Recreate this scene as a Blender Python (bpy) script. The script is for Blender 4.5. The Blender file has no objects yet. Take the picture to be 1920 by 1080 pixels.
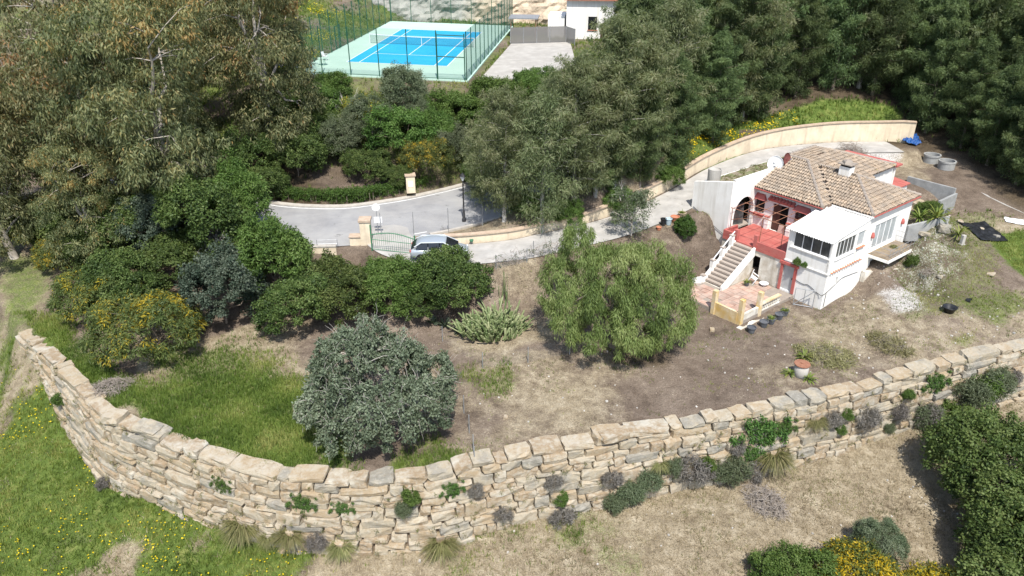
import bpy, math, random
import numpy as np
from mathutils import Vector, Matrix

S = bpy.context.scene
COL = S.collection
R = math.radians
rng = np.random.default_rng(7)
random.seed(7)

# ------------------------------------------------------------------ camera, sky, sun, exposure
CAM_H, PITCH, FPX = 26.0, R(27.0), 1420.0
cam = bpy.data.cameras.new('camera'); cam.sensor_width = 36.0; cam.lens = FPX / 1920 * 36
cam.clip_start = 0.5; cam.clip_end = 3000
camo = bpy.data.objects.new('camera', cam); COL.objects.link(camo)
camo.location = (0, 0, CAM_H); camo.rotation_euler = (R(90) - PITCH, 0, 0)
S.camera = camo

SUN_EL, SUN_AZ = R(58), R(171)          # the sun stands behind the drone, a little to the right; shadows fall away from it
w = bpy.data.worlds.new('World'); S.world = w; w.use_nodes = True
wn = w.node_tree.nodes; bg = wn['Background']
sky = wn.new('ShaderNodeTexSky'); sky.sky_type = 'NISHITA'; sky.sun_disc = False
sky.sun_elevation = SUN_EL; sky.sun_rotation = SUN_AZ; sky.air_density = 1.0; sky.dust_density = 1.2
w.node_tree.links.new(sky.outputs[0], bg.inputs[0]); bg.inputs[1].default_value = 0.15
sun = bpy.data.lights.new('sun', 'SUN'); sun.energy = 4.2; sun.angle = R(0.53); sun.color = (1.0, 0.955, 0.88)
suno = bpy.data.objects.new('sun', sun); COL.objects.link(suno)
sd = Vector((math.sin(SUN_AZ) * math.cos(SUN_EL), math.cos(SUN_AZ) * math.cos(SUN_EL), math.sin(SUN_EL)))
suno.rotation_euler = sd.to_track_quat('Z', 'Y').to_euler()
suno.location = (10, -40, 80)
S.view_settings.view_transform = 'Standard'; S.view_settings.look = 'None'
S.view_settings.exposure = 0.6; S.view_settings.gamma = 1.0
S.view_settings.use_curve_mapping = False
S.render.engine = 'CYCLES'
S.cycles.max_bounces = 6; S.cycles.transparent_max_bounces = 12
S.cycles.diffuse_bounces = 3; S.cycles.glossy_bounces = 2

# ------------------------------------------------------------------ survey: bearings read off the photograph -> points at a known height
_fw = np.array([0, math.cos(PITCH), -math.sin(PITCH)]); _up = np.array([0, math.sin(PITCH), math.cos(PITCH)])
def at(px, py, z):
    d = _fw + np.array([1, 0, 0]) * (px - 960) / FPX + _up * (540 - py) / FPX
    return np.array([0, 0, CAM_H]) + d * ((z - CAM_H) / d[2])
VH = R(51.5)
HA = at(1538, 578.7, 0.3); HA[2] = 0.0                    # front corner of the house
HV = np.array([math.sin(VH), math.cos(VH), 0]); HU = np.array([HV[1], -HV[0], 0])
def hp(u, v, z=0.0): return HA + HU * u + HV * v + np.array([0, 0, z])

# ------------------------------------------------------------------ materials
MATS = {}
def new_mat(name):
    m = bpy.data.materials.new(name); m.use_nodes = True
    nt = m.node_tree; b = nt.nodes['Principled BSDF']
    MATS[name] = m
    return m, nt, b
def ramp(nt, cols, fac=None, pos=None):
    r = nt.nodes.new('ShaderNodeValToRGB'); e = r.color_ramp.elements
    n = len(cols)
    while len(e) < n: e.new(0.5)
    for i, c in enumerate(cols):
        e[i].position = (pos[i] if pos else i / max(1, n - 1)); e[i].color = (c[0], c[1], c[2], 1)
    if fac is not None: nt.links.new(fac, r.inputs[0])
    return r
def noise(nt, scale, detail=6, rough=0.6, coord=None, dist=0.0):
    n = nt.nodes.new('ShaderNodeTexNoise'); n.inputs['Scale'].default_value = scale
    n.inputs['Detail'].default_value = detail; n.inputs['Roughness'].default_value = rough
    n.inputs['Distortion'].default_value = dist
    if coord is not None: nt.links.new(coord, n.inputs['Vector'])
    return n
def mixc(nt, a, b, fac, mode='MIX'):
    m = nt.nodes.new('ShaderNodeMix'); m.data_type = 'RGBA'; m.blend_type = mode
    for s, v in ((m.inputs[6], a), (m.inputs[7], b)):
        if hasattr(v, 'links'): nt.links.new(v, s)
        else: s.default_value = (v[0], v[1], v[2], 1)
    if hasattr(fac, 'links'): nt.links.new(fac, m.inputs[0])
    else: m.inputs[0].default_value = fac
    return m.outputs[2]
def math_n(nt, op, a, b=None, clamp=False):
    m = nt.nodes.new('ShaderNodeMath'); m.operation = op; m.use_clamp = clamp
    for i, v in enumerate((a, b)):
        if v is None: continue
        if hasattr(v, 'links'): nt.links.new(v, m.inputs[i])
        else: m.inputs[i].default_value = v
    return m.outputs[0]
def bump(nt, b, h, strength=0.4, dist=0.02):
    n = nt.nodes.new('ShaderNodeBump'); n.inputs['Strength'].default_value = strength; n.inputs['Distance'].default_value = dist
    nt.links.new(h, n.inputs['Height']); nt.links.new(n.outputs[0], b.inputs['Normal'])
def coords(nt, kind='Object'):
    return nt.nodes.new('ShaderNodeTexCoord').outputs[kind]
def posn(nt): return nt.nodes.new('ShaderNodeNewGeometry').outputs['Position']
def mat(name, cols, scale=3.0, rough=0.8, bumps=0.2, fine=None, dirt=None, metal=0.0, spec=0.3, per=None, dist=0.02, world=True, streak=None, speck=None):
    """base colours mixed by noise; optional dirt (colour, scale, amount); per = 'object' | 'island' random tint"""
    m, nt, b = new_mat(name)
    co = posn(nt) if world else coords(nt)
    n1 = noise(nt, scale, 4, 0.62, co)
    c = ramp(nt, cols, n1.outputs[0], None if len(cols) != 2 else [0.35, 0.65]).outputs[0]
    if per:
        if per == 'object': src = nt.nodes.new('ShaderNodeObjectInfo').outputs['Random']
        else: src = nt.nodes.new('ShaderNodeNewGeometry').outputs['Random Per Island']
        v = ramp(nt, [(0.70,) * 3, (1.2, 1.17, 1.13)], src).outputs[0]
        c = mixc(nt, c, v, 1.0, 'MULTIPLY')
    if dirt:
        n2 = noise(nt, dirt[1], 5, 0.7, co, 0.3)
        f = ramp(nt, [(0, 0, 0), (1, 1, 1)], n2.outputs[0], [0.5 - 0.12, 0.5 + 0.2]).outputs[0]
        f = math_n(nt, 'MULTIPLY', f, dirt[2])
        c = mixc(nt, c, dirt[0], f)
    if streak:
        mp = nt.nodes.new('ShaderNodeMapping'); mp.inputs['Scale'].default_value = (2.2, 2.2, 0.22); nt.links.new(co, mp.inputs[0])
        n4 = noise(nt, 1.0, 5, 0.65, mp.outputs[0]); f = ramp(nt, [(0, 0, 0), (1, 1, 1)], n4.outputs[0], [0.5, 0.72]).outputs[0]
        c = mixc(nt, c, streak[0], math_n(nt, 'MULTIPLY', f, streak[1]))
    if speck:
        n5 = noise(nt, speck[1], 4, 0.6, co); f = ramp(nt, [(0, 0, 0), (1, 1, 1)], n5.outputs[0], [speck[2], speck[2] + .05]).outputs[0]
        c = mixc(nt, c, speck[0], f)
    nt.links.new(c, b.inputs['Base Color'])
    b.inputs['Roughness'].default_value = rough; b.inputs['Metallic'].default_value = metal
    b.inputs['Specular IOR Level'].default_value = spec
    if bumps:
        n3 = noise(nt, fine or scale * 6, 3, 0.7, co); bump(nt, b, n3.outputs[0], bumps, dist)
    return m
def leaf_mat(name, cols, trans=0.3, pos=None, rough=0.55, hue=0.12):
    m, nt, b = new_mat(name)
    a = nt.nodes.new('ShaderNodeAttribute'); a.attribute_name = 'tint'
    c = ramp(nt, cols, a.outputs['Fac'], pos).outputs[0]
    oi = nt.nodes.new('ShaderNodeObjectInfo')
    hv = nt.nodes.new('ShaderNodeHueSaturation')
    nt.links.new(c, hv.inputs['Color'])
    v = math_n(nt, 'MULTIPLY_ADD', oi.outputs['Random'], hue * 2); nt.nodes[-1].inputs[2].default_value = 1 - hue
    nt.links.new(v, hv.inputs['Value'])
    h = math_n(nt, 'MULTIPLY_ADD', oi.outputs['Random'], 0.03); nt.nodes[-1].inputs[2].default_value = 0.485
    nt.links.new(h, hv.inputs['Hue'])
    c = hv.outputs[0]
    nt.links.new(c, b.inputs['Base Color']); b.inputs['Roughness'].default_value = rough; b.inputs['Specular IOR Level'].default_value = 0.25
    t = nt.nodes.new('ShaderNodeBsdfTranslucent')
    tc = mixc(nt, c, (1.25, 1.2, 0.55), 0.9, 'MULTIPLY'); nt.links.new(tc, t.inputs[0])
    mx = nt.nodes.new('ShaderNodeMixShader'); mx.inputs[0].default_value = trans
    nt.links.new(b.outputs[0], mx.inputs[1]); nt.links.new(t.outputs[0], mx.inputs[2])
    nt.links.new(mx.outputs[0], nt.nodes['Material Output'].inputs[0])
    return m
def veil_mat(name, col, cover):
    """wire mesh or shade net: part of the light passes"""
    m, nt, b = new_mat(name)
    b.inputs['Base Color'].default_value = (*col, 1); b.inputs['Roughness'].default_value = 0.7
    t = nt.nodes.new('ShaderNodeBsdfTransparent'); mx = nt.nodes.new('ShaderNodeMixShader'); mx.inputs[0].default_value = cover
    nt.links.new(t.outputs[0], mx.inputs[1]); nt.links.new(b.outputs[0], mx.inputs[2])
    nt.links.new(mx.outputs[0], nt.nodes['Material Output'].inputs[0])
    return m

# ------------------------------------------------------------------ mesh helpers
def setp(o, label=None, cat=None, group=None, kind=None):
    if label: o['label'] = label
    if cat: o['category'] = cat
    if group: o['group'] = group
    if kind: o['kind'] = kind
    return o
def link(name, me, parent=None, m=None):
    o = bpy.data.objects.new(name, me); COL.objects.link(o)
    if parent is not None: o.parent = parent
    if m is not None and me is not None and not me.materials: me.materials.append(MATS[m] if isinstance(m, str) else m)
    return o
def empty(name, loc=(0, 0, 0), rz=0.0, **k):
    o = bpy.data.objects.new(name, None); COL.objects.link(o); o.empty_display_size = 0.3
    o.location = [float(c) for c in loc]; o.rotation_euler = (0, 0, rz)
    return setp(o, **k)
def copy_tree(o, parent=None):
    c = o.copy(); COL.objects.link(c)
    if parent is not None: c.parent = parent
    for ch in list(o.children): copy_tree(ch, c)
    return c
def np_mesh(name, V, F, tint=None, smooth=False):
    """V (n,3), F (m,k) with constant k"""
    me = bpy.data.meshes.new(name); V = np.asarray(V, np.float32); F = np.asarray(F, np.int32); k = F.shape[1]
    me.vertices.add(len(V)); me.vertices.foreach_set('co', V.ravel())
    me.loops.add(F.size); me.loops.foreach_set('vertex_index', F.ravel())
    me.polygons.add(len(F)); me.polygons.foreach_set('loop_start', np.arange(0, F.size, k, dtype=np.int32))
    me.polygons.foreach_set('loop_total', np.full(len(F), k, np.int32))
    me.polygons.foreach_set('use_smooth', np.full(len(F), bool(smooth)))
    me.update(calc_edges=True)
    if tint is not None:
        a = me.attributes.new('tint', 'FLOAT', 'FACE'); a.data.foreach_set('value', np.asarray(tint, np.float32))
    return me
class MB:
    def __init__(s): s.v = []; s.f = []
    def add(s, V, F):
        o = len(s.v); s.v += [tuple(float(c) for c in p) for p in V]; s.f += [tuple(i + o for i in q) for q in F]; return s
    def box(s, x0, x1, y0, y1, z0, z1):
        return s.add([(x0, y0, z0), (x1, y0, z0), (x1, y1, z0), (x0, y1, z0), (x0, y0, z1), (x1, y0, z1), (x1, y1, z1), (x0, y1, z1)],
                     [(3, 2, 1, 0), (4, 5, 6, 7), (0, 1, 5, 4), (1, 2, 6, 5), (2, 3, 7, 6), (3, 0, 4, 7)])
    def hexa(s, bot, top):
        return s.add(list(bot) + list(top), [(3, 2, 1, 0), (4, 5, 6, 7), (0, 1, 5, 4), (1, 2, 6, 5), (2, 3, 7, 6), (3, 0, 4, 7)])
    def bar(s, a, b, wd, h, up=(0, 0, 1)):
        a = Vector(a); b = Vector(b); d = (b - a).normalized(); u = Vector(up)
        if abs(d.dot(u)) > 0.98: u = Vector((0, 1, 0))
        sd_ = d.cross(u).normalized() * wd / 2; u = sd_.cross(d).normalized() * h / 2
        return s.hexa([a - sd_ - u, a + sd_ - u, b + sd_ - u, b - sd_ - u], [a - sd_ + u, a + sd_ + u, b + sd_ + u, b - sd_ + u])
    def prism(s, poly, z0, z1):
        n = len(poly)
        g = (lambda z, p: z(p[0], p[1]) if callable(z) else z)
        return s.add([(p[0], p[1], g(z0, p)) for p in poly] + [(p[0], p[1], g(z1, p)) for p in poly],
                     [tuple(range(n - 1, -1, -1)), tuple(range(n, 2 * n))] + [(i, (i + 1) % n, n + (i + 1) % n, n + i) for i in range(n)])
    def lathe(s, prof, n=16, c=(0, 0, 0), sx=1.0, sy=1.0, cap=True):
        V = []; F = []
        for r, z in prof:
            for i in range(n):
                t = 2 * math.pi * i / n; V.append((c[0] + r * math.cos(t) * sx, c[1] + r * math.sin(t) * sy, c[2] + z))
        for k in range(len(prof) - 1):
            for i in range(n):
                j = (i + 1) % n; F.append((k * n + i, k * n + j, (k + 1) * n + j, (k + 1) * n + i))
        if cap and prof[0][0] > 1e-4: F.append(tuple(range(n - 1, -1, -1)))
        if cap and prof[-1][0] > 1e-4: F.append(tuple((len(prof) - 1) * n + i for i in range(n)))
        return s.add(V, F)
    def tube(s, pts, rad, n=6):
        P = [Vector([float(c) for c in p]) for p in pts]; m = len(P); rr = rad if hasattr(rad, '__len__') else [rad] * m
        V = []; F = []
        for i in range(m):
            d = (P[min(i + 1, m - 1)] - P[max(i - 1, 0)]).normalized()
            u = Vector((0, 0, 1)) if abs(d.z) < 0.9 else Vector((1, 0, 0))
            a = d.cross(u).normalized(); b = d.cross(a)
            for k in range(n):
                t = 2 * math.pi * k / n; V.append(P[i] + (a * math.cos(t) + b * math.sin(t)) * rr[i])
        for i in range(m - 1):
            for k in range(n):
                j = (k + 1) % n; F.append((i * n + k, i * n + j, (i + 1) * n + j, (i + 1) * n + k))
        F.append(tuple(range(n))); F.append(tuple((m - 1) * n + k for k in range(n - 1, -1, -1)))
        return s.add(V, F)
    def mesh(s, name, smooth=False):
        me = bpy.data.meshes.new(name); me.from_pydata(s.v, [], s.f); me.update()
        if smooth: me.polygons.foreach_set('use_smooth', np.ones(len(me.polygons), bool))
        return me
    def build(s, name, m, parent=None, smooth=False, **k):
        o = link(name, s.mesh(name, smooth), parent, m)
        if k: setp(o, **k)
        return o
def bevel(o, wd=0.01, seg=2):
    b = o.modifiers.new('bevel', 'BEVEL'); b.width = wd; b.segments = seg; b.limit_method = 'ANGLE'; return o

# ------------------------------------------------------------------ numpy value noise for the terrain
_perm = rng.random((256, 256))
def vnoise(x, y, sc):
    x = np.asarray(x) / sc + 71.3; y = np.asarray(y) / sc + 33.7
    xi = np.floor(x).astype(int); yi = np.floor(y).astype(int); fx = x - xi; fy = y - yi
    fx = fx * fx * (3 - 2 * fx); fy = fy * fy * (3 - 2 * fy); g = lambda a, b: _perm[a % 256, b % 256]
    return (g(xi, yi) * (1 - fx) + g(xi + 1, yi) * fx) * (1 - fy) + (g(xi, yi + 1) * (1 - fx) + g(xi + 1, yi + 1) * fx) * fy
def fbm(x, y, sc, o=4):
    t = 0; a = 1; s = 0
    for i in range(o): t = t + a * vnoise(x + 17 * i, y - 9 * i, sc / 2 ** i); s += a; a *= 0.55
    return t / s
def sstep(a, b, x):
    t = np.clip((x - a) / (b - a), 0, 1); return t * t * (3 - 2 * t)
def catmull(P, n=10):
    P = np.asarray(P, float); Q = np.vstack([2 * P[0] - P[1], P, 2 * P[-1] - P[-2]]); out = []
    for i in range(1, len(Q) - 2):
        for t in np.linspace(0, 1, n, endpoint=False):
            a, b, c, d = Q[i - 1], Q[i], Q[i + 1], Q[i + 2]
            out.append(0.5 * ((2 * b) + (-a + c) * t + (2 * a - 5 * b + 4 * c - d) * t * t + (-a + 3 * b - 3 * c + d) * t ** 3))
    out.append(P[-1]); return np.array(out)
def near_line(x, y, L):
    """signed distance (left of the run is +), parameter z and arc length on a polyline L (n,>=2)"""
    x = np.asarray(x, float).ravel(); y = np.asarray(y, float).ravel()
    A = L[:-1, :2]; D = L[1:, :2] - A; l2 = (D ** 2).sum(1); acc = np.concatenate([[0], np.cumsum(np.sqrt(l2))])
    best = np.full(len(x), 1e9); sgn = np.ones(len(x)); arc = np.zeros(len(x)); zz = np.zeros(len(x))
    for i in range(len(A)):
        px = x - A[i, 0]; py = y - A[i, 1]; t = np.clip((px * D[i, 0] + py * D[i, 1]) / l2[i], 0, 1)
        ex = px - t * D[i, 0]; ey = py - t * D[i, 1]; d = np.hypot(ex, ey); m = d < best
        best = np.where(m, d, best); cr = D[i, 0] * py - D[i, 1] * px
        sgn = np.where(m, np.where(cr >= 0, 1.0, -1.0), sgn); arc = np.where(m, acc[i] + t * math.sqrt(l2[i]), arc)
        if L.shape[1] > 2: zz = np.where(m, L[i, 2] + t * (L[i + 1, 2] - L[i, 2]), zz)
    return best * sgn, zz, arc
def in_poly(x, y, poly):
    x = np.asarray(x); y = np.asarray(y); c = np.zeros(x.shape, bool); n = len(poly)
    for i in range(n):
        x0, y0 = poly[i][:2]; x1, y1 = poly[(i + 1) % n][:2]
        if y0 == y1: continue
        c ^= ((y0 > y) != (y1 > y)) & (x < (x1 - x0) * (y - y0) / (y1 - y0) + x0)
    return c
def poly_dist(x, y, poly):
    """+ inside, - outside"""
    P = np.array([p[:2] for p in poly] + [poly[0][:2]], float)
    d, _, _ = near_line(x, y, P); d = np.abs(d).reshape(np.shape(x)); return np.where(in_poly(x, y, poly), d, -d)
# ------------------------------------------------------------------ material list
mat('asphalt', [(0.235, 0.235, 0.24), (0.31, 0.31, 0.31)], 0.5, 0.9, 0.25, 30, ((0.38, 0.37, 0.35), 0.35, 0.6), speck=((0.17, 0.165, 0.16), 0.8, 0.66))
mat('drive', [(0.36, 0.35, 0.33), (0.46, 0.44, 0.41)], 0.7, 0.9, 0.25, 24, ((0.28, 0.265, 0.24), 0.9, 0.7), speck=((0.22, 0.20, 0.17), 1.1, 0.67))
mat('concrete', [(0.36, 0.34, 0.31), (0.46, 0.44, 0.40)], 0.8, 0.9, 0.25, 20, ((0.28, 0.26, 0.23), 1.1, 0.5))
mat('kerb', [(0.38, 0.35, 0.31), (0.5, 0.47, 0.42)], 2, 0.9, 0.3, 14)
mat('paint', [(0.72, 0.72, 0.70), (0.8, 0.8, 0.78)], 4, 0.7, 0.05, 20, ((0.35, 0.35, 0.34), 3.0, 0.55))
mat('beige_wall', [(0.68, 0.58, 0.42), (0.74, 0.64, 0.48)], 0.7, 0.9, 0.15, 16, ((0.46, 0.38, 0.28), 0.9, 0.6), streak=((0.34, 0.27, 0.20), 0.5))
mat('beige_cap', [(0.40, 0.30, 0.22), (0.5, 0.40, 0.30)], 3, 0.9, 0.2, 14)
mat('white_wall', [(0.77, 0.76, 0.73), (0.83, 0.82, 0.79)], 0.9, 0.9, 0.12, 12, ((0.66, 0.63, 0.57), 0.8, 0.5), streak=((0.50, 0.46, 0.39), 0.5))
mat('stained_wall', [(0.55, 0.52, 0.45), (0.72, 0.70, 0.64)], 1.6, 0.9, 0.25, 12, ((0.36, 0.30, 0.22), 1.5, 0.75), streak=((0.25, 0.21, 0.16), 0.6))
mat('ochre_wall', [(0.55, 0.36, 0.10), (0.68, 0.60, 0.45)], 1.2, 0.9, 0.25, 12, ((0.45, 0.36, 0.25), 1.5, 0.6))
mat('red_paint', [(0.36, 0.075, 0.065), (0.44, 0.11, 0.095)], 1.2, 0.8, 0.12, 12, ((0.46, 0.20, 0.17), 0.9, 0.6))
mat('red_floor', [(0.40, 0.10, 0.085), (0.47, 0.15, 0.125)], 1.0, 0.85, 0.1, 12, ((0.30, 0.11, 0.09), 1.2, 0.6))
mat('tile', [(0.33, 0.255, 0.185), (0.43, 0.35, 0.265)], 2.0, 0.9, 0.3, 16, ((0.23, 0.20, 0.17), 1.0, 0.65), per='island', speck=((0.42, 0.34, 0.08), 2.3, 0.70))
mat('roof_base', [(0.16, 0.11, 0.085), (0.22, 0.16, 0.12)], 3, 0.95, 0.2)
mat('mortar', [(0.26, 0.22, 0.19), (0.36, 0.31, 0.26)], 3, 0.95, 0.3, 12, ((0.2, 0.18, 0.15), 1.5, 0.6))
mat('sheet_roof', [(0.76, 0.76, 0.75), (0.80, 0.80, 0.79)], 1.0, 0.6, 0.05, 12, ((0.52, 0.50, 0.46), 0.9, 0.6), streak=((0.55, 0.53, 0.49), 0.3))
mat('old_boards', [(0.17, 0.14, 0.11), (0.26, 0.21, 0.165)], 2.5, 0.95, 0.3, 14, ((0.30, 0.22, 0.10), 1.2, 0.6))
mat('steps', [(0.34, 0.29, 0.245), (0.45, 0.39, 0.335)], 2.5, 0.9, 0.3, 14, ((0.22, 0.18, 0.15), 2.5, 0.5))
mat('paving', [(0.36, 0.22, 0.17), (0.44, 0.30, 0.24)], 2.5, 0.9, 0.2, 16, ((0.46, 0.40, 0.34), 1.2, 0.7), per='object')
mat('rust', [(0.23, 0.10, 0.06), (0.32, 0.16, 0.10)], 6, 0.8, 0.2)
mat('grey_metal', [(0.30, 0.31, 0.32), (0.40, 0.41, 0.42)], 5, 0.5, 0.05, metal=0.5)
mat('dark_metal', [(0.02, 0.02, 0.022), (0.035, 0.035, 0.038)], 5, 0.5, 0.05)
mat('green_metal', [(0.015, 0.075, 0.045), (0.025, 0.10, 0.06)], 5, 0.6, 0.05)
mat('gate_green', [(0.05, 0.16, 0.09), (0.08, 0.22, 0.12)], 5, 0.6, 0.05)
mat('white_metal', [(0.72, 0.72, 0.72), (0.78, 0.78, 0.78)], 5, 0.5, 0.0)
mat('door_grey', [(0.36, 0.37, 0.37), (0.46, 0.47, 0.47)], 1.5, 0.6, 0.1)
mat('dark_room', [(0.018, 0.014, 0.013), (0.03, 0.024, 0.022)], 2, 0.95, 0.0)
mat('wood_dark', [(0.06, 0.03, 0.022), (0.10, 0.05, 0.035)], 4, 0.7, 0.1)
mat('pale_board', [(0.55, 0.42, 0.35), (0.62, 0.50, 0.42)], 4, 0.8, 0.1)
mat('black_plastic', [(0.012, 0.013, 0.015), (0.03, 0.031, 0.034)], 3, 0.35, 0.4, 5)
mat('grey_plastic', [(0.07, 0.075, 0.085), (0.12, 0.125, 0.135)], 3, 0.6, 0.1)
mat('blue_tarp', [(0.008, 0.05, 0.20), (0.015, 0.09, 0.28)], 3, 0.5, 0.5, 5)
mat('terracotta', [(0.40, 0.16, 0.09), (0.50, 0.22, 0.13)], 4, 0.85, 0.1)
mat('white_plastic', [(0.70, 0.71, 0.72), (0.76, 0.77, 0.78)], 4, 0.5, 0.05)
mat('pale_blue', [(0.35, 0.45, 0.50), (0.45, 0.55, 0.60)], 4, 0.5, 0.05)
mat('bark', [(0.12, 0.095, 0.075), (0.22, 0.18, 0.145)], 4, 0.95, 0.5, 14)
mat('bark_pale', [(0.28, 0.25, 0.21), (0.42, 0.38, 0.33)], 3, 0.9, 0.4, 12)
mat('bark_grey', [(0.30, 0.28, 0.25), (0.42, 0.40, 0.36)], 4, 0.9, 0.3, 14)
mat('dead_twig', [(0.20, 0.17, 0.145), (0.32, 0.28, 0.24)], 4, 0.95, 0.2)
mat('car_paint', [(0.40, 0.44, 0.47), (0.42, 0.46, 0.49)], 1, 0.28, 0.0, metal=0.35, spec=0.5)
mat('car_white', [(0.62, 0.66, 0.68), (0.64, 0.68, 0.70)], 1, 0.28, 0.0, spec=0.5)
mat('glass_dark', [(0.012, 0.014, 0.017), (0.02, 0.022, 0.026)], 1, 0.08, 0.0, spec=0.6)
mat('glass_grey', [(0.035, 0.04, 0.042), (0.09, 0.095, 0.095)], 1.2, 0.15, 0.0, spec=0.6)
mat('glass_pale', [(0.30, 0.33, 0.34), (0.42, 0.45, 0.46)], 1.0, 0.2, 0.0, spec=0.5)
mat('tyre', [(0.015, 0.015, 0.016), (0.025, 0.025, 0.026)], 5, 0.9, 0.1)
mat('lamp_glass', [(0.55, 0.57, 0.58), (0.7, 0.72, 0.73)], 3, 0.2, 0.0)
mat('court_green', [(0.40, 0.56, 0.47), (0.44, 0.60, 0.51)], 0.25, 0.85, 0.08, 30, ((0.36, 0.50, 0.42), 0.3, 0.4))
mat('court_blue', [(0.010, 0.33, 0.60), (0.022, 0.39, 0.66)], 0.25, 0.8, 0.08, 30, ((0.03, 0.42, 0.66), 0.8, 0.5))
mat('line_white', [(0.76, 0.77, 0.77), (0.8, 0.8, 0.8)], 2, 0.8, 0.0)
mat('far_roof', [(0.42, 0.14, 0.09), (0.52, 0.22, 0.15)], 2, 0.9, 0.2)
mat('brown_dish', [(0.13, 0.04, 0.035), (0.17, 0.06, 0.05)], 3, 0.6, 0.1)
mat('grey_block', [(0.28, 0.285, 0.28), (0.36, 0.365, 0.355)], 2, 0.9, 0.2, 14, ((0.2, 0.2, 0.19), 1.5, 0.6))
mat('earth_core', [(0.13, 0.10, 0.075), (0.20, 0.155, 0.115)], 2, 1.0, 0.4, 8)
veil_mat('wire_green', (0.03, 0.12, 0.07), 0.24)
veil_mat('wire_grey', (0.30, 0.30, 0.31), 0.18)
veil_mat('net_screen', (0.02, 0.12, 0.09), 0.50)
veil_mat('net_grey', (0.17, 0.165, 0.16), 0.88)
veil_mat('net_tennis', (0.03, 0.05, 0.07), 0.30)

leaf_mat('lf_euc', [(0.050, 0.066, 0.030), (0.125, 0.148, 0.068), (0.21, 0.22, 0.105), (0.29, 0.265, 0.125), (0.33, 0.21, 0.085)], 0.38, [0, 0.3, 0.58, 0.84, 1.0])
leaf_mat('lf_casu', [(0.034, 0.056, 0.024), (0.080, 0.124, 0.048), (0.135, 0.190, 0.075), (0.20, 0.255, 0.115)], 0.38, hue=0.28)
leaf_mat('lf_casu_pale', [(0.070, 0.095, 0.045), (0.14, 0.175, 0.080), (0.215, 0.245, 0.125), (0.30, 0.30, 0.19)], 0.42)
leaf_mat('lf_litter', [(0.09, 0.065, 0.045), (0.16, 0.12, 0.085), (0.26, 0.21, 0.15), (0.40, 0.34, 0.26)], 0.1, hue=0.0)
leaf_mat('lf_pepper', [(0.055, 0.080, 0.024), (0.13, 0.172, 0.050), (0.21, 0.255, 0.086), (0.29, 0.315, 0.13)], 0.4)
leaf_mat('lf_carob', [(0.062, 0.085, 0.052), (0.115, 0.148, 0.092), (0.17, 0.21, 0.138), (0.25, 0.28, 0.20)], 0.25)
leaf_mat('lf_lentisk', [(0.028, 0.048, 0.014), (0.060, 0.096, 0.025), (0.105, 0.150, 0.040), (0.16, 0.20, 0.065)], 0.33)
leaf_mat('lf_bluegreen', [(0.026, 0.044, 0.030), (0.050, 0.078, 0.052), (0.085, 0.115, 0.078), (0.13, 0.16, 0.115)], 0.2)
leaf_mat('lf_bright', [(0.036, 0.072, 0.016), (0.070, 0.128, 0.026), (0.115, 0.185, 0.042), (0.165, 0.235, 0.07)], 0.35)
leaf_mat('lf_olive', [(0.050, 0.070, 0.036), (0.090, 0.118, 0.060), (0.135, 0.165, 0.092), (0.20, 0.22, 0.145)], 0.25)
leaf_mat('lf_mimosa', [(0.045, 0.070, 0.020), (0.085, 0.118, 0.034), (0.135, 0.165, 0.048), (0.36, 0.28, 0.03), (0.55, 0.40, 0.03)], 0.3, [0, 0.3, 0.62, 0.76, 1.0])
leaf_mat('lf_mimosa_full', [(0.04, 0.068, 0.02), (0.085, 0.12, 0.03), (0.15, 0.17, 0.035), (0.44, 0.33, 0.018), (0.60, 0.44, 0.02)], 0.3, [0, 0.25, 0.45, 0.62, 1.0])
leaf_mat('lf_hedge', [(0.028, 0.065, 0.014), (0.05, 0.11, 0.022), (0.08, 0.155, 0.03), (0.11, 0.19, 0.045)], 0.3)
leaf_mat('lf_cactus', [(0.07, 0.10, 0.035), (0.12, 0.16, 0.06), (0.19, 0.22, 0.10), (0.27, 0.28, 0.15)], 0.1)
leaf_mat('lf_greyshrub', [(0.075, 0.07, 0.06), (0.13, 0.12, 0.105), (0.19, 0.175, 0.16), (0.25, 0.23, 0.20)], 0.15)
leaf_mat('lf_ivy', [(0.025, 0.06, 0.014), (0.05, 0.105, 0.022), (0.09, 0.16, 0.036), (0.13, 0.20, 0.05)], 0.25)
leaf_mat('lf_grass', [(0.06, 0.10, 0.018), (0.12, 0.18, 0.032), (0.185, 0.24, 0.050), (0.31, 0.31, 0.105)], 0.35, hue=0.0)
leaf_mat('lf_straw', [(0.17, 0.14, 0.085), (0.26, 0.215, 0.135), (0.34, 0.285, 0.19), (0.43, 0.375, 0.27)], 0.3, hue=0.0)
leaf_mat('lf_tuft', [(0.085, 0.105, 0.035), (0.15, 0.165, 0.06), (0.22, 0.215, 0.09), (0.30, 0.27, 0.14)], 0.3)
leaf_mat('lf_flower', [(0.70, 0.55, 0.01), (0.80, 0.66, 0.015)], 0.3, hue=0.0)
leaf_mat('lf_cycad', [(0.06, 0.10, 0.02), (0.12, 0.18, 0.035), (0.22, 0.24, 0.06)], 0.25)
leaf_mat('lf_cut', [(0.13, 0.13, 0.055), (0.20, 0.19, 0.085), (0.28, 0.255, 0.13), (0.34, 0.30, 0.18)], 0.2)

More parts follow.
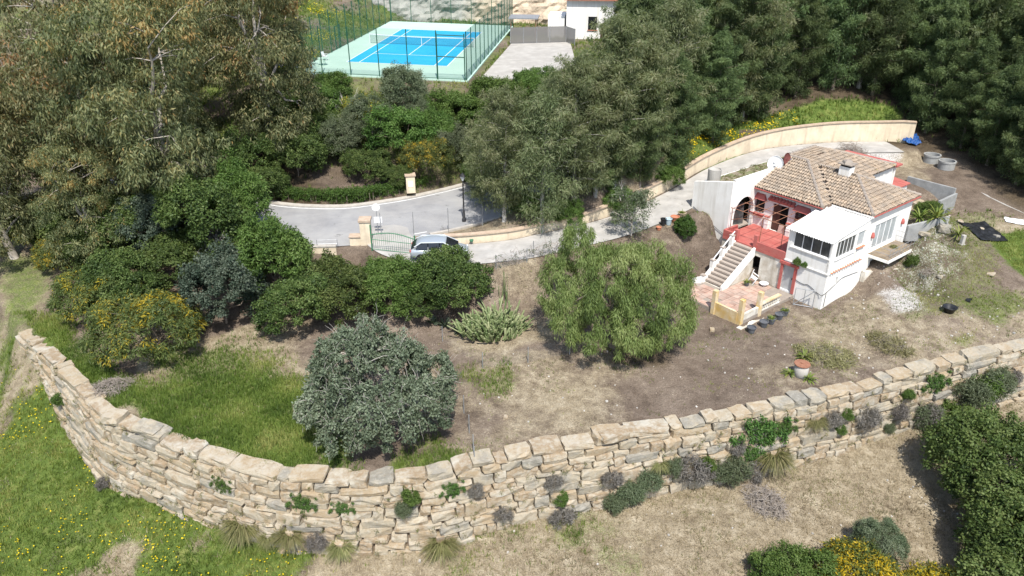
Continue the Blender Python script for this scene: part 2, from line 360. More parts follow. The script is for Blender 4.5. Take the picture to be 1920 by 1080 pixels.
# sandstone blocks: each takes its own tone
def stone_mat(name, per):
    m, nt, b = new_mat(name); co = posn(nt)
    if per == 'object': src = nt.nodes.new('ShaderNodeObjectInfo').outputs['Random']
    else: src = nt.nodes.new('ShaderNodeNewGeometry').outputs['Random Per Island']
    n1 = noise(nt, 1.1, 6, 0.65, co); n2 = noise(nt, 4.5, 10, 0.72, co, 0.5); n3 = noise(nt, 17, 8, 0.7, co)
    f = math_n(nt, 'ADD', math_n(nt, 'MULTIPLY', src, 0.72), math_n(nt, 'MULTIPLY', math_n(nt, 'SUBTRACT', n1.outputs[0], 0.5), 0.8), True)
    c = ramp(nt, [(0.25, 0.235, 0.20), (0.38, 0.33, 0.245), (0.345, 0.265, 0.17), (0.42, 0.37, 0.285), (0.29, 0.215, 0.135), (0.45, 0.415, 0.34), (0.35, 0.34, 0.31)],
             f, [0, 0.16, 0.33, 0.48, 0.60, 0.75, 1.0]).outputs[0]
    lich = ramp(nt, [(0, 0, 0), (1, 1, 1)], n2.outputs[0], [0.50, 0.68]).outputs[0]
    c = mixc(nt, c, (0.43, 0.405, 0.35), math_n(nt, 'MULTIPLY', lich, 0.7))
    dk = ramp(nt, [(1, 1, 1), (0, 0, 0)], n2.outputs[0], [0.30, 0.44]).outputs[0]
    c = mixc(nt, c, (0.20, 0.155, 0.11), math_n(nt, 'MULTIPLY', dk, 0.75))
    nt.links.new(c, b.inputs['Base Color']); b.inputs['Roughness'].default_value = 0.95; b.inputs['Specular IOR Level'].default_value = 0.15
    h = math_n(nt, 'ADD', n2.outputs[0], math_n(nt, 'MULTIPLY', n3.outputs[0], 0.4)); bump(nt, b, h, 0.9, 0.06)
stone_mat('stone', 'object'); stone_mat('stone_many', 'island')

# ground: soil, straw, grass, rubble and litter, told apart by masks laid down with the terrain
def ground_mat():
    m, nt, b = new_mat('ground'); co = posn(nt)
    def att(n):
        a = nt.nodes.new('ShaderNodeAttribute'); a.attribute_name = n; return a.outputs['Fac']
    big = noise(nt, 0.22, 3, 0.6, co); mid = noise(nt, 1.3, 5, 0.68, co); fin = noise(nt, 9, 4, 0.75, co); vf = noise(nt, 15, 3, 0.85, co)
    soil = ramp(nt, [(0.075, 0.057, 0.043), (0.145, 0.112, 0.086), (0.205, 0.163, 0.127), (0.32, 0.265, 0.21)], math_n(nt, 'ADD', math_n(nt, 'MULTIPLY', big.outputs[0], 0.5), math_n(nt, 'MULTIPLY', mid.outputs[0], 0.5)), [0.3, 0.45, 0.58, 0.72]).outputs[0]
    straw = ramp(nt, [(0.185, 0.148, 0.098), (0.295, 0.245, 0.168), (0.39, 0.335, 0.245)], mid.outputs[0], [0.32, 0.52, 0.70]).outputs[0]
    grn = ramp(nt, [(0.058, 0.088, 0.020), (0.105, 0.15, 0.034), (0.18, 0.20, 0.06)], mid.outputs[0], [0.34, 0.52, 0.68]).outputs[0]
    pale = ramp(nt, [(0.36, 0.34, 0.31), (0.52, 0.50, 0.47)], fin.outputs[0], [0.35, 0.6]).outputs[0]
    lit = ramp(nt, [(0.055, 0.042, 0.028), (0.115, 0.088, 0.058)], mid.outputs[0], [0.35, 0.65]).outputs[0]
    def msk(a, k=1.1):
        n = math_n(nt, 'MULTIPLY', math_n(nt, 'SUBTRACT', math_n(nt, 'ADD', math_n(nt, 'MULTIPLY', fin.outputs[0], 0.6), math_n(nt, 'MULTIPLY', mid.outputs[0], 0.4)), 0.5), k)
        f = math_n(nt, 'ADD', att(a), n)
        return ramp(nt, [(0, 0, 0), (1, 1, 1)], f, [0.33, 0.62]).outputs[0]
    c = mixc(nt, soil, straw, msk('dry')); c = mixc(nt, c, lit, msk('litter')); c = mixc(nt, c, grn, msk('green')); c = mixc(nt, c, pale, msk('pale', 1.6))
    sp = ramp(nt, [(0.50,) * 3, (1.0,) * 3, (1.5,) * 3], vf.outputs[0], [0.34, 0.5, 0.68]).outputs[0]
    c = mixc(nt, c, sp, 0.8, 'MULTIPLY')
    nt.links.new(c, b.inputs['Base Color']); b.inputs['Roughness'].default_value = 1.0; b.inputs['Specular IOR Level'].default_value = 0.1
    h = math_n(nt, 'ADD', math_n(nt, 'MULTIPLY', mid.outputs[0], 1.0), math_n(nt, 'MULTIPLY', fin.outputs[0], 0.6)); bump(nt, b, h, 0.9, 0.2)
ground_mat()

# rock face behind the court
m_, nt_, b_ = new_mat('rock_face')
co_ = posn(nt_); n_a = noise(nt_, 0.5, 8, 0.7, co_, 0.6); n_b = noise(nt_, 2.2, 8, 0.7, co_)
sx_ = nt_.nodes.new('ShaderNodeSeparateXYZ'); nt_.links.new(co_, sx_.inputs[0])
c_l = ramp(nt_, [(0.20, 0.19, 0.17), (0.34, 0.33, 0.30), (0.44, 0.42, 0.38)], n_a.outputs[0], [0.35, 0.5, 0.65]).outputs[0]
c_r = ramp(nt_, [(0.36, 0.28, 0.20), (0.52, 0.42, 0.31), (0.58, 0.49, 0.37)], n_a.outputs[0], [0.35, 0.5, 0.65]).outputs[0]
fx_ = ramp(nt_, [(0, 0, 0), (1, 1, 1)], math_n(nt_, 'MULTIPLY_ADD', sx_.outputs[0], 0.09), [0.28, 0.6]).outputs[0]; nt_.nodes[-2].inputs[2].default_value = 0.95
nt_.links.new(mixc(nt_, c_l, c_r, fx_), b_.inputs['Base Color']); b_.inputs['Roughness'].default_value = 0.95
bump(nt_, b_, n_b.outputs[0], 0.9, 0.2)

# ------------------------------------------------------------------ terrain
# top edge of the big stone wall, left to right (x, y, height of the wall top there)
_wt = [(35, 622, -0.5), (70, 650, -0.35), (110, 690, -0.2), (150, 735, -0.2), (190, 778, -0.2), (240, 800, -0.15), (300, 822, -0.2), (400, 860, -0.3), (500, 888, -0.3), (600, 896, -0.3), (700, 897, -0.3), (800, 890, -0.3),
       (890, 868, -0.25), (1000, 845, -0.25), (1120, 822, -0.2), (1250, 800, -0.2), (1380, 775, -0.1), (1500, 752, 0.0), (1600, 730, 0.0), (1680, 705, 0.1), (1800, 675, 0.3), (1920, 648, 0.5)]
_w = [at(*p) for p in _wt]
_w = [np.array([_w[0][0] - 5.5, _w[0][1] + 5.0, -0.3])] + _w + [_w[-1] + np.array([5, 1.6, 0.2]), _w[-1] + np.array([12, 4.4, 0.4])]
WALL = catmull(_w, 8)
# smooth in plan
for _ in range(6): WALL[1:-1] = 0.25 * WALL[:-2] + 0.5 * WALL[1:-1] + 0.25 * WALL[2:]

DRIVE = catmull([(-10.0, 55.0, 3.42), (-9.2, 52.2, 3.46), (-7.5, 50.2, 3.53), (-4.8, 49.1, 3.6), (0, 49.9, 3.65), (3.0, 51.25, 3.7), (7.5, 53.6, 3.8), (11.3, 56.7, 3.9), (15.0, 60.0, 4.3), (19, 64, 4.9), (24, 67.2, 5.4), (30, 69.0, 5.5), (36, 69.5, 5.5)], 6)
ROAD = catmull([(-46, 84, 4.2), (-38, 71, 3.7), (-30, 61.5, 3.45), (-22, 56.3, 3.4), (-14.5, 55.0, 3.4), (-9, 56.6, 3.4), (-4, 59.6, 3.4), (1, 63.6, 3.5), (7, 69, 3.9), (14, 76, 5.2), (22, 86, 7.5), (26, 100, 9.8), (24, 112, 10.2)], 6)
CO, CYAW, CSX = np.array([-10.88, 94.63, 10.61]), -0.1217, -0.02
CEX = np.array([math.cos(CYAW), math.sin(CYAW), CSX]); CEY = np.array([-math.sin(CYAW), math.cos(CYAW), 0.0])
def cp(x, y, z=0.0): return CO + CEX * x + CEY * y + np.array([0, 0, z])
COURT_POLY = [cp(-9.6, -19.2), cp(9.6, -19.2), cp(9.6, 19.4), cp(-9.6, 19.4)]

def ctl(px): return [at(*p) for p in px]
UP = ctl([(35, 622, -.7), (110, 690, -.5), (190, 778, -.5), (300, 822, -.5), (500, 888, -.6), (700, 897, -.6), (890, 868, -.55), (1120, 822, -.5), (1500, 752, -.3), (1680, 705, -.15), (1920, 648, .25),
          (950, 760, -.25), (1200, 670, .1), (1000, 650, .4), (925, 620, .6), (1100, 620, .45), (1350, 640, .05), (1500, 690, -.05), (1538, 578.7, .2), (1450, 620, .05), (1650, 640, .35), (1780, 580, 1.0), (1900, 560, 1.2),
          (1900, 480, 2.3), (1845, 440, 2.9), (1657, 509, 1.8), (1720, 480, 2.2), (1760, 390, 3.2), (1820, 400, 3.3), (950, 530, 2.3), (914, 500, 3.45), (1037, 477, 3.5), (1150, 452, 3.55), (1240, 426, 3.7),
          (1283, 440, 3.3), (1330, 430, 3.05), (1350, 470, 2.2), (1290, 500, 1.7), (1230, 540, 1.1), (1290, 560, .6), (1850, 380, 3.6), (1900, 340, 4.5), (1745, 300, 4.6), (1600, 285, 5.3), (1640, 262, 5.5), (1690, 262, 5.5),
          (1460, 235, 6.9), (1560, 195, 8.3), (1660, 212, 7.5), (1380, 262, 6.4), (700, 376, 3.5), (780, 335, 5.2), (600, 372, 4.0), (880, 330, 5.5), (800, 430, 3.55), (900, 425, 3.95), (990, 420, 4.4), (1100, 390, 5.0), (1200, 355, 5.6), (1290, 325, 6.0),
          (345, 440, 1.7), (200, 450, 1.1), (60, 470, .6), (450, 460, 2.3), (550, 505, 1.7), (640, 540, 1.3), (750, 560, 1.2), (850, 575, 1.0), (500, 620, .2), (400, 640, 0), (300, 660, -.2), (150, 610, -.1), (600, 660, .1), (700, 700, -.1), (0, 540, .2)])
UP += [hp(-5, -3, .35), hp(-3, -5.5, .25), hp(-8.2, -3, .75), hp(-9, 0, 2.45), hp(-12.4, .3, 3.6), hp(-4, 8, 2.0), hp(-8, 8, 2.4), hp(1.2, 10.5, 2.75), hp(.8, 13, 3.1), hp(-2, 15, 3.2), hp(-2, 19, 3.7), hp(-8, 20, 4.9), hp(-11, 8, 3.8), hp(-11, 14, 4.6), hp(1.5, 3, .75), hp(3, 6, 1.0), hp(.6, 4.4, .85), hp(2.2, 8.0, 1.5)]
for cx in (-9.5, 0, 9.5):
    for cy in (-19, -6, 6, 19.5): UP.append(cp(cx, cy, -0.12))
UP += [np.array(p, float) for p in [(5, 92, 10.2), (12, 96, 10.2), (9, 110, 10.6), (2, 86, 9.9), (-20, 73, 9.0), (-9, 71.5, 8.6), (1, 74, 8.2), (-14, 66, 5.4), (-5, 68, 5.8), (-24, 68, 6.5), (-29, 92, 11.2), (-29, 106, 12.8), (-25, 122, 16), (-12, 117, 10.5), (-12, 126, 15.5), (-2, 117, 10.3), (-2, 125.5, 15.5), (8, 117, 10.4), (8, 127, 17), (20, 130, 18),
      (-12, 130, 20), (10, 135, 24), (20, 76, 7.6), (35, 84, 10), (55, 82, 9), (58, 60, 4.6), (58, 45, 1.5), (30, 95, 11.5), (45, 110, 15), (70, 100, 14), (-45, 54, .6), (-60, 70, 4), (-45, 80, 6), (-60, 100, 12), (-45, 110, 15), (0, 220, 55), (-150, 180, 45), (150, 180, 45), (-200, 60, 8), (200, 60, 12), (0, 420, 90), (300, 420, 90), (-300, 420, 90), (-300, -200, -30), (300, -200, -30), (300, 50, 20), (-300, 50, 8), (48, 45, 0.8)]]
LO = ctl([(35, 622, -1.0), (75, 720, -2.8), (130, 830, -4.7), (220, 960, -4.8), (330, 1000, -4.8), (560, 1045, -4.8), (700, 1050, -4.8), (900, 1015, -4.75), (1150, 960, -4.6), (1400, 890, -4.35), (1640, 830, -3.95), (1920, 745, -3.3),
          (0, 800, -5.0), (0, 700, -3.7), (0, 600, -1.5), (0, 1080, -6.0), (500, 1080, -5.0), (1000, 1080, -5.1), (1400, 1000, -4.9), (1500, 1080, -5.5), (1800, 900, -4.8), (1920, 1080, -6.6), (250, 1080, -5.4)])
LO += [np.array(p, float) for p in [(-40, 50, -.2), (-50, 52, -.3), (-55, 40, -3), (-45, 30, -6), (-30, 15, -9), (0, 15, -9), (30, 15, -10), (45, 30, -6), (50, 45, -2.8), (-200, 40, -8), (200, 40, -8), (0, -60, -25), (-300, -200, -40), (300, -200, -40), (-300, 100, 5), (300, 100, 10)]]
def rbf(C, c=1.2, lam=0.12):
    C = np.array(C); X = C[:, :2]; D = np.sqrt(((X[:, None] - X[None]) ** 2).sum(2) + c * c) - c
    n = len(X); A = np.zeros((n + 3, n + 3)); A[:n, :n] = D + lam * np.eye(n); P = np.hstack([np.ones((n, 1)), X]); A[:n, n:] = P; A[n:, :n] = P.T
    wt = np.linalg.solve(A, np.concatenate([C[:, 2], np.zeros(3)]))
    def f(x, y):
        x = np.asarray(x, float); y = np.asarray(y, float); t = wt[n] + wt[n + 1] * x + wt[n + 2] * y
        for i in range(n): t = t + wt[i] * (np.sqrt((x - X[i, 0]) ** 2 + (y - X[i, 1]) ** 2 + c * c) - c)
        return t
    return f
f_up, f_lo = rbf(UP), rbf(LO)
GX = np.concatenate([np.linspace(-300, -72, 12), np.arange(-64, 64.1, 0.42), np.linspace(72, 300, 12)])
GY = np.concatenate([np.linspace(-200, 8, 12), np.arange(14, 128, 0.42), np.linspace(134, 420, 14)])
gx, gy = np.meshgrid(GX, GY)
wd, wz, wa = near_line(gx, gy, WALL); wd = wd.reshape(gx.shape); wz = wz.reshape(gx.shape)
# beyond the two ends of the run the plan goes on along the end segments
zu, zl = f_up(gx, gy), f_lo(gx, gy)
rough_n = (fbm(gx, gy, 5.0) - 0.5) * 0.35 + (fbm(gx + 50, gy, 1.3, 3) - 0.5) * 0.12
near_m = sstep(140, 60, np.hypot(gx, gy - 55))
gz = np.where(wd > 0, zu, zl); tr = sstep(0.02, 0.45, wd); gz = zl * (1 - tr) + zu * tr
gz = gz + rough_n * near_m
def flatten(line, hw, drop, soft):
    global gz
    d, z, a = near_line(gx, gy, line); d = np.abs(d).reshape(gx.shape); z = z.reshape(gx.shape)
    k = sstep(hw + soft, hw + 0.25, d); gz = gz * (1 - k) + (z - drop) * k
    return d
d_road = flatten(ROAD, 4.0, 0.06, 2.2)
ds_, _, _ = near_line(gx, gy, ROAD); ds_ = ds_.reshape(gx.shape)
kk = sstep(-4.35, -4.85, ds_) * sstep(-10.2, -11.2, gx) * sstep(-30, -26, gx) * (ds_ > -12)
gz = gz * (1 - kk) + np.minimum(zu, 2.0) * kk
d_drive = flatten(DRIVE, 1.75, 0.06, 1.0)
pc = poly_dist(gx, gy, COURT_POLY); k = sstep(-2.0, -0.2, pc); rel = (gx - CO[0]) * CEX[0] + (gy - CO[1]) * CEX[1]
gz = gz * (1 - k) + (CO[2] + CSX * rel - 0.12) * k
PAD = [cp(9.8, -17), cp(10.3, 5.5), cp(17.5, 7.0), cp(19, -8), cp(15, -16)]
pp = poly_dist(gx, gy, PAD); k = sstep(-1.5, 0.0, pp); gz = gz * (1 - k) + (10.28 - 0.02 * rel * 0 - 0.06) * k
# flat under the house terrace, never above its floors
TERR = [hp(-7.9, -6.5), hp(-2.1, -6.5), hp(-2.0, -0.1), hp(-7.9, -0.1)]
k = sstep(-0.7, 0.1, poly_dist(gx, gy, TERR)); gz = gz * (1 - k) + np.minimum(gz, 0.42) * k
HBODY = [hp(-8.8, 0.4), hp(-0.2, 0.4), hp(-0.2, 10.8), hp(-4.5, 16), hp(-8.8, 16)]
k = sstep(-0.1, 0.3, poly_dist(gx, gy, HBODY)); gz = gz * (1 - k) + np.minimum(gz, 2.4) * k
def zat(x, y):
    x = np.asarray(x, float); y = np.asarray(y, float)
    i = np.clip(np.searchsorted(GX, x) - 1, 0, len(GX) - 2); j = np.clip(np.searchsorted(GY, y) - 1, 0, len(GY) - 2)
    u = (x - GX[i]) / (GX[i + 1] - GX[i]); v = (y - GY[j]) / (GY[j + 1] - GY[j])
    return (gz[j, i] * (1 - u) + gz[j, i + 1] * u) * (1 - v) + (gz[j + 1, i] * (1 - u) + gz[j + 1, i + 1] * u) * v
def ground_at(px, py, z0=0.0):
    """walk the bearing down to the terrain"""
    z = z0
    for _ in range(30):
        p = at(px, py, z); z = 0.6 * z + 0.4 * float(zat(p[0], p[1]))
    return np.array([p[0], p[1], float(zat(p[0], p[1]))])

# masks (what grows or lies where)
n1 = fbm(gx, gy, 6.0, 4); n2 = fbm(gx + 90, gy + 40, 2.2, 4)
green = np.zeros_like(gx); dry = np.zeros_like(gx); pale = np.zeros_like(gx); litter = np.zeros_like(gx)
def zone(px, amt, arr, soft=2.0, n=0.0):
    poly = [at(*p) for p in px]; d = poly_dist(gx, gy, poly) + (n2 - 0.5) * n
    k = sstep(-soft * 0.5, soft * 0.5, d) * amt; arr[:] = np.maximum(arr, k) if amt > 0 else arr
lower = wd < 0.1
lx = sstep(-9.0, -13.5, gx + (n1 - 0.5) * 9 + (30 - gy) * 0.25)
green = np.where(lower, np.maximum(0.62 * lx + (n2 - 0.5) * 0.5 + 0.1, (n1 - 0.56) * 1.6 + 0.1), 0)
dry = np.where(lower, 0.85 - 0.6 * lx + (n1 - 0.5) * 0.6, 0.30 + (n1 - 0.5) * 1.4)
meadow_gap = sstep(.46, .60, fbm(gx + 20, gy + 70, 4.2, 4)); green = np.where(lower, green - .42 * meadow_gap * lx, green); dry = np.where(lower, dry + .5 * meadow_gap * lx, dry)
farb = sstep(56, 66, gy + 0.1 * np.abs(gx)); green = np.where(lower, green, np.maximum(green, farb * (0.45 + (n1 - 0.5) * 0.8)))
zone([(250, 745, -.4), (390, 705, -.2), (560, 705, -.1), (610, 840, -.4), (700, 880, -.5), (780, 850, -.5), (880, 835, -.5), (884, 885, -.5), (640, 896, -.5), (400, 862, -.5), (250, 800, -.5)], 0.9, green, 3.2, 4.5)
zone([(20, 590, -.1), (120, 580, 0), (170, 650, -.2), (260, 700, -.3), (300, 760, -.4), (190, 778, -.5), (100, 690, -.5)], 0.66, green, 2.5, 3)
zone([(240, 640, 0), (420, 640, 0), (600, 690, 0), (560, 730, -.1), (300, 760, -.4)], 0.5, green, 3, 5)
zone([(850, 700, 0), (960, 690, 0), (990, 740, -.1), (880, 770, -.3)], 0.42, green, 3, 5)
zone([(1100, 640, .3), (1500, 600, .2), (1500, 640, .0), (1150, 700, 0)], 0.25, green, 3, 5)
zone([(240, 660, -.1), (500, 620, 0), (600, 690, 0), (560, 720, -.1), (380, 720, -.2), (250, 740, -.3)], 0.30, green, 2, 3)
zone([(240, 650, -.1), (500, 610, .1), (600, 700, 0), (250, 740, -.3)], 0.9, dry, 2, 2)
zone([(1850, 440, 2.7), (1930, 430, 2.8), (1930, 530, 1.6), (1880, 500, 2)], 0.85, green, 1.2, 1.5)
zone([(1780, 560, 1.1), (1920, 540, 1.4), (1920, 620, .6), (1800, 610, .8)], 0.50, green, 2, 3)
zone([(1760, 620, .6), (1850, 620, .5), (1840, 660, .3), (1770, 655, .3)], 0.5, green, 2, 2)
zone([(1660, 560, 1.1), (1760, 530, 1.5), (1800, 600, .9), (1690, 630, .6)], 0.40, green, 2, 3)
zone([(1560, 570, .5), (1660, 540, 1.2), (1700, 580, 1), (1600, 610, .4)], 0.55, dry, 2, 2)
zone([(1640, 545, 1.2), (1720, 520, 1.6), (1740, 580, 1.2), (1670, 590, .9)], 0.62, pale, 1.6, 1.0)
zone([(1380, 292, 5.5), (1640, 258, 5.5), (1700, 300, 4.9), (1640, 320, 4.6), (1550, 300, 5)], 0.62, pale, 2.5, 2)
zone([(1690, 450, 2.4), (1800, 400, 3.2), (1840, 470, 2.4), (1780, 540, 1.6), (1680, 560, 1.2)], 0.36, pale, 3, 5)
zone([(1720, 380, 3.2), (1900, 400, 3.3), (1900, 600, .8), (1640, 650, .4)], 0.42, green, 3, 6)
zone([(890, 650, .3), (1080, 640, .3), (1180, 760, -.2), (1120, 815, -.5), (900, 850, -.5)], 0.55, dry, 3, 6)
zone([(840, 620, .6), (1000, 600, .6), (1080, 640, .4), (900, 690, .2)], 0.6, dry, 2, 4)
zone([(1300, 640, .1), (1500, 640, 0), (1480, 720, -.2), (1200, 780, -.3), (1180, 720, 0)], 0.30, litter, 2.5, 4)
zone([(1150, 640, .2), (1280, 640, .2), (1260, 700, 0), (1120, 690, .1)], 0.6, litter, 2.5, 2)
zone([(1360, 262, 6.4), (1480, 225, 7.2), (1600, 200, 8.0), (1700, 215, 7.5), (1690, 226, 7.3), (1500, 245, 6.9), (1380, 285, 5.9)], 0.85, green, 2, 2)
zone([(1560, 215, 7.5), (1640, 210, 7.6), (1680, 218, 7.4), (1520, 232, 7.2)], 0.4, dry, 1, 1)
wood = np.maximum(sstep(22, 30, gx) * sstep(66, 74, gy + (gx - 30) * 0.12), sstep(38, 44, gx) * sstep(54, 60, gy))
euc = sstep(10, 5, np.hypot((gx + 28) * 0.6, gy - 59)); euc = euc * sstep(-38, -33, gx); litter = np.maximum(litter, np.maximum(0.95 * euc, 0.85 * wood))
bank = sstep(60, 64, gy) * sstep(78, 72, gy) * sstep(-40, -30, gx) * sstep(40, 30, gx); litter = np.maximum(litter, bank * 0.5)
green = green * (1 - 0.8 * euc) * (1 - 0.75 * wood)
green = np.maximum(green, sstep(-20, -22, gx) * sstep(74, 82, gy) * (0.55 + (n1 - .5) * 1.0))
zone([(1340, 282, 6.0), (1430, 245, 6.6), (1500, 205, 7.8), (1600, 192, 8.2), (1700, 212, 7.5), (1690, 228, 7.3), (1500, 247, 6.8), (1380, 287, 5.9)], 0.85, green, 2, 2)
zone([(0, 455, .7), (110, 510, .3), (60, 600, -.2), (20, 625, -.6), (0, 700, -2)], 0.55, green, 3, 4)
zone([(0, 455, .7), (110, 510, .3), (60, 600, -.2), (20, 625, -.6), (0, 700, -2)], 0.8, dry, 3, 3)
dd_ = near_line(gx, gy, DRIVE)[0].reshape(gx.shape); green = np.maximum(green, .8 * sstep(2.2, 2.6, dd_) * sstep(6.5, 5.0, dd_) * sstep(12, 14, gx) * sstep(40, 36, gx))
patio = sstep(20, 23, gx) * sstep(43, 40, gx) * sstep(57, 60, gy) * sstep(71.6, 70.6, gy); green = green * (1 - .9 * patio)
gv = np.stack([gx.ravel(), gy.ravel(), gz.ravel()], 1); nx = len(GX)
ii = np.arange(len(GY) - 1)[:, None] * nx + np.arange(nx - 1)[None]; ii = ii.ravel()
gme = np_mesh('ground', gv, np.stack([ii, ii + 1, ii + nx + 1, ii + nx], 1), smooth=True)
for nm, arr in (('green', green), ('dry', dry), ('pale', pale), ('litter', litter)):
    a = gme.attributes.new(nm, 'FLOAT', 'POINT'); a.data.foreach_set('value', arr.ravel().astype(np.float32))
setp(link('ground', gme, None, 'ground'), kind='structure')
def mask_at(arr, x, y):
    i = np.clip(np.searchsorted(GX, x) - 1, 0, len(GX) - 2); j = np.clip(np.searchsorted(GY, y) - 1, 0, len(GY) - 2); return arr[j, i]

# ------------------------------------------------------------------ road, driveway, pavement edges
def ribbon(line, o0, o1, dz, crown=0.0, trim=(0, None)):
    L = line[trim[0]:trim[1]]; T = np.gradient(L[:, :2], axis=0); T /= np.linalg.norm(T, axis=1)[:, None]; N = np.stack([-T[:, 1], T[:, 0]], 1)
    K = 7; V = []
    for k in range(K):
        o = o0 + (o1 - o0) * k / (K - 1); V.append(np.column_stack([L[:, :2] + N * o, L[:, 2] + dz + crown * (1 - (2 * k / (K - 1) - 1) ** 2)]))
    V = np.stack(V, 1); n = len(L); F = []
    for i in range(n - 1):
        for k in range(K - 1): a = i * K + k; F.append((a, a + K, a + K + 1, a + 1)[::-1])
    return np_mesh('ribbon', V.reshape(-1, 3), F)
setp(link('road', ribbon(ROAD, -4.0, 4.0, 0.0, 0.06), None, 'asphalt'), kind='structure')
setp(link('driveway', ribbon(DRIVE, -1.75, 1.75, 0.012, 0.03), None, 'drive'), kind='structure')
def edge_line(o, w_, a, b, name, dash=None):
    L = ROAD; T = np.gradient(L[:, :2], axis=0); T /= np.linalg.norm(T, axis=1)[:, None]; N = np.stack([-T[:, 1], T[:, 0]], 1); mb = MB()
    seg = [(a, b)] if not dash else None
    idx = range(a, b) if not dash else [i for i in range(a, b) if (i - a) % 2 == 0]
    for i in idx:
        h = lambda j, q: (L[j, 0] + N[j, 0] * q, L[j, 1] + N[j, 1] * q, L[j, 2] + 0.006 + 0.06 * (1 - (q / 4.0) ** 2))
        mb.add([h(i, o - w_), h(i, o + w_), h(i + 1, o + w_), h(i + 1, o - w_)], [(0, 3, 2, 1)])
    return mb
kb = MB()
setp(edge_line(3.75, 0.07, 14, 48, '').build('road_marking', 'paint'), kind='structure')
setp(edge_line(-3.55, 0.07, 18, 31, '', True).build('road_marking', 'paint'), kind='structure')
def kerb(line, o, wd_, h, a, b):
    L = line; T = np.gradient(L[:, :2], axis=0); T /= np.linalg.norm(T, axis=1)[:, None]; N = np.stack([-T[:, 1], T[:, 0]], 1); mb = MB()
    P = [(L[i, 0] + N[i, 0] * o, L[i, 1] + N[i, 1] * o, L[i, 2] - 0.1) for i in range(a, b)]; Q = [(L[i, 0] + N[i, 0] * (o + wd_), L[i, 1] + N[i, 1] * (o + wd_), L[i, 2] - 0.1) for i in range(a, b)]
    n = len(P); up = lambda p: (p[0], p[1], p[2] + 0.1 + h)
    V = P + Q + [up(p) for p in P] + [up(p) for p in Q]; F = []
    for i in range(n - 1): F += [(2 * n + i, 2 * n + i + 1, 3 * n + i + 1, 3 * n + i), (i, i + 1, 2 * n + i + 1, 2 * n + i), (n + i, 3 * n + i, 3 * n + i + 1, n + i + 1)]
    return mb.add(V, F)
setp(kerb(ROAD, 4.02, 0.5, 0.10, 10, 60).build('kerb', 'kerb'), kind='structure')
setp(kerb(ROAD, -4.3, 0.28, 0.10, 31, 52).build('kerb', 'kerb'), kind='structure')
pm = MB(); pm.prism([(p[0], p[1]) for p in PAD], 10.0, 10.27); setp(pm.build('concrete_pad', 'concrete'), kind='structure')
# ------------------------------------------------------------------ the big stone retaining wall
def rough_block(seed, nx_=3, ny_=2, nz_=2, amp=0.038, rnd=0.09):
    g = np.random.default_rng(seed); idx = {}; V = []; F = []
    def vid(i, j, k):
        if (i, j, k) not in idx:
            p = np.array([i / nx_ - .5, j / ny_ - .5, k / nz_ - .5])
            e = sum(abs(abs(c) - .5) < 1e-6 for c in p)
            q = p * (1 - rnd * 0.5 * (e - 1)) if e > 1 else p.copy()
            q += g.normal(0, 1, 3) * np.array([amp * .55, amp * .8, amp * .75]); idx[(i, j, k)] = len(V); V.append(q)
        return idx[(i, j, k)]
    for i in range(nx_):
        for j in range(ny_):
            F.append((vid(i, j, 0), vid(i, j + 1, 0), vid(i + 1, j + 1, 0), vid(i + 1, j, 0))); F.append((vid(i, j, nz_), vid(i + 1, j, nz_), vid(i + 1, j + 1, nz_), vid(i, j + 1, nz_)))
    for i in range(nx_):
        for k in range(nz_):
            F.append((vid(i, 0, k), vid(i + 1, 0, k), vid(i + 1, 0, k + 1), vid(i, 0, k + 1))); F.append((vid(i, ny_, k), vid(i, ny_, k + 1), vid(i + 1, ny_, k + 1), vid(i + 1, ny_, k)))
    for j in range(ny_):
        for k in range(nz_):
            F.append((vid(0, j, k), vid(0, j, k + 1), vid(0, j + 1, k + 1), vid(0, j + 1, k))); F.append((vid(nx_, j, k), vid(nx_, j + 1, k), vid(nx_, j + 1, k + 1), vid(nx_, j, k + 1)))
    return np.array(V), np.array(F)
BLK = [rough_block(100 + i) for i in range(18)]
BLKM = []
for i, (V_, F_) in enumerate(BLK):
    me = np_mesh('stone', V_, F_); me.materials.append(MATS['stone']); BLKM.append(me)
wl = np.concatenate([[0], np.cumsum(np.linalg.norm(np.diff(WALL[:, :2], axis=0), axis=1))]); WLEN = wl[-1]
def wall_pt(s):
    s = min(max(s, 0), WLEN); p = np.array([np.interp(s, wl, WALL[:, k]) for k in range(3)])
    a = np.array([np.interp(max(s - .4, 0), wl, WALL[:, k]) for k in range(3)]); b = np.array([np.interp(min(s + .4, WLEN), wl, WALL[:, k]) for k in range(3)])
    t = (b - a); sl = t[2] / np.hypot(t[0], t[1]); t = t[:2] / np.linalg.norm(t[:2]); return p, t, np.array([t[1], -t[0]]), sl
BATTER = 0.20
wall_root = empty('stone_wall', (*WALL[len(WALL) // 2][:2], -4.9), label='long curved retaining wall of rough sandstone blocks below the garden', cat='wall')
wr = np.array(wall_root.location)
g3 = np.random.default_rng(11); stones = []
cum = 0.0; course = 0
lvl = [0.0]
while lvl[-1] < 5.6: lvl.append(lvl[-1] + g3.uniform(0.40, 0.60))
ph = g3.uniform(0, 6, (len(lvl), 3))
def lv(k, s): return lvl[k] + (0 if k == 0 else 0.09 * math.sin(s * 0.55 + ph[k, 0]) + 0.06 * math.sin(s * 1.4 + ph[k, 1]))
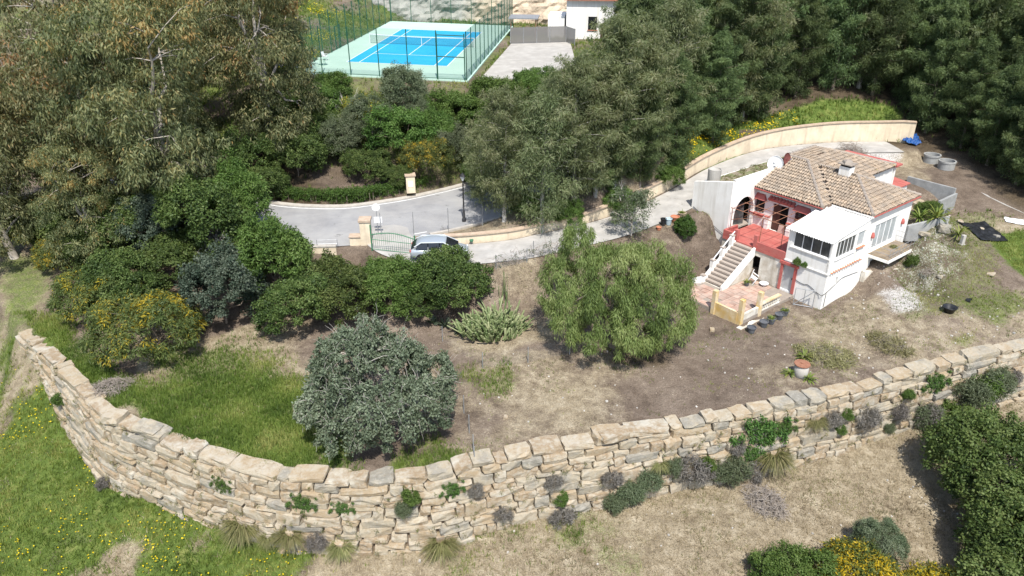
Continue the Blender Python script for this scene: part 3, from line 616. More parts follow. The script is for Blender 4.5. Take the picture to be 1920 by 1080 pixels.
for k in range(len(lvl) - 1):
    s = g3.uniform(-1, 0.2) + 7.4
    while s < WLEN - 0.5:
        L = float(np.clip(g3.lognormal(0.18, 0.45), 0.45, 2.6)); L *= (1.1 if k == 0 else 1.0)
        sm = s + L / 2; s += L
        p, t, nrm, sl = wall_pt(sm); top = p[2] - lv(k, sm); bot = p[2] - lv(k + 1, sm)
        if k == 0: top += g3.choice([-.12, 0.0, 0.04, 0.12], p=[.25, .4, .25, .1])
        h = top - bot; zm = (top + bot) / 2; off = BATTER * (p[2] - zm)
        D = g3.uniform(0.8, 1.15) * (1.0 if k == 0 else 1)
        q = p[:2] + nrm * off; fl = float(f_lo(*(q + nrm * .4)))
        if top < fl - 0.1: continue
        c2 = q + nrm * (g3.normal(0, 0.05) - D / 2 + .05)
        split = h > 0.56 and L < 1.3 and g3.random() < 0.22 and k > 0
        for (zz, hh) in ([(zm, h)] if not split else [(zm + h * .26, h * .48), (zm - h * .25, h * .5)]):
            stones.append((c2[0], c2[1], zz, L * .985, D, hh * .97, math.atan2(t[1], t[0]) + g3.normal(0, .03), -math.atan(sl) + g3.normal(0, .025), g3.integers(len(BLK)), g3.random() < .5))
# a few outsize cap blocks that show along the top
for (px, py, z, L, D, h, dr) in [(216, 778, .02, 1.2, 1.0, .5, .2), (278, 800, -.1, 1.5, 1.0, .4, .1), (1152, 812, -.12, 1.7, .8, .4, .05)]:
    p = at(px, py, z); d_, z_, a_ = near_line([p[0]], [p[1]], WALL); _, t, nrm, _ = wall_pt(a_[0])
    stones.append((p[0], p[1], z - h * .25, L, D, h, math.atan2(t[1], t[0]) + dr, g3.normal(0, .06), g3.integers(len(BLK)), False))
def stone_matrix(c):
    x, y, z, L, D, h, rz, ry, b, fl = c
    return Matrix.Translation((x - wr[0], y - wr[1], z - wr[2])) @ Matrix.Rotation(rz + (math.pi if fl else 0), 4, 'Z') @ Matrix.Rotation(-ry if fl else ry, 4, 'Y') @ Matrix.Diagonal((L, D, h, 1))
def seen_size(c):
    d = np.array(c[:3]) - np.array([0, 0, CAM_H]); zc = d @ _fw; px = 960 + FPX * d[0] / zc; py = 540 - FPX * (d @ _up) / zc
    return (c[3] * c[5] / zc ** 2) if (-20 < px < 1940 and py < 1090) else 0
stones.sort(key=seen_size, reverse=True)
for c in stones[:296]:
    o = link('stone', BLKM[c[8]], wall_root); o.matrix_local = stone_matrix(c)
Vs, Fs, n0 = [], [], 0
for c in stones[296:]:
    V_, F_ = BLK[c[8]]; M_ = np.array(stone_matrix(c)); Vs.append(V_ @ M_[:3, :3].T + M_[:3, 3]); Fs.append(F_ + n0); n0 += len(V_)
setp(link('small_stones', np_mesh('small_stones', np.vstack(Vs), np.vstack(Fs)), wall_root, 'stone_many'), kind='stuff')
cm = MB(); cv = []
for s in np.arange(7.0, WLEN, 0.8):
    p, t, nrm, _ = wall_pt(s); b = p[:2] + nrm * (BATTER * 5.3 - .28); a = p[:2] - nrm * .30
    cv.append((a[0] - wr[0], a[1] - wr[1], p[2] - .32 - wr[2], b[0] - wr[0], b[1] - wr[1], p[2] - 5.5 - wr[2]))
n = len(cv); cm.add([c[:3] for c in cv] + [c[3:] for c in cv], [(i, i + 1, n + i + 1, n + i) for i in range(n - 1)]); cm.build('earth_core', 'earth_core', wall_root)


# ------------------------------------------------------------------ the house
house = empty('house', (HA[0], HA[1], 0), -VH, label='run-down white villa with brown barrel tile roof and red terrace', cat='house')
def panel(axis, f0, f1, a0, a1, z0, z1, holes=(), top=None):
    """wall slab across `axis` ('u': runs along u, thickness in v) with rectangular openings"""
    mb = MB(); As = sorted({a0, a1, *[h[0] for h in holes], *[h[1] for h in holes]}); Zs = sorted({z0, z1, *[h[2] for h in holes], *[h[3] for h in holes]})
    for i in range(len(As) - 1):
        for j in range(len(Zs) - 1):
            ca, cz = (As[i] + As[i + 1]) / 2, (Zs[j] + Zs[j + 1]) / 2
            if any(h[0] < ca < h[1] and h[2] < cz < h[3] for h in holes): continue
            if axis == 'u': mb.box(As[i], As[i + 1], f0, f1, Zs[j], Zs[j + 1])
            else: mb.box(f0, f1, As[i], As[i + 1], Zs[j], Zs[j + 1])
    return mb
def win(axis, f, a0, a1, z0, z1, n=2, glass='glass_grey', frame='white_metal', name='window', rails=0, fw_=0.05, parent=None):
    """f: outer face position; the window sits just behind it"""
    P = parent or house
    B = (lambda mb, a, b, d0, d1, c, d: mb.box(a, b, d0, d1, c, d)) if axis == 'u' else (lambda mb, a, b, d0, d1, c, d: mb.box(d0, d1, a, b, c, d))
    s = 1 if axis == 'u' else -1                               # inwards
    fr = MB(); q = lambda x: f + s * x
    d0, d1 = sorted((q(0.06), q(0.12)))
    B(fr, a0, a1, d0, d1, z0, z0 + fw_); B(fr, a0, a1, d0, d1, z1 - fw_, z1); B(fr, a0, a0 + fw_, d0, d1, z0 + fw_, z1 - fw_); B(fr, a1 - fw_, a1, d0, d1, z0 + fw_, z1 - fw_)
    W = fr.build(name, frame, P)
    st = (a1 - a0) / n
    for i in range(1, n):
        mm = MB(); B(mm, a0 + i * st - fw_ * .5, a0 + i * st + fw_ * .5, d0 + .004, d1 - .004, z0 + fw_, z1 - fw_); mm.build('mullion', frame, W)
    for r in range(rails):
        mm = MB(); zz = z0 + (z1 - z0) * (r + 1) / (rails + 1); B(mm, a0 + fw_, a1 - fw_, d0 + .01, d1 - .01, zz - .02, zz + .02); mm.build('rail', frame, W)
    e0, e1 = sorted((q(0.085), q(0.095)))
    for i in range(n):
        mm = MB(); B(mm, a0 + i * st + fw_ * .5, a0 + (i + 1) * st - fw_ * .5, e0, e1, z0 + fw_ * .6, z1 - fw_ * .6); mm.build('pane', glass, W)
    return W
# basement: front wall with the red-framed door and the dark opening below the stairs, side wall
panel('u', 0.0, 0.25, -3.52, -0.001, -0.6, 2.93, [(-3.36, -2.46, 0.62, 2.62)]).build('basement_wall', 'white_wall', house)
panel('u', 0.03, 0.25, -8.9, -3.521, -0.6, 2.78, [(-6.05, -5.35, -0.5, 2.35)]).build('old_basement_wall', 'stained_wall', house, label='stained flaking basement wall under the red terrace')
panel('v', -0.25, 0.0, 0.251, 5.2, -0.6, 2.93, [(1.35, 1.62, 1.75, 2.35)]).build('basement_wall', 'white_wall', house)
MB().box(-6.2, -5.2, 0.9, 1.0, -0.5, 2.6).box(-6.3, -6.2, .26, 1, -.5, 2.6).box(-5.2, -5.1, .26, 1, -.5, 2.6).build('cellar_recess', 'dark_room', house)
MB().box(-0.2, -0.15, 1.3, 1.7, 1.7, 2.4).build('vent', 'grey_metal', house)
dr = MB().box(-3.36, -2.46, 0.10, 0.15, 0.62, 2.62).build('door', 'door_grey', house, label='grey metal basement door in a dark red frame')
MB().box(-2.62, -2.56, 0.05, 0.10, 1.55, 1.68).build('handle', 'dark_metal', dr)
MB().box(-3.56, -3.36, -0.08, 0.12, 0.55, 2.62).box(-2.46, -2.24, -0.08, 0.12, 0.55, 2.62).box(-3.66, -2.14, -0.14, 0.12, 2.621, 2.82).build('door_frame', 'red_paint', dr)
# ledge slab between basement and sunroom
MB().box(-3.40, 0.07, -0.07, 4.6, 2.931, 3.0).build('ledge', 'white_wall', house)
# sunroom
panel('u', 0.0, 0.16, -3.36, -0.10, 3.0, 5.36, [(-2.97, -0.16, 4.12, 5.30)]).build('sunroom_wall', 'white_wall', house)
panel('v', -0.16, 0.0, 0.0, 4.75, 3.0, 5.36, [(0.62, 3.08, 3.95, 5.24), (3.28, 4.30, 4.10, 5.26)]).build('sunroom_wall', 'white_wall', house)
panel('v', -3.36, -3.22, 0.161, 4.75, 3.0, 5.36).build('sunroom_wall', 'white_wall', house)
for k, (a, b) in enumerate([(1.2, 3.4), (3.4, 4.75)]):
    MB().hexa([(-.158, a, 5.361), (-.004, a, 5.361), (-.004, b, 5.361), (-.158, b, 5.361)], [(-.158, a, 5.38 + .135 * a - .02), (-.004, a, 5.38 + .135 * a - .02), (-.004, b, 5.38 + .135 * b - .02), (-.158, b, 5.38 + .135 * b - .02)]).build('gable_strip', 'white_wall', house)
win('u', 0.0, -2.97, -0.16, 4.12, 5.30, 4)
win('v', 0.0, 0.62, 3.08, 3.95, 5.24, 5)
win('v', 0.0, 3.28, 4.30, 4.10, 5.26, 1, 'glass_pale')
MB().box(-3.1, -0.06, -0.10, 0.058, 4.05, 4.118).build('sill', 'white_wall', house)
MB().box(-0.058, 0.10, 0.55, 3.15, 3.885, 3.948).build('sill', 'white_wall', house)
MB().box(-0.058, 0.16, 3.3, 4.3, 4.03, 4.09).build('sill', 'terracotta', house)
for k in range(13):
    mb = MB(); mb.lathe([(0.10, 0), (0.085, 0.05), (0.0, 0.075)], 8, (0.10, 0.35 + k * 0.31, 3.0)); mb.build('edge_tile', 'terracotta', house)
# corrugated white roof of the sunroom
nc, V_, F_ = 96, [], []
us = np.linspace(-3.55, 0.10, nc)
for j, v in enumerate(np.linspace(-0.28, 4.62, 6)):
    for i, u in enumerate(us): V_.append((u, v, 5.43 + 0.135 * v + 0.032 * math.sin(u * 2 * math.pi / 0.19) + 0.02 * math.sin(v * 1.3 + u)))
for j in range(5):
    for i in range(nc - 1): a = j * nc + i; F_.append((a, a + 1, a + nc + 1, a + nc))
o = link('corrugated_roof', np_mesh('corrugated_roof', V_, F_, smooth=True), house, 'sheet_roof'); o['label'] = 'white corrugated sheet roof over the sunroom'
sol = o.modifiers.new('t', 'SOLIDIFY'); sol.thickness = 0.012
# right wing side wall with sliding window, front strip, back wall
panel('v', -0.46, -0.20, 4.76, 11.2, 0.4, 6.12, [(6.05, 9.35, 3.08, 5.05)]).build('side_wall', 'white_wall', house)
panel('v', -0.2, -0.01, 5.2, 6.0, 0.4, 2.9).build('side_pier', 'white_wall', house)
win('v', -0.20, 6.05, 9.35, 3.08, 5.05, 4, 'glass_pale', 'white_metal', 'sliding_window', 0, 0.09)
panel('u', 4.85, 5.05, -3.1, -0.461, 3.0, 6.12).build('front_strip', 'white_wall', house)
panel('u', 10.95, 11.2, -4.6, -0.461, 1.5, 6.12).build('back_wall', 'white_wall', house)
panel('v', -4.66, -4.42, 11.201, 16.2, 1.5, 6.5).build('rear_side_wall', 'white_wall', house)
panel('u', 16.201, 16.4, -9.0, -4.3, 2.0, 6.42).build('rear_wall', 'white_wall', house)
MB().box(-9.1, -4.1, 16.0, 17.0, 6.421, 6.56).build('red_coping', 'red_paint', house)
for v in (5.75, 10.15):
    mb = MB(); mb.lathe([(0.02, 0), (0.13, .02), (0.15, .14), (0.13, .26), (0.07, .42), (0.0, .46)], 10, (-0.13, v, 4.15)); mb.build('wall_lantern', 'red_paint', house)
# balcony at the side
sl_ = MB().box(-0.199, 1.5, 5.55, 9.7, 2.72, 2.93).build('balcony', 'white_wall', house)
MB().box(-0.15, 1.44, 5.6, 9.65, 2.931, 2.95).build('balcony_floor', 'old_boards', sl_)
rl = MB()
for v in np.linspace(5.6, 9.65, 9): rl.tube([(1.45, v, 2.94), (1.45, v, 3.75)], .013, 5)
for z in (3.35, 3.75): rl.tube([(1.45, 5.6, z), (1.45, 9.65, z)], .015, 5); rl.tube([(1.45, 9.65, z), (-.2, 9.65, z)], .015, 5); rl.tube([(1.45, 5.6, z), (-.2, 5.6, z)], .015, 5)
rl.build('railing', 'grey_metal', sl_)
# low rubble wall running on from the house corner
lw = empty('low_wall', hp(0.05, 4.6, .6), -VH, label='low crumbling white wall running right from the house corner below the balcony', cat='wall')
MB().hexa([(0, 0.3, -.9), (.28, 0.3, -.9), (1.35, 3.4, -.7), (1.05, 3.4, -.7)], [(0, 0.3, 1.25), (.28, 0.3, 1.2), (1.35, 3.4, 1.0), (1.05, 3.4, 1.05)]).build('wall_body', 'stained_wall', lw)
MB().hexa([(1.06, 3.42, -.9), (1.38, 3.42, -.9), (2.2, 5.3, -.6), (1.95, 5.3, -.6)], [(1.06, 3.42, .95), (1.38, 3.42, .92), (2.2, 5.3, .95), (1.95, 5.3, .95)]).build('wall_body', 'stained_wall', lw)
# left wing facade behind the terrace
FV = 3.85
panel('u', FV, FV + .25, -9.5, -3.1, 2.8, 6.12, [(-7.33, -5.98, 3.0, 5.19), (-9.12, -8.1, 4.1, 5.22), (-5.38, -4.2, 4.1, 5.22)]).build('facade', 'white_wall', house)
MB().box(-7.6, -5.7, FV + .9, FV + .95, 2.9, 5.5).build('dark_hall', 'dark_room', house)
MB().box(-7.33, -6.7, FV + .12, FV + .17, 3.0, 5.15).build('door_leaf', 'wood_dark', house)
gr = MB()
for u in np.linspace(-6.65, -6.0, 6): gr.tube([(u, FV + .1, 3.02), (u, FV + .1, 5.15)], .012, 4)
for z in (3.5, 4.0, 4.6): gr.tube([(-6.7, FV + .1, z), (-6.0, FV + .1, z)], .012, 4)
gr.build('door_grille', 'dark_metal', house)
MB().hexa([(-6.62, FV - .04, 3.001), (-5.98, FV - .04, 3.001), (-5.98, FV + .01, 3.001), (-6.62, FV + .01, 3.001)], [(-6.55, FV - .04, 3.62), (-6.1, FV - .04, 3.66), (-6.1, FV + .01, 3.66), (-6.55, FV + .01, 3.62)]).build('leaning_board', 'pale_board', house)
for (a, b) in ((-9.12, -8.1), (-5.38, -4.2)):
    W = win('u', FV, a, b, 4.1, 5.22, 2, 'glass_dark', 'wood_dark', 'window', 1)
    g_ = MB()
    for u in np.linspace(a + .06, b - .06, 8): g_.tube([(u, FV - .12, 4.12), (u, FV - .12, 5.2)], .011, 4)
    for z in (4.3, 4.75, 5.1): g_.tube([(a, FV - .12, z), (b, FV - .12, z)], .011, 4)
    g_.build('grille', 'dark_metal', W)
    MB().hexa([(a - .16, FV - .34, 5.24), (b + .16, FV - .34, 5.24), (b + .16, FV - .002, 5.24), (a - .16, FV - .002, 5.24)], [(a + .06, FV - .1, 5.62), (b - .06, FV - .1, 5.62), (b - .06, FV - .002, 5.66), (a + .06, FV - .002, 5.66)]).build('hood', 'red_paint', W)
    MB().hexa([(a - .02, FV - .16, 3.82), (b + .02, FV - .16, 3.82), (b + .02, FV - .002, 3.82), (a - .02, FV - .002, 3.82)], [(a - .14, FV - .32, 4.06), (b + .14, FV - .32, 4.06), (b + .14, FV - .002, 4.06), (a - .14, FV - .002, 4.06)]).build('sill', 'red_paint', W)
dh = MB()
for i in range(8):
    u0 = -7.72 + i * .285; dh.tube([(u0 + .14, FV - .002, 5.68), (u0 + .14, FV - .30, 5.50)], [.13, .14], 8)
dh.box(-7.72, -5.44, FV - .26, FV - .003, 5.40, 5.49); dh.build('door_hood', 'red_paint', house)
for u in (-7.62, -5.68):
    mb = MB(); mb.box(u - .16, u + .16, FV - .22, FV - .002, 3.001, 3.9).box(u - .2, u + .2, FV - .26, FV - .003, 3.901, 3.98).box(u - .18, u + .18, FV - .24, FV - .003, 3.40, 3.48); mb.build('door_pier', 'white_wall', house)
    MB().box(u - .21, u + .21, FV - .27, FV - .001, 3.981, 4.05).build('pier_cap', 'red_paint', house)
# red terrace
MB().box(-8.86, -3.37, -0.04, FV - .001, 2.781, 3.0).build('terrace_floor', 'red_floor', house)
for i in range(5):
    MB().box(-8.7, -3.5, .15 + i * .72, .165 + i * .72, 3.001, 3.005).build('floor_joint', 'red_paint', house)
MB().box(-5.9, -3.38, -0.03, 0.13, 3.001, 3.46).build('parapet', 'red_paint', house)
MB().box(-8.86, -7.75, -0.03, 0.13, 3.001, 3.50).build('parapet', 'red_paint', house)
MB().box(-8.87, -8.70, 0.131, 1.6, 3.001, 3.50).build('parapet', 'red_paint', house)
MB().box(-6.10, -5.82, -0.08, 0.22, 3.001, 3.95).build('parapet_pier', 'red_paint', house)
MB().box(-7.82, -7.56, -0.08, 0.22, 3.001, 3.85).build('parapet_pier', 'red_paint', house)
MB().box(-3.78, -3.40, 1.9, 2.3, 3.001, 3.45).build('parapet_pier', 'red_paint', house)
# big blind wall left of the terrace with the arched opening, and the block it closes
mb = MB()
mb.hexa([(-12.5, .45, 1.5), (-8.9, .45, 1.5), (-8.9, .75, 1.5), (-12.5, .75, 1.5)], [(-12.5, .45, 6.3), (-8.9, .45, 7.2), (-8.9, .75, 7.2), (-12.5, .75, 6.3)])
bw = mb.build('blind_wall', 'white_wall', house, label='tall blank white wall left of the red terrace')
MB().hexa([(-12.5, .76, 1.5), (-12.25, .76, 1.5), (-12.25, 11, 3), (-12.5, 11, 3)], [(-12.5, .76, 6.10), (-12.25, .76, 6.10), (-12.25, 11, 6.02), (-12.5, 11, 6.02)]).build('annex_wall', 'white_wall', house)
# arched side wall facing the terrace, built as a slab with a real arch
def arch_wall():
    mb = MB(); n = 14; c, r, zs, z0, z1 = 2.35, 1.25, 4.25, 2.8, 7.25; v0, v1 = .76, 8.4
    for (x0, x1) in ((-9.15, -8.9),):
        ring = [(c + r * math.cos(math.pi * i / n), zs + r * 1.08 * math.sin(math.pi * i / n)) for i in range(n + 1)]
        for x in (x0, x1):
            V = []; F = []
            for (a, z) in ring: V.append((x, a, z)); V.append((x, a, z1))
            F += [(2 * i, 2 * i + 1, 2 * i + 3, 2 * i + 2) for i in range(n)]
            k = len(V); V += [(x, c + r, z0), (x, v1, z0), (x, v1, z1), (x, c + r, z1), (x, v0, z0), (x, c - r, z0), (x, c - r, z1), (x, v0, z1)]; F += [(k, k + 1, k + 2, k + 3), (k + 4, k + 5, k + 6, k + 7)]
            mb.add(V, F)
        V = []; 
        for (a, z) in [(c + r, z0)] + ring + [(c - r, z0)]: V += [(x0, a, z), (x1, a, z)]
        mb.add(V, [(2 * i, 2 * i + 1, 2 * i + 3, 2 * i + 2) for i in range(len(V) // 2 - 1)])
        mb.add([(x0, v0, z1), (x1, v0, z1), (x1, v1, z1), (x0, v1, z1)], [(0, 1, 2, 3)])
    return mb
arch_wall().build('arch_wall', 'white_wall', house)
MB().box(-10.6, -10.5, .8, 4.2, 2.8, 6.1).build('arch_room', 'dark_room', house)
MB().box(-10.5, -9.16, .8, 4.2, 2.9, 3.0).build('arch_floor', 'steps', house)
MB().hexa([(-9.9, 2.2, 3.01), (-9.5, 3.2, 3.01), (-9.4, 3.2, 3.01), (-9.8, 2.2, 3.01)], [(-9.9, 2.2, 4.6), (-9.7, 3.3, 4.75), (-9.6, 3.3, 4.75), (-9.8, 2.2, 4.6)]).build('leaning_panel', 'glass_grey', house)
# flat top of the annex under soil and weeds
xs = np.linspace(-12.24, -9.0, 12); ys = np.linspace(.76, 13.0, 30); V_ = []
for y in ys:
    for x in xs: V_.append((x, y, 6.12 + .012 * (x + 12) * 3 + .10 * fbm(np.array([x * 3.]), np.array([y * 3.]), 2.0)[0]))
F_ = [(j * 12 + i, j * 12 + i + 1, (j + 1) * 12 + i + 1, (j + 1) * 12 + i) for j in range(29) for i in range(11)]
m_, nt_, b_ = new_mat('roof_soil'); co_ = posn(nt_); nn = noise(nt_, 1.4, 8, .7, co_)
nt_.links.new(ramp(nt_, [(0.20, 0.16, 0.11), (0.30, 0.255, 0.19), (0.12, 0.15, 0.04), (0.34, 0.31, 0.25)], nn.outputs[0], [.35, .48, .55, .68]).outputs[0], b_.inputs['Base Color']); b_.inputs['Roughness'].default_value = 1
bump(nt_, b_, noise(nt_, 12, 8, .7, co_).outputs[0], .8, .05)
link('annex_roof', np_mesh('annex_roof', V_, F_, smooth=True), house, 'roof_soil')
# barrel tile roofs
TAN = 0.40
SL = []     # polygons (u, v), height function, eave direction, upslope direction
zf = lambda v0: (lambda u, v: 6.2 + TAN * (v - v0)); ze = lambda u0: (lambda u, v: 6.2 + TAN * (u0 - u)); zb = lambda v1: (lambda u, v: 6.2 + TAN * (v1 - v))
SL.append(([(-3.1, 4.6), (.12, 4.6), (-3.33, 8.05), (-6.55, 8.05)], zf(4.6), (1, 0), (0, 1)))
SL.append(([(.12, 4.6), (.12, 11.5), (-3.33, 8.05)], ze(.12), (0, 1), (-1, 0)))
SL.append(([(.12, 11.5), (-3.1, 11.5), (-6.55, 8.05), (-3.33, 8.05)], zb(11.5), (-1, 0), (0, -1)))
SL.append(([(-8.95, 3.35), (-3.1, 3.35), (-7.3, 7.55), (-8.95, 7.55)], zf(3.35), (1, 0), (0, 1)))
SL.append(([(-3.1, 3.35), (-3.1, 4.6), (-6.55, 8.05), (-3.1, 11.5), (-4.2, 12.1), (-4.2, 15.9), (-7.6, 11.3), (-7.3, 7.55)], ze(-3.1), (0, 1), (-1, 0)))
zt = lambda u, v: 7.88 + 0.06 * (-7.3 - u)
SL.append(([(-7.3, 7.55), (-7.6, 11.3), (-8.95, 11.3), (-8.95, 7.55)], zt, (0, 1), (-1, 0)))
SL.append(([(-4.2, 15.9), (-8.95, 15.9), (-8.95, 11.3), (-7.6, 11.3)], lambda u, v: 6.64 + .276 * (15.9 - v), (-1, 0), (0, -1)))
def inset_ok(a, b, poly): return in_poly(np.array([a]), np.array([b]), poly)[0]
g5 = np.random.default_rng(5)
for (poly, zfn, ed, us_) in SL:
    base = MB(); base.prism(poly, lambda a, b: zfn(a, b) - .17, lambda a, b: zfn(a, b) - .02); R_ = base.build('roof', 'roof_base', house)
    P = np.array(poly); A_ = P @ np.array(ed, float); B_ = P @ np.array(us_, float)
    V = []; F = []
    sp, ln = 0.215, 0.33; slope = (zfn(*(np.array(us_) * 1.0)) - zfn(0, 0)); un = math.hypot(1, slope)
    for a in np.arange(A_.min() + .1, A_.max(), sp):
        for b in np.arange(B_.min() - .02, B_.max(), ln):
            cu, cv_ = np.array(ed) * a + np.array(us_) * (b + ln * .45)
            if not inset_ok(cu, cv_, poly): continue
            ja, jb = a + g5.normal(0, .012), b + g5.normal(0, .015); tw = g5.normal(0, .018); k = len(V)
            for (bb, rr, lift) in ((jb - .03, .106, .055), (jb + ln + .03, .084, .012)):
                for q in range(5):
                    th = math.pi * q / 4; oa = ja + rr * math.cos(th) + tw * (bb - jb); pt = np.array(ed) * oa + np.array(us_) * bb
                    V.append((pt[0], pt[1], zfn(pt[0], pt[1]) - .03 + lift + rr * 1.15 * math.sin(th)))
            F += [(k + q, k + q + 1, k + q + 6, k + q + 5) for q in range(4)]
    if F: setp(link('roof_tiles', np_mesh('roof_tiles', V, F), R_, 'tile'), kind='stuff')
def ridge(a, b, r=.13):
    a = np.array(a, float); b = np.array(b, float); n = max(2, int(np.linalg.norm(b - a) / .4)); mb = MB()
    for i in range(n):
        p = a + (b - a) * i / n; q = a + (b - a) * (i + 1.1) / n; mb.tube([p + [0, 0, .02], q], [r, r * .85], 8)
    mb.build('ridge_tiles', 'mortar', house, kind='stuff')
zz_ = lambda f_, u, v: (u, v, f_(u, v) + .03)
ridge(zz_(ze(.12), .1, 4.62), zz_(ze(.12), -3.33, 8.05)); ridge(zz_(ze(.12), .1, 11.48), zz_(ze(.12), -3.33, 8.05)); ridge(zz_(zf(4.6), -3.33, 8.05), zz_(zf(4.6), -6.5, 8.05))
ridge(zz_(ze(-3.1), -3.12, 3.37), zz_(ze(-3.1), -7.3, 7.55)); ridge((-8.95, 7.55, 7.92), (-7.3, 7.55, 7.92)); ridge((-8.95, 7.6, 8.0), (-8.95, 11.3, 8.0)); ridge((-4.2, 15.9, 6.68), (-7.6, 11.3, 7.95))
MB().bar((-3.12, 4.62, 6.215), (-6.5, 8.0, 7.565), .16, .03).build('valley_gutter', 'dark_metal', house)
MB().box(-9.0, -3.05, 3.28, 3.36, 6.10, 6.16).build('eave_trim', 'red_paint', house); MB().box(-3.05, .2, 4.53, 4.60, 6.06, 6.17).build('eave_trim', 'white_wall', house); MB().box(.12, .19, 4.60, 11.5, 6.10, 6.16).build('eave_trim', 'red_paint', house)
MB().hexa([(-9.12, 3.35, 6.0), (-8.96, 3.35, 6.0), (-8.96, 7.6, 7.7), (-9.12, 7.6, 7.7)], [(-9.12, 3.35, 6.3), (-8.96, 3.35, 6.3), (-8.96, 7.6, 8.0), (-9.12, 7.6, 8.0)]).build('verge_sheet', 'black_plastic', house)  # dark strip running up the left roof verge
ch = MB().box(-4.6, -3.75, 7.55, 8.25, 6.9, 8.15).build('chimney', 'white_wall', house)
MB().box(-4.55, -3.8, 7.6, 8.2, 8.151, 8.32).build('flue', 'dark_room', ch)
MB().box(-4.72, -3.63, 7.43, 8.37, 8.321, 8.39).lathe([(.5, 0), (.42, .14), (.2, .24), (0, .27)], 4, (-4.175, 7.9, 8.391)).build('chimney_cap', 'mortar', ch)
# stairs
st_ = MB().hexa([(-7.62, -3.35, -.2), (-5.98, -3.35, -.2), (-5.98, -.06, -.2), (-7.62, -.06, -.2)], [(-7.62, -3.35, .5), (-5.98, -3.35, .5), (-5.98, -.06, 2.70), (-7.62, -.06, 2.70)]).build('staircase', 'stained_wall', house)
NS = 11
for i in range(NS):
    v1 = -.05 - i * .295; z1 = 2.90 - i * .213
    bevel(MB().box(-7.6, -6.0, v1 - .33, v1, z1 - .16, z1).build('step', 'steps', st_), .012)
for (u0, u1) in ((-7.80, -7.605), (-5.995, -5.82)):
    MB().hexa([(u0, -3.6, .1), (u1, -3.6, .1), (u1, -.06, 2.3), (u0, -.06, 2.3)], [(u0, -3.6, .78), (u1, -3.6, .78), (u1, -.06, 3.0), (u0, -.06, 3.0)]).build('stringer', 'white_wall', st_)
for i, v in enumerate((-.45, -1.45, -2.5, -3.45)):
    zb_ = 2.75 - (abs(v) - .05) * .66; h_ = (1.0, .95, .9, .55)[i]
    MB().box(-7.86, -7.58, v - .14, v + .14, zb_, zb_ + h_).build('post', 'white_wall', st_); MB().box(-7.90, -7.54, v - .17, v + .17, zb_ + h_ + .001, zb_ + h_ + .05).build('post_cap', 'steps', st_)
MB().bar((-7.72, -.2, 3.75), (-7.72, -2.5, 2.05), .07, .06).build('handrail', 'white_metal', st_)
MB().hexa([(-8.7, -4.55, .2), (-8.5, -4.75, .2), (-7.6, -3.75, .3), (-7.8, -3.6, .3)], [(-8.7, -4.55, .75), (-8.5, -4.75, .75), (-7.6, -3.75, .95), (-7.8, -3.6, .95)]).build('kerb_wall', 'white_wall', st_)
# cables on the walls
def cable(pts, r=.018): return MB().tube(catmull(pts, 5), r, 5)
cable([(-2.3, -.03, 2.6), (-2.3, -.03, 1.8), (-1.6, -.03, 1.62), (-1.2, -.03, 1.7), (-.35, -.03, 1.35), (.03, -.03, 1.42), (.03, 1.2, 1.75), (.03, 2.1, 2.05), (.03, 3.3, 2.0), (.03, 4.3, 1.9)]).build('wall_cable', 'dark_metal', house)
cable([(.025, .35, 1.4), (.025, .33, .9), (.025, .3, .35)]).build('wall_cable', 'dark_metal', house)
cable([(-12.3, .42, 4.25), (-11, .40, 3.7), (-9.8, .40, 3.15), (-8.95, .40, 2.85)]).build('wall_cable', 'dark_metal', house)

# rusty pipe pergola over the terrace (a frame of its own)
pg = empty('pergola_frame', hp(-6, 2, 3.0), -VH, label='thin rusty pipe pergola frame standing over the red terrace', cat='pergola')
L_ = lambda u, v, z: (u + 6, v - 2, z - 3)
for u in (-8.6, -7.7, -6.8, -5.9, -5.0, -4.1): MB().tube([L_(u, .35, 5.2), L_(u + .02, 3.84, 5.32)], .02, 6).build('beam', 'rust', pg)
for v in (.4, 2.1): MB().tube([L_(-8.75, v, 5.23), L_(-3.6, v, 5.23)], .024, 6).build('crossbar', 'rust', pg)
for u in (-8.6, -5.9, -4.1): MB().tube([L_(u, .4, 3.0 if u > -8 else 3.5), L_(u, .4, 5.2)], .024, 6).build('post', 'rust', pg)
MB().tube([L_(-8.6, .4, 4.3), L_(-6.2, .4, 5.2)], .02, 6).build('brace', 'rust', pg)
MB().tube([L_(-8.6, 2.1, 4.1), L_(-7.2, 2.1, 5.2)], .02, 6).build('brace', 'rust', pg)

# lower paved terrace with its pillars and half-ruined parapet
lt = empty('garden_terrace', hp(-4.8, -3.2, .5), -VH, label='lower terracotta-paved terrace with three stub pillars in front of the stairs', cat='terrace')
q = lambda u, v, z: (u + 4.8, v + 3.2, z - .5)
def tbox(u0, u1, v0, v1, z0, z1): return MB().box(u0 + 4.8, u1 + 4.8, v0 + 3.2, v1 + 3.2, z0 - .5, z1 - .5)
tbox(-7.9, -2.15, -6.35, -.03, -.1, .50).build('base_slab', 'mortar', lt)
tm = MB().box(-.24, .24, -.24, .24, -.03, .03).mesh('paving_tile'); tm.materials.append(MATS['paving'])
gt = np.random.default_rng(3)
for i, u in enumerate(np.arange(-7.62, -2.35, .505)):
    for j, v in enumerate(np.arange(-6.05, -.2, .505)):
        if (u < -5.9 and v > -3.6) or (u > -3.6 and v > -1.6 and gt.random() < .7) or gt.random() < .03: continue
        o = link('paving_tile', tm, lt); o.location = q(u, v, .515 + gt.normal(0, .006)); o.rotation_euler = (gt.normal(0, .006), gt.normal(0, .006), gt.normal(0, .01))
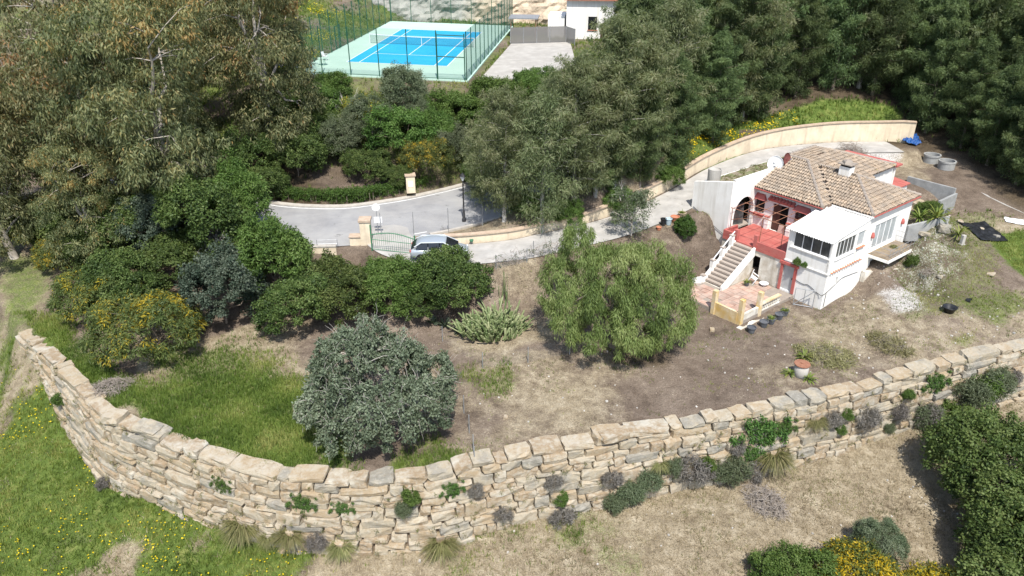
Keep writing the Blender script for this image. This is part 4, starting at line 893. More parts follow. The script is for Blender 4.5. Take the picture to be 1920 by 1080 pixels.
for (u, v, h) in ((-4.45, -6.3, 1.6), (-2.3, -6.2, 1.72), (-2.25, -4.2, 1.68)):
    bevel(tbox(u - .16, u + .16, v - .16, v + .16, -.3, .4 + h).build('pillar', 'ochre_wall', lt), .02)
tbox(-4.29, -2.46, -6.40, -6.22, -.3, 1.12).build('parapet', 'ochre_wall', lt, label='low parapet stained orange and yellow between two pillars')
tbox(-2.36, -2.16, -6.04, -4.36, -.3, .95).build('parapet', 'stained_wall', lt)
tbox(-2.36, -2.16, -4.04, -1.75, -.3, .55).build('parapet', 'stained_wall', lt)
for k in range(9):
    v = -3.92 + k * .255; mb = MB(); a = q(-2.26, v, .55); b = q(-2.26, v + .22, 1.02); c = q(-2.26, v + .22, .55); d = q(-2.26, v, 1.02)
    mb.bar(a, b, .08, .05, (1, 0, 0)).bar((c[0] + .02, c[1], c[2]), (d[0] + .02, d[1], d[2]), .08, .05, (1, 0, 0)); mb.build('lattice_panel', 'stained_wall', lt)
tbox(-2.40, -2.12, -4.03, -1.74, 1.03, 1.13).build('coping', 'ochre_wall', lt)
tbox(-2.14, -1.75, -6.75, -1.8, -.4, .22).build('footing', 'stained_wall', lt)
# ------------------------------------------------------------------ plants
def unit(a): return a / np.maximum(np.linalg.norm(a, axis=-1, keepdims=True), 1e-9)
def leaves(g, C, Rr, n, ln, wd_, droop=0.0, shell=0.45, upb=0.3, tint=None, spread=0.5, outw=0.35, tvar=0.22):
    """C (m,3) clump centres, Rr (m,3) clump radii, n leaves in each -> quads"""
    m = len(C); N = m * n; cid = np.repeat(np.arange(m), n)
    d = unit(g.normal(0, 1, (N, 3))); r = g.random(N) ** shell
    P = C[cid] + d * r[:, None] * Rr[cid]
    nr = unit(d * 0.7 + np.array([0, 0, upb]) + g.normal(0, spread, (N, 3)))
    a = g.normal(0, 1, (N, 3)) + d * outw * 2 + np.array([0, 0, -1.0]) * droop * 3
    a = unit(a - (a * nr).sum(1, keepdims=True) * nr * (0.9 if droop < .3 else 0.2)); b = unit(np.cross(nr, a))
    l = ln * g.uniform(.6, 1.35, (N, 1)); w2 = wd_ * g.uniform(.6, 1.3, (N, 1)) * .5
    Q = np.stack([P, P + a * l * .45 + b * w2, P + a * l, P + a * l * .45 - b * w2], 1)
    t = (tint[cid] if tint is not None else 0.45) + g.normal(0, tvar, N)
    return Q.reshape(-1, 3), np.clip(t, 0, 1)
def leaf_mesh(name, parts, m):
    V = np.vstack([p[0] for p in parts]); t = np.concatenate([p[1] for p in parts]); n = len(V) // 4
    me = np_mesh(name, V, np.arange(n * 4).reshape(n, 4), t); me.materials.append(MATS[m]); return me
LOBE_T = []
def lobes_surface(g, lobes, n, zmin=-1e9, inner=0.82, low=-0.6):
    """points on the outside of a heap of ellipsoids"""
    L = np.array(lobes, float); lt_ = g.normal(0, .11, len(L)); LOBE_T.clear(); ar = L[:, 3] * L[:, 4] + L[:, 4] * L[:, 5] + L[:, 3] * L[:, 5]; out = []
    while len(out) < n:
        i = g.choice(len(L), p=ar / ar.sum()); d = unit(g.normal(0, 1, 3))
        if d[2] < low: continue
        p = L[i, :3] + d * L[i, 3:6] * (g.uniform(.72, 1.06) + (.16 if g.random() < .12 else 0))
        q = (p - L[:, :3]) / L[:, 3:6]; k = (q ** 2).sum(1); k[i] = 9
        if (k < inner ** 2).any() or p[2] < zmin: continue
        out.append(p); LOBE_T.append(lt_[i])
    return np.array(out)
def limb(mb, g, a, b, r0, r1, sag=.12, n=5, sides=6):
    a = np.array(a, float); b = np.array(b, float); L = np.linalg.norm(b - a); w_ = g.normal(0, sag * L * .35, (n, 3)); pts = []
    for i in range(n):
        t = i / (n - 1); p = a + (b - a) * t; p = p + np.array([0, 0, sag * L * math.sin(math.pi * t)]) + w_[i] * math.sin(math.pi * t); pts.append(p)
    mb.tube(pts, [r0 + (r1 - r0) * (i / (n - 1)) ** .8 for i in range(n)], sides); return pts
def skeleton(g, h0, r0, targets, nl=7, r_l=.5, twigs=60, lean=(0, 0), base_z=-.4):
    """tapered trunk to h0, nl limbs to far targets, thinner branches to the rest"""
    mb = MB(); top = np.array([lean[0], lean[1], h0])
    tr = limb(mb, g, (0, 0, base_z), top, r0, r0 * .7, .03, 5, 8)
    T = np.array(targets); ids = g.permutation(len(T)); ends = []
    far = ids[:nl]
    for i in far:
        st = tr[-1] if g.random() < .6 else tr[-2]
        pts = limb(mb, g, st, st + (T[i] - st) * .85, r0 * r_l, r0 * .12, .10, 6, 6); ends += pts[2:]
    E_ = np.array(ends)
    for i in ids[nl:nl + twigs]:
        j = np.argmin(((E_ - T[i]) ** 2).sum(1)); limb(mb, g, E_[j], T[i], r0 * .13, r0 * .035, .08, 4, 4)
    return mb
def kind_tree(name, crown_me, trunk_mb, bark, label, cat='tree', group=None, trunk_name='trunk', crown_name='crown'):
    e = empty(name, (0, 0, 0), 0, label=label, cat=cat, group=group)
    if trunk_mb is not None: trunk_mb.build(trunk_name, bark, e, smooth=True)
    link(crown_name, crown_me, e); return e
PROTO = {}
# --- eucalyptus: airy heaps of hanging leaf sprays, rust-tipped on top
def eucalyptus(seed, H=17.0, W_=7.0, n=400, per=125):
    g = np.random.default_rng(seed); lob = []
    for i in range(22):
        t = (i + g.random()) / 22; z = H * (.16 + .76 * t); rr = W_ * (.86 - .5 * abs(t - .3)) ; a = g.uniform(0, 2 * math.pi); d = rr * g.uniform(.25, .8)
        s = W_ * g.uniform(.26, .42); lob.append((d * math.cos(a), d * math.sin(a), z, s, s, s * .75))
    lob.append((0, 0, H * .62, W_ * .45, W_ * .45, H * .26)); lob.append((0, 0, H * .85, W_ * .35, W_ * .35, H * .12))
    C = lobes_surface(g, lob, n, H * .06, .8, -.8); Rr = np.array([1.0, 1.0, .75]) * g.uniform(.55, 1.15, (n, 1)) * W_ / 7
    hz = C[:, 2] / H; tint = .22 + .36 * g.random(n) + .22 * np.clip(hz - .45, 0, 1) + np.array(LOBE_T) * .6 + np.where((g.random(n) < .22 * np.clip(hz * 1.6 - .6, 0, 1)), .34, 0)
    return leaf_mesh('crown', [leaves(g, C, Rr, per, .34, .095, .65, .55, .25, tint)], 'lf_euc'), skeleton(g, H * .38, .38, C, 9, .6, 36, (g.normal(0, .5), g.normal(0, .5)))
# --- casuarina / cypress-like feathery tree
def casuarina(seed, H=16.0, W_=4.2, n=390, per=125, m='lf_casu', top=.10, ln=.34, wd_=.06):
    g = np.random.default_rng(seed); C = []; Rr = []; T = []; tint = []
    nb = n // 5
    for i in range(nb):
        t = (i + g.random()) / nb; z = H * (.05 + .88 * t ** .85); prof = W_ * (min(1, (t + .18) * 2.2) * (1 - t) ** .62 * (1 - top) + top) * g.uniform(.55, 1.2)
        a = i * 2.399 + g.normal(0, .35); dirv = np.array([math.cos(a), math.sin(a), g.uniform(.05, .65)]); bt = g.normal(0, .12)
        for k, rr in ((.30, .80), (.52, .74), (.72, .62), (.90, .46), (1.08, .28)):
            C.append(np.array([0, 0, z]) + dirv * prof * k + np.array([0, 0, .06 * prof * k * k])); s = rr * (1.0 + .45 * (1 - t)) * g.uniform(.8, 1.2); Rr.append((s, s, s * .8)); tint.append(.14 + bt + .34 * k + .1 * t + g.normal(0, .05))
        T.append(C[-2])
    # leading shoots
    for i in range(6): C.append(np.array([g.normal(0, .25), g.normal(0, .25), H * (.86 + .028 * i)])); Rr.append((.55 - .07 * i, .55 - .07 * i, .6)); tint.append(.5)
    C = np.array(C); Rr = np.array(Rr)
    mb = MB(); limb(mb, g, (0, 0, -.5), (g.normal(0, .3), g.normal(0, .3), H * .93), .24, .03, .01, 7, 7)
    for q in T[::2]: limb(mb, g, (0, 0, max(q[2] - .6, .5)), q, .055, .012, .02, 4, 4)
    return leaf_mesh('crown', [leaves(g, C, Rr, per, ln, wd_, .30, .5, .35, np.array(tint), .5, .7)], m), mb
# --- broad bush or small tree from lobes
def bush(seed, lob, m, n=220, per=120, cl=.42, ln=.14, wd_=.08, droop=0.0, bark='bark', h0=.6, r0=.10, tvar=.2, zmin=.05, tint=None, low=-.35, nl=8, twigs=40, bare=0, topt=.12, zr=.8):
    g = np.random.default_rng(seed); C = lobes_surface(g, lob, n, zmin, .84, low); Rr = np.array([1, 1, zr]) * g.uniform(.5, 1.35, (n, 1)) * cl
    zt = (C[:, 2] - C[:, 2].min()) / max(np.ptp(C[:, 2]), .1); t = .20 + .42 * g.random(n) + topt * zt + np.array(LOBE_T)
    if tint is not None: t = tint(g, C, t)
    Lf = leaves(g, C, Rr, per, ln, wd_, droop, .5, .35, t, tvar=tvar)
    mb = skeleton(g, h0, r0, C, nl, .6, twigs)
    for i in range(bare):
        q = C[g.integers(n)]; d = unit(q - np.array([0, 0, h0])); e = q + d * cl * g.uniform(.3, .9); limb(mb, g, q - d * cl * 1.2, e, .028, .009, .15, 5, 4); 
        for _ in range(2): limb(mb, g, q + d * cl * g.uniform(-.3, .4), e + g.normal(0, .3, 3), .014, .006, .1, 4, 4)
    return leaf_mesh('crown', [Lf], m), mb
def heap(seed, rx, ry, h, k=9, r=.45):
    g = np.random.default_rng(seed); lob = [(0, 0, h * .45, rx * .72, ry * .72, h * .5)]
    for i in range(k):
        a = 2 * math.pi * i / k + g.normal(0, .25); d = g.uniform(.45, .72); s = g.uniform(.8, 1.2) * r
        lob.append((math.cos(a) * rx * d, math.sin(a) * ry * d, h * g.uniform(.3, .68), rx * s, ry * s, h * s * .85))
    return lob
def place(proto, p, s=1.0, rz=None, label=None, first=[set()], cat=None, group=None, sz=None, name=None, tilt=None):
    o = proto if proto.name not in first[0] else copy_tree(proto)
    first[0].add(proto.name)
    o.location = [float(c) for c in p]; o.scale = (s, s, (sz or 1.0) * s); o.rotation_euler = (tilt[0] if tilt else 0, tilt[1] if tilt else 0, random.uniform(0, 6.28) if rz is None else rz)
    if label: o['label'] = label
    if cat: o['category'] = cat
    if group: o['group'] = group
    if name: o.name = name
    return o
def protos(name, items, bark, cat='tree'):
    return [kind_tree(name, me, mb, bark, '', cat) for me, mb in items]
EU = protos('eucalyptus_tree', [eucalyptus(21), eucalyptus(22, 16, 6.8, 360, 120)], 'bark_pale')
CA = protos('casuarina_tree', [casuarina(31), casuarina(32, 17, 4.6, 390, 125), casuarina(33, 15, 3.9, 360, 125)], 'bark')
CP = protos('tamarisk_tree', [casuarina(41, 12.5, 3.6, 340, 85, 'lf_casu_pale', .3, .34, .05), casuarina(42, 11, 3.0, 300, 70, 'lf_casu_pale', .3, .34, .05)], 'bark_grey')
BD = protos('lentisk_bush', [bush(51, heap(51, 2.3, 2.2, 3.6), 'lf_lentisk', 260, 130, .38, .15, .085), bush(52, heap(52, 2.6, 2.0, 3.2, 11), 'lf_lentisk', 260, 130, .38, .15, .085)], 'bark', 'bush')
BB = protos('bluegreen_tree', [bush(53, heap(53, 2.2, 2.2, 4.6), 'lf_bluegreen', 260, 130, .4, .15, .09, h0=1.2)], 'bark')
BG = protos('bright_shrub', [bush(54, heap(54, 2.0, 2.0, 5.2, 10), 'lf_bright', 260, 120, .42, .20, .07, .15, h0=1.2), bush(55, heap(55, 2.4, 2.2, 3.4, 10), 'lf_bright', 220, 120, .42, .18, .07, .1)], 'bark', 'bush')
BO = protos('olive_tree', [bush(56, heap(56, 2.2, 2.2, 4.4), 'lf_olive', 260, 120, .42, .18, .05, .1, h0=1.3)], 'bark')
def mim_t(g, C, t): return t * .8 + np.where(g.random(len(C)) < .30, .30 * (.5 + .5 * fbm(C[:, 0] + 5, C[:, 2], .9, 2)), 0)
BM = protos('mimosa_bush', [bush(57, heap(57, 2.4, 2.3, 3.2, 10, .5), 'lf_mimosa', 230, 95, .42, .24, .055, .25, tint=mim_t, tvar=.15), bush(58, heap(58, 2.0, 2.0, 2.6, 8, .5), 'lf_mimosa_full', 220, 110, .40, .18, .06, .1, tvar=.2, tint=lambda g, C, t: t - .05 + .35 * np.clip(fbm(C[:, 0] * 1.5 + 3, C[:, 1] * 1.5, .8, 2) - .35, 0, 1))], 'bark', 'bush')
# --- one-off trees
PEP = protos('pepper_tree', [bush(61, [(-.3, .3, 5.2, 2.2, 2.1, 2.0), (-2.3, .6, 4.9, 1.9, 1.8, 2.1), (2.4, .2, 4.3, 1.9, 2.0, 2.1), (-1.2, -1.9, 3.9, 1.7, 1.6, 2.0), (1.6, -1.9, 3.3, 2.0, 1.6, 2.0), (3.6, -.9, 2.9, 1.6, 1.6, 1.8), (-3.5, -.4, 3.6, 1.5, 1.5, 2.1), (-2.2, 2.2, 6.9, 1.3, 1.3, 1.2), (.4, 2.0, 4.2, 2.2, 1.9, 2.3), (.6, -.4, 6.5, 1.2, 1.2, 1.0), (-3.9, .6, 5.4, 1.0, 1.0, 1.2), (4.3, .6, 4.6, 1.0, 1.0, 1.4), (2.9, -2.3, 2.3, 1.1, 1.0, 1.4), (-2.5, -2.3, 2.6, 1.1, 1.0, 1.4), (.3, -3.2, 2.6, 1.1, .9, 1.4), (2.6, 1.2, 6.2, 1.2, 1.2, 1.0)],
          'lf_pepper', 460, 200, .42, .28, .042, .9, h0=2.2, r0=.28, low=-.75, zmin=.9, tvar=.14, topt=.24, zr=1.6)], 'bark')[0]
CAR = protos('carob_tree', [bush(62, [(-.2, 0, 2.4, 2.5, 2.4, 2.0), (-2.6, .2, 2.4, 1.5, 1.7, 1.7), (2.6, -.5, 1.8, 1.7, 1.8, 1.5), (.2, -2.0, 1.6, 2.2, 1.5, 1.5), (-1.7, 1.3, 3.4, 1.5, 1.6, 1.6), (1.2, 1.2, 3.0, 1.7, 1.6, 1.4), (-2.2, -1.6, 1.5, 1.6, 1.4, 1.4), (2.3, -1.7, 1.5, 1.6, 1.4, 1.4), (-1.1, .3, 4.5, 1.2, 1.2, 1.0), (1.6, -.5, 3.9, 1.0, 1.0, .9), (-2.6, 1.0, 3.6, 1.0, 1.0, .9), (3.7, .3, 2.3, 1.1, 1.1, 1.0), (-3.9, -.4, 2.3, .9, .9, 1.1), (.5, -3.1, 1.9, 1.1, .9, 1.1), (-1.3, -2.9, 2.5, .9, .9, .9), (1.9, -2.7, 2.6, .9, .8, .9), (.2, 1.6, 4.5, 1.0, 1.0, .7)],
          'lf_carob', 700, 95, .33, .15, .10, .05, 'bark_grey', 1.0, .22, .18, .1, low=-.45, nl=14, twigs=160, bare=330)], 'bark_grey')[0]
RD = protos('holm_oak', [bush(63, heap(63, 3.6, 3.4, 6.0, 12), 'lf_lentisk', 420, 125, .55, .19, .11, h0=1.6, r0=.2)], 'bark')
RB = protos('rounded_bush', [bush(64, [(0, 0, .75, .78, .78, .75)], 'lf_hedge', 120, 110, .16, .09, .05, h0=.3, r0=.05, low=-.8, tint=lambda g, C, t: t - .12)], 'bark', 'bush')
SP = protos('sparse_tree', [bush(65, heap(65, 1.3, 1.3, 3.4, 8), 'lf_olive', 90, 60, .42, .17, .05, .1, h0=1.2, r0=.07, nl=9, twigs=50, bare=20)], 'bark_grey')
def twig_heap(seed, rx, ry, h, n=240, L=1.0, r=.012):
    g = np.random.default_rng(seed); mb = MB()
    for i in range(n):
        a = g.uniform(0, 6.28); d = math.sqrt(g.random()); p = np.array([math.cos(a) * rx * d, math.sin(a) * ry * d, h * (1 - d * d) * g.uniform(.1, 1)]); v = unit(g.normal(0, 1, 3) * np.array([1, 1, .35])) * L * g.uniform(.4, 1)
        limb(mb, g, p - v / 2, p + v / 2, r * g.uniform(.6, 1.6), r * .5, .1, 4, 4)
    return mb
def dead_bush(seed, h=3.0, w_=1.6):
    g = np.random.default_rng(seed); mb = MB()
    for i in range(26):
        a = g.uniform(0, 6.28); e = np.array([math.cos(a) * w_ * g.uniform(.3, 1), math.sin(a) * w_ * g.uniform(.3, 1), h * g.uniform(.55, 1)]); pts = limb(mb, g, (0, 0, 0), e, .05, .018, .1, 6, 5)
        for j in range(7): q = pts[g.integers(2, 6)]; limb(mb, g, q, q + unit(g.normal(0, 1, 3) + np.array([0, 0, .6])) * g.uniform(.4, 1.0), .016, .006, .1, 4, 4)
    return mb
# --- tufts and shrubs rooted in the wall
def tuft(seed, n, L, wd_, m, flop=.8, r=.18):
    g = np.random.default_rng(seed); a = g.uniform(0, 6.28, n); el = g.uniform(.15, 1.2, n); d = np.stack([np.cos(a) * np.cos(el), np.sin(a) * np.cos(el), np.sin(el)], 1)
    P = np.stack([np.cos(a), np.sin(a), 0 * a], 1) * r * g.random((n, 1)); l = L * g.uniform(.5, 1.15, (n, 1)); s = unit(np.cross(d, np.array([0, 0, 1.0]))) * wd_ * .5
    M1 = P + d * l * .55; M2 = M1 + unit(d + np.array([0, 0, -flop])) * l * .5
    Q1 = np.stack([P - s * .6, P + s * .6, M1 + s, M1 - s], 1); Q2 = np.stack([M1 - s, M1 + s, M2 + s * .15, M2 - s * .15], 1)
    t = np.clip(g.normal(.5, .22, n), 0, 1); return leaf_mesh('blades', [(Q1.reshape(-1, 3), t), (Q2.reshape(-1, 3), np.clip(t + .1, 0, 1))], m)
WP = {
 'tuft': kind_tree('grass_tuft', tuft(71, 700, .95, .020, 'lf_tuft', 1.0), None, None, '', 'grass tuft', crown_name='blades'),
 'grey': kind_tree('grey_shrub', leaf_mesh('foliage', [leaves(np.random.default_rng(72), lobes_surface(np.random.default_rng(72), heap(72, .5, .5, .8, 6), 60, 0, .8, -.6), np.full((60, 3), .17), 60, .14, .022, .1, .5)], 'lf_greyshrub'), twig_heap(72, .3, .3, .5, 40, .5, .007), 'dead_twig', '', 'shrub', trunk_name='stems', crown_name='foliage'),
 'green': kind_tree('green_shrub', leaf_mesh('foliage', [leaves(np.random.default_rng(73), lobes_surface(np.random.default_rng(73), heap(73, .5, .5, .8, 7), 60, 0, .8, -.7), np.full((60, 3), .16), 70, .12, .035, .1, .5)], 'lf_bright'), twig_heap(73, .3, .3, .5, 30, .5, .007), 'dead_twig', '', 'shrub', trunk_name='stems', crown_name='foliage'),
 'olive': kind_tree('olive_shrub', leaf_mesh('foliage', [leaves(np.random.default_rng(75), lobes_surface(np.random.default_rng(75), heap(75, .5, .5, .8, 7), 60, 0, .8, -.7), np.full((60, 3), .17), 70, .14, .025, .1, .5)], 'lf_olive'), twig_heap(75, .3, .3, .5, 30, .5, .007), 'dead_twig', '', 'shrub', trunk_name='stems', crown_name='foliage'),
 'ivy': kind_tree('ivy_patch', leaf_mesh('foliage', [leaves(np.random.default_rng(74), np.random.default_rng(74).normal(0, 1, (50, 3)) * np.array([.42, .05, .3]), np.full((50, 3), .13), 90, .065, .05, .2, .6)], 'lf_ivy'), twig_heap(74, .35, .06, .2, 24, .5, .006), 'dead_twig', '', 'ivy', trunk_name='stems', crown_name='foliage'),
}
ORD_X = 0
ORD = ['first', 'second', 'third', 'fourth', 'fifth', 'sixth', 'seventh', 'eighth', 'ninth', 'tenth', 'eleventh', 'twelfth', 'thirteenth', 'fourteenth', 'fifteenth', 'sixteenth', 'seventeenth', 'eighteenth', 'nineteenth', 'twentieth']
def on_wall(px, py):
    """where the bearing meets the battered wall face"""
    P = np.array([at(px, py, -.2 - d) for d in np.arange(0.1, 5.2, .05)]); sdist, zt, arc = near_line(P[:, 0], P[:, 1], WALL)
    i = int(np.argmin(np.abs(-sdist - BATTER * (zt - P[:, 2])))); best = (0, P[i], float(arc[i]))
    _, t, nrm, _ = wall_pt(best[2]); return best[1], t, nrm
wall_plants = [('tuft', 455, 975, 1.15), ('tuft', 545, 995, .9), ('tuft', 640, 1015, .8), ('tuft', 825, 1010, 1.0), ('tuft', 1450, 845, 1.2), ('tuft', 1530, 782, .7), ('tuft', 1236, 862, .6), ('tuft', 505, 1000, .6),
 ('grey', 592, 1010, .8), ('grey', 945, 958, .7), ('grey', 1052, 962, 1.0), ('grey', 1295, 872, 1.3), ('grey', 1318, 880, .9), ('grey', 1412, 880, 1.0), ('grey', 1378, 835, .7), ('grey', 1555, 782, .8), ('grey', 1620, 782, 1.1), ('grey', 1683, 768, .8), ('grey', 1147, 892, .8), ('grey', 1037, 898, .7), ('grey', 890, 915, .6), ('grey', 1735, 775, 1.2), ('grey', 200, 900, .6), ('grey', 1895, 705, .8),
 ('green', 770, 925, .75), ('green', 1052, 930, .6), ('green', 1320, 865, .8), ('green', 1774, 770, 1.25), ('green', 1585, 772, .6), ('green', 115, 745, .7), ('green', 1575, 800, .5), ('green', 1835, 725, 1.6), ('green', 1700, 735, .6),
 ('olive', 758, 950, .65), ('olive', 1180, 920, 1.0), ('olive', 1150, 940, .9), ('olive', 1260, 875, .8), ('olive', 1370, 880, 1.2), ('olive', 1735, 780, 1.2), ('olive', 1665, 800, .5), ('olive', 1352, 885, .9), ('olive', 1215, 900, 1.0), ('olive', 1815, 735, 1.5), ('olive', 1862, 715, 1.5),
 ('ivy', 1420, 812, 1.5), ('ivy', 1405, 850, .8), ('ivy', 565, 940, .7), ('ivy', 1752, 715, .9), ('ivy', 1468, 800, .7), ('ivy', 415, 905, .6), ('ivy', 845, 915, .6), ('ivy', 640, 950, .6)]
KN = {'tuft': ('arching dry grass tuft', 'growing in the stone wall face'), 'grey': ('grey dead-looking shrub', 'rooted in the stone wall face'), 'green': ('fresh green shrub', 'rooted in the stone wall face'), 'olive': ('olive green shrub', 'rooted in the stone wall face'), 'ivy': ('patch of ivy', 'clinging to the stone wall face')}
for kd in WP:
    its = sorted([w_ for w_ in wall_plants if w_[0] == kd], key=lambda c: c[1])
    for i, (_, px, py, s) in enumerate(its):
        p, t, nrm = on_wall(px, py + 4); rz = math.atan2(t[1], t[0]) if kd == 'ivy' else None
        o_ = ORD[i] if i < len(ORD) else 'last'
        q_ = p[:2] + nrm * (.10 if kd == 'ivy' else .14 * s)
        s *= 1.3; place(WP[kd], (q_[0], q_[1], p[2] - (0 if kd == 'ivy' else .28 * s)), s, rz, f'{o_} {KN[kd][0]} from the left {KN[kd][1]}', group='plants growing in the stone wall', tilt=(random.uniform(-.1, .1), random.uniform(-.1, .1)))

# small weeds in the wall joints (uncountable)
gw = np.random.default_rng(99); Cw = []
for i in range(420):
    q_, t_, n_, _ = wall_pt(gw.uniform(8, WLEN - 2)); dz_ = gw.uniform(.05, 4.4) ** 1.0; b_ = q_[:2] + n_ * (BATTER * dz_ + .13); zz_w = q_[2] - dz_
    if zz_w > float(f_lo(b_[0], b_[1])): Cw.append((b_[0], b_[1], zz_w))
Cw = np.array(Cw); rw = gw.uniform(.06, .2, (len(Cw), 1)) * np.ones((1, 3))
setp(link('wall_weeds', leaf_mesh('wall_weeds', [leaves(gw, Cw, rw, 26, .11, .03, .2, .5, .3, gw.uniform(.1, .9, len(Cw)))], 'lf_tuft')), 'small dry weeds sprouting from the joints of the stone wall', 'weeds', None, 'stuff')
# ------------------------------------------------------------------ trees and bushes where they stand
def tp(px, py, z0=1.0): return ground_at(px, py, z0)
EUL = [(0, (-26.8, 55.5), 1.05, 'tall eucalyptus with rusty leaf tips, nearest the road bend'), (1, (-34.5, 58.5), 1.0, 'eucalyptus at the left edge beside the tallest one'), (1, (-21.5, 66.5), 1.02, 'eucalyptus between the tall one and the tennis court'), (0, (-30.5, 68.5), .95, 'eucalyptus behind the tallest one, with pale bare trunk'), (1, (-42, 70), 1.1, 'eucalyptus in the far top left corner'),
       (0, (-36, 80), 1.0, 'dark eucalyptus at the top edge left of the court'), (1, (-24.5, 75.5), .82, 'eucalyptus leaning over the court fence corner'), (0, (-40, 55.5), .9, 'eucalyptus in front of the left edge pair, reaching low'), (1, (-31.5, 53.5), .62, 'young eucalyptus standing before the tall one'), (1, (-28.5, 84), .9, 'farthest eucalyptus beside the grass slope by the court')]
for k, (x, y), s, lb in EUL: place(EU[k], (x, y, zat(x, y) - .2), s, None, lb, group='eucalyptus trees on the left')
# wood behind the house
CAL = [(0, 9.4, 67.5, .74), (1, 12, 71, .85), (2, 15.8, 68.5, .80), (0, 17.5, 74.5, .95), (1, 21, 72.2, .82), (2, 24.5, 77, 1.0), (0, 13, 79, .95), (1, 29.5, 83.5, 1.0), (2, 35, 84, .98), (0, 19.5, 82, 1.0), (1, 11.0, 76.5, .85), (2, 40.2, 80.5, .95), (0, 43.5, 74.5, 1.0), (1, 47, 68.5, .95), (2, 45.5, 62.5, .85), (0, 50.5, 62, .9), (1, 49.5, 76, 1.0), (2, 55, 70, 1.0), (0, 26, 89, 1.05), (1, 34.5, 92, 1.05), (2, 42, 90, 1.05), (0, 50, 86, 1.05), (1, 57, 80, 1.05), (2, 61, 68, 1.0), (0, 17, 92, .9), (1, 53.5, 56, .85), (2, 40, 100, 1.1), (0, 50, 98, 1.1), (1, 30, 101, 1.05), (2, 60, 92, 1.1), (0, 22, 98, .95), (1, 56.5, 63.5, .9)] + [(i % 3, *ground_at(px, py, z)[:2], s) for i, (px, py, z, s) in enumerate([(1735, 248, 6.2, .75), (1800, 278, 5.4, .62), (1850, 310, 5, .66), (1905, 345, 4.5, .66), (1960, 375, 4, .7), (1490, 182, 8.6, .72), (1560, 168, 9, .85), (1635, 178, 8.6, .9), (1705, 205, 7.8, .85), (1420, 222, 7.6, .7), (1335, 268, 6.5, .62), (1265, 300, 6.2, .66), (1200, 330, 5.8, .62), (1800, 225, 7, .9), (1880, 260, 6, .9), (1140, 350, 5.6, .6), (1310, 215, 7.6, .8), (1230, 240, 7.4, .8)])]
rows = {}
for i, (k, x, y, s) in enumerate(CAL):
    d = np.array([x, y, float(zat(x, y)) + 7 * s]) - np.array([0, 0, CAM_H]); px = 960 + FPX * d[0] / (d @ _fw)
    row = 'front row' if (y < 75 and x < 25) or (x > 40 and y < 70 and x < 48) or (25 <= x <= 41 and y < 86) else ('middle row' if y < 88 else 'back row')
    row = 'edge' if i >= 32 else row; rows.setdefault(row, []).append((px, i))
lab = {}
for row, L in rows.items():
    for j, (px, i) in enumerate(sorted(L)): lab[i] = (f'{ORD[j]} dark casuarina from the left in the {row} of the wood behind the house' if row != 'edge' else f'{ORD[j]} casuarina from the left along the near edge of the wood')
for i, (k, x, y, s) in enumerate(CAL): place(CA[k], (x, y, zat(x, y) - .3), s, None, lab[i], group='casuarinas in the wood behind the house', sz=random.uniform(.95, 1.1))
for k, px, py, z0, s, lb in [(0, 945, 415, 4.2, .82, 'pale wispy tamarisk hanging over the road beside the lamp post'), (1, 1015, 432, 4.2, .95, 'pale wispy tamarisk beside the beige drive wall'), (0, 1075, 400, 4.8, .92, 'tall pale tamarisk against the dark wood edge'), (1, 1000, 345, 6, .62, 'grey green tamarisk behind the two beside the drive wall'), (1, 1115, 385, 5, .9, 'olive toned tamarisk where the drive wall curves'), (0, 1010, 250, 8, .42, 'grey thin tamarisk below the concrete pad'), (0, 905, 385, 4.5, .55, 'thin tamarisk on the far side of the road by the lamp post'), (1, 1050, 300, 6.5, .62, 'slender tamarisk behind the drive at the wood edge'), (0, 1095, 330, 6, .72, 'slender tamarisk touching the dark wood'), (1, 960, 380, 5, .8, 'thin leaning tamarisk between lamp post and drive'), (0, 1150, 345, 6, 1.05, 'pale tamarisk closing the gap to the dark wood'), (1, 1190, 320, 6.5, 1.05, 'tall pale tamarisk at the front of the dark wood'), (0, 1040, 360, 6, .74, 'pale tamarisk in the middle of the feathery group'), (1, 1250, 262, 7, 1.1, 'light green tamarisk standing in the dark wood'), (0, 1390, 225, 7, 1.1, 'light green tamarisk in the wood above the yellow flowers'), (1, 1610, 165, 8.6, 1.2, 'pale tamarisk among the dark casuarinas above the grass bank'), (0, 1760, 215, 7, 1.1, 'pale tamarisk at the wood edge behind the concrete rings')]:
    place(CP[k], tp(px, py, z0), s, None, lb, group='tamarisks along the drive')
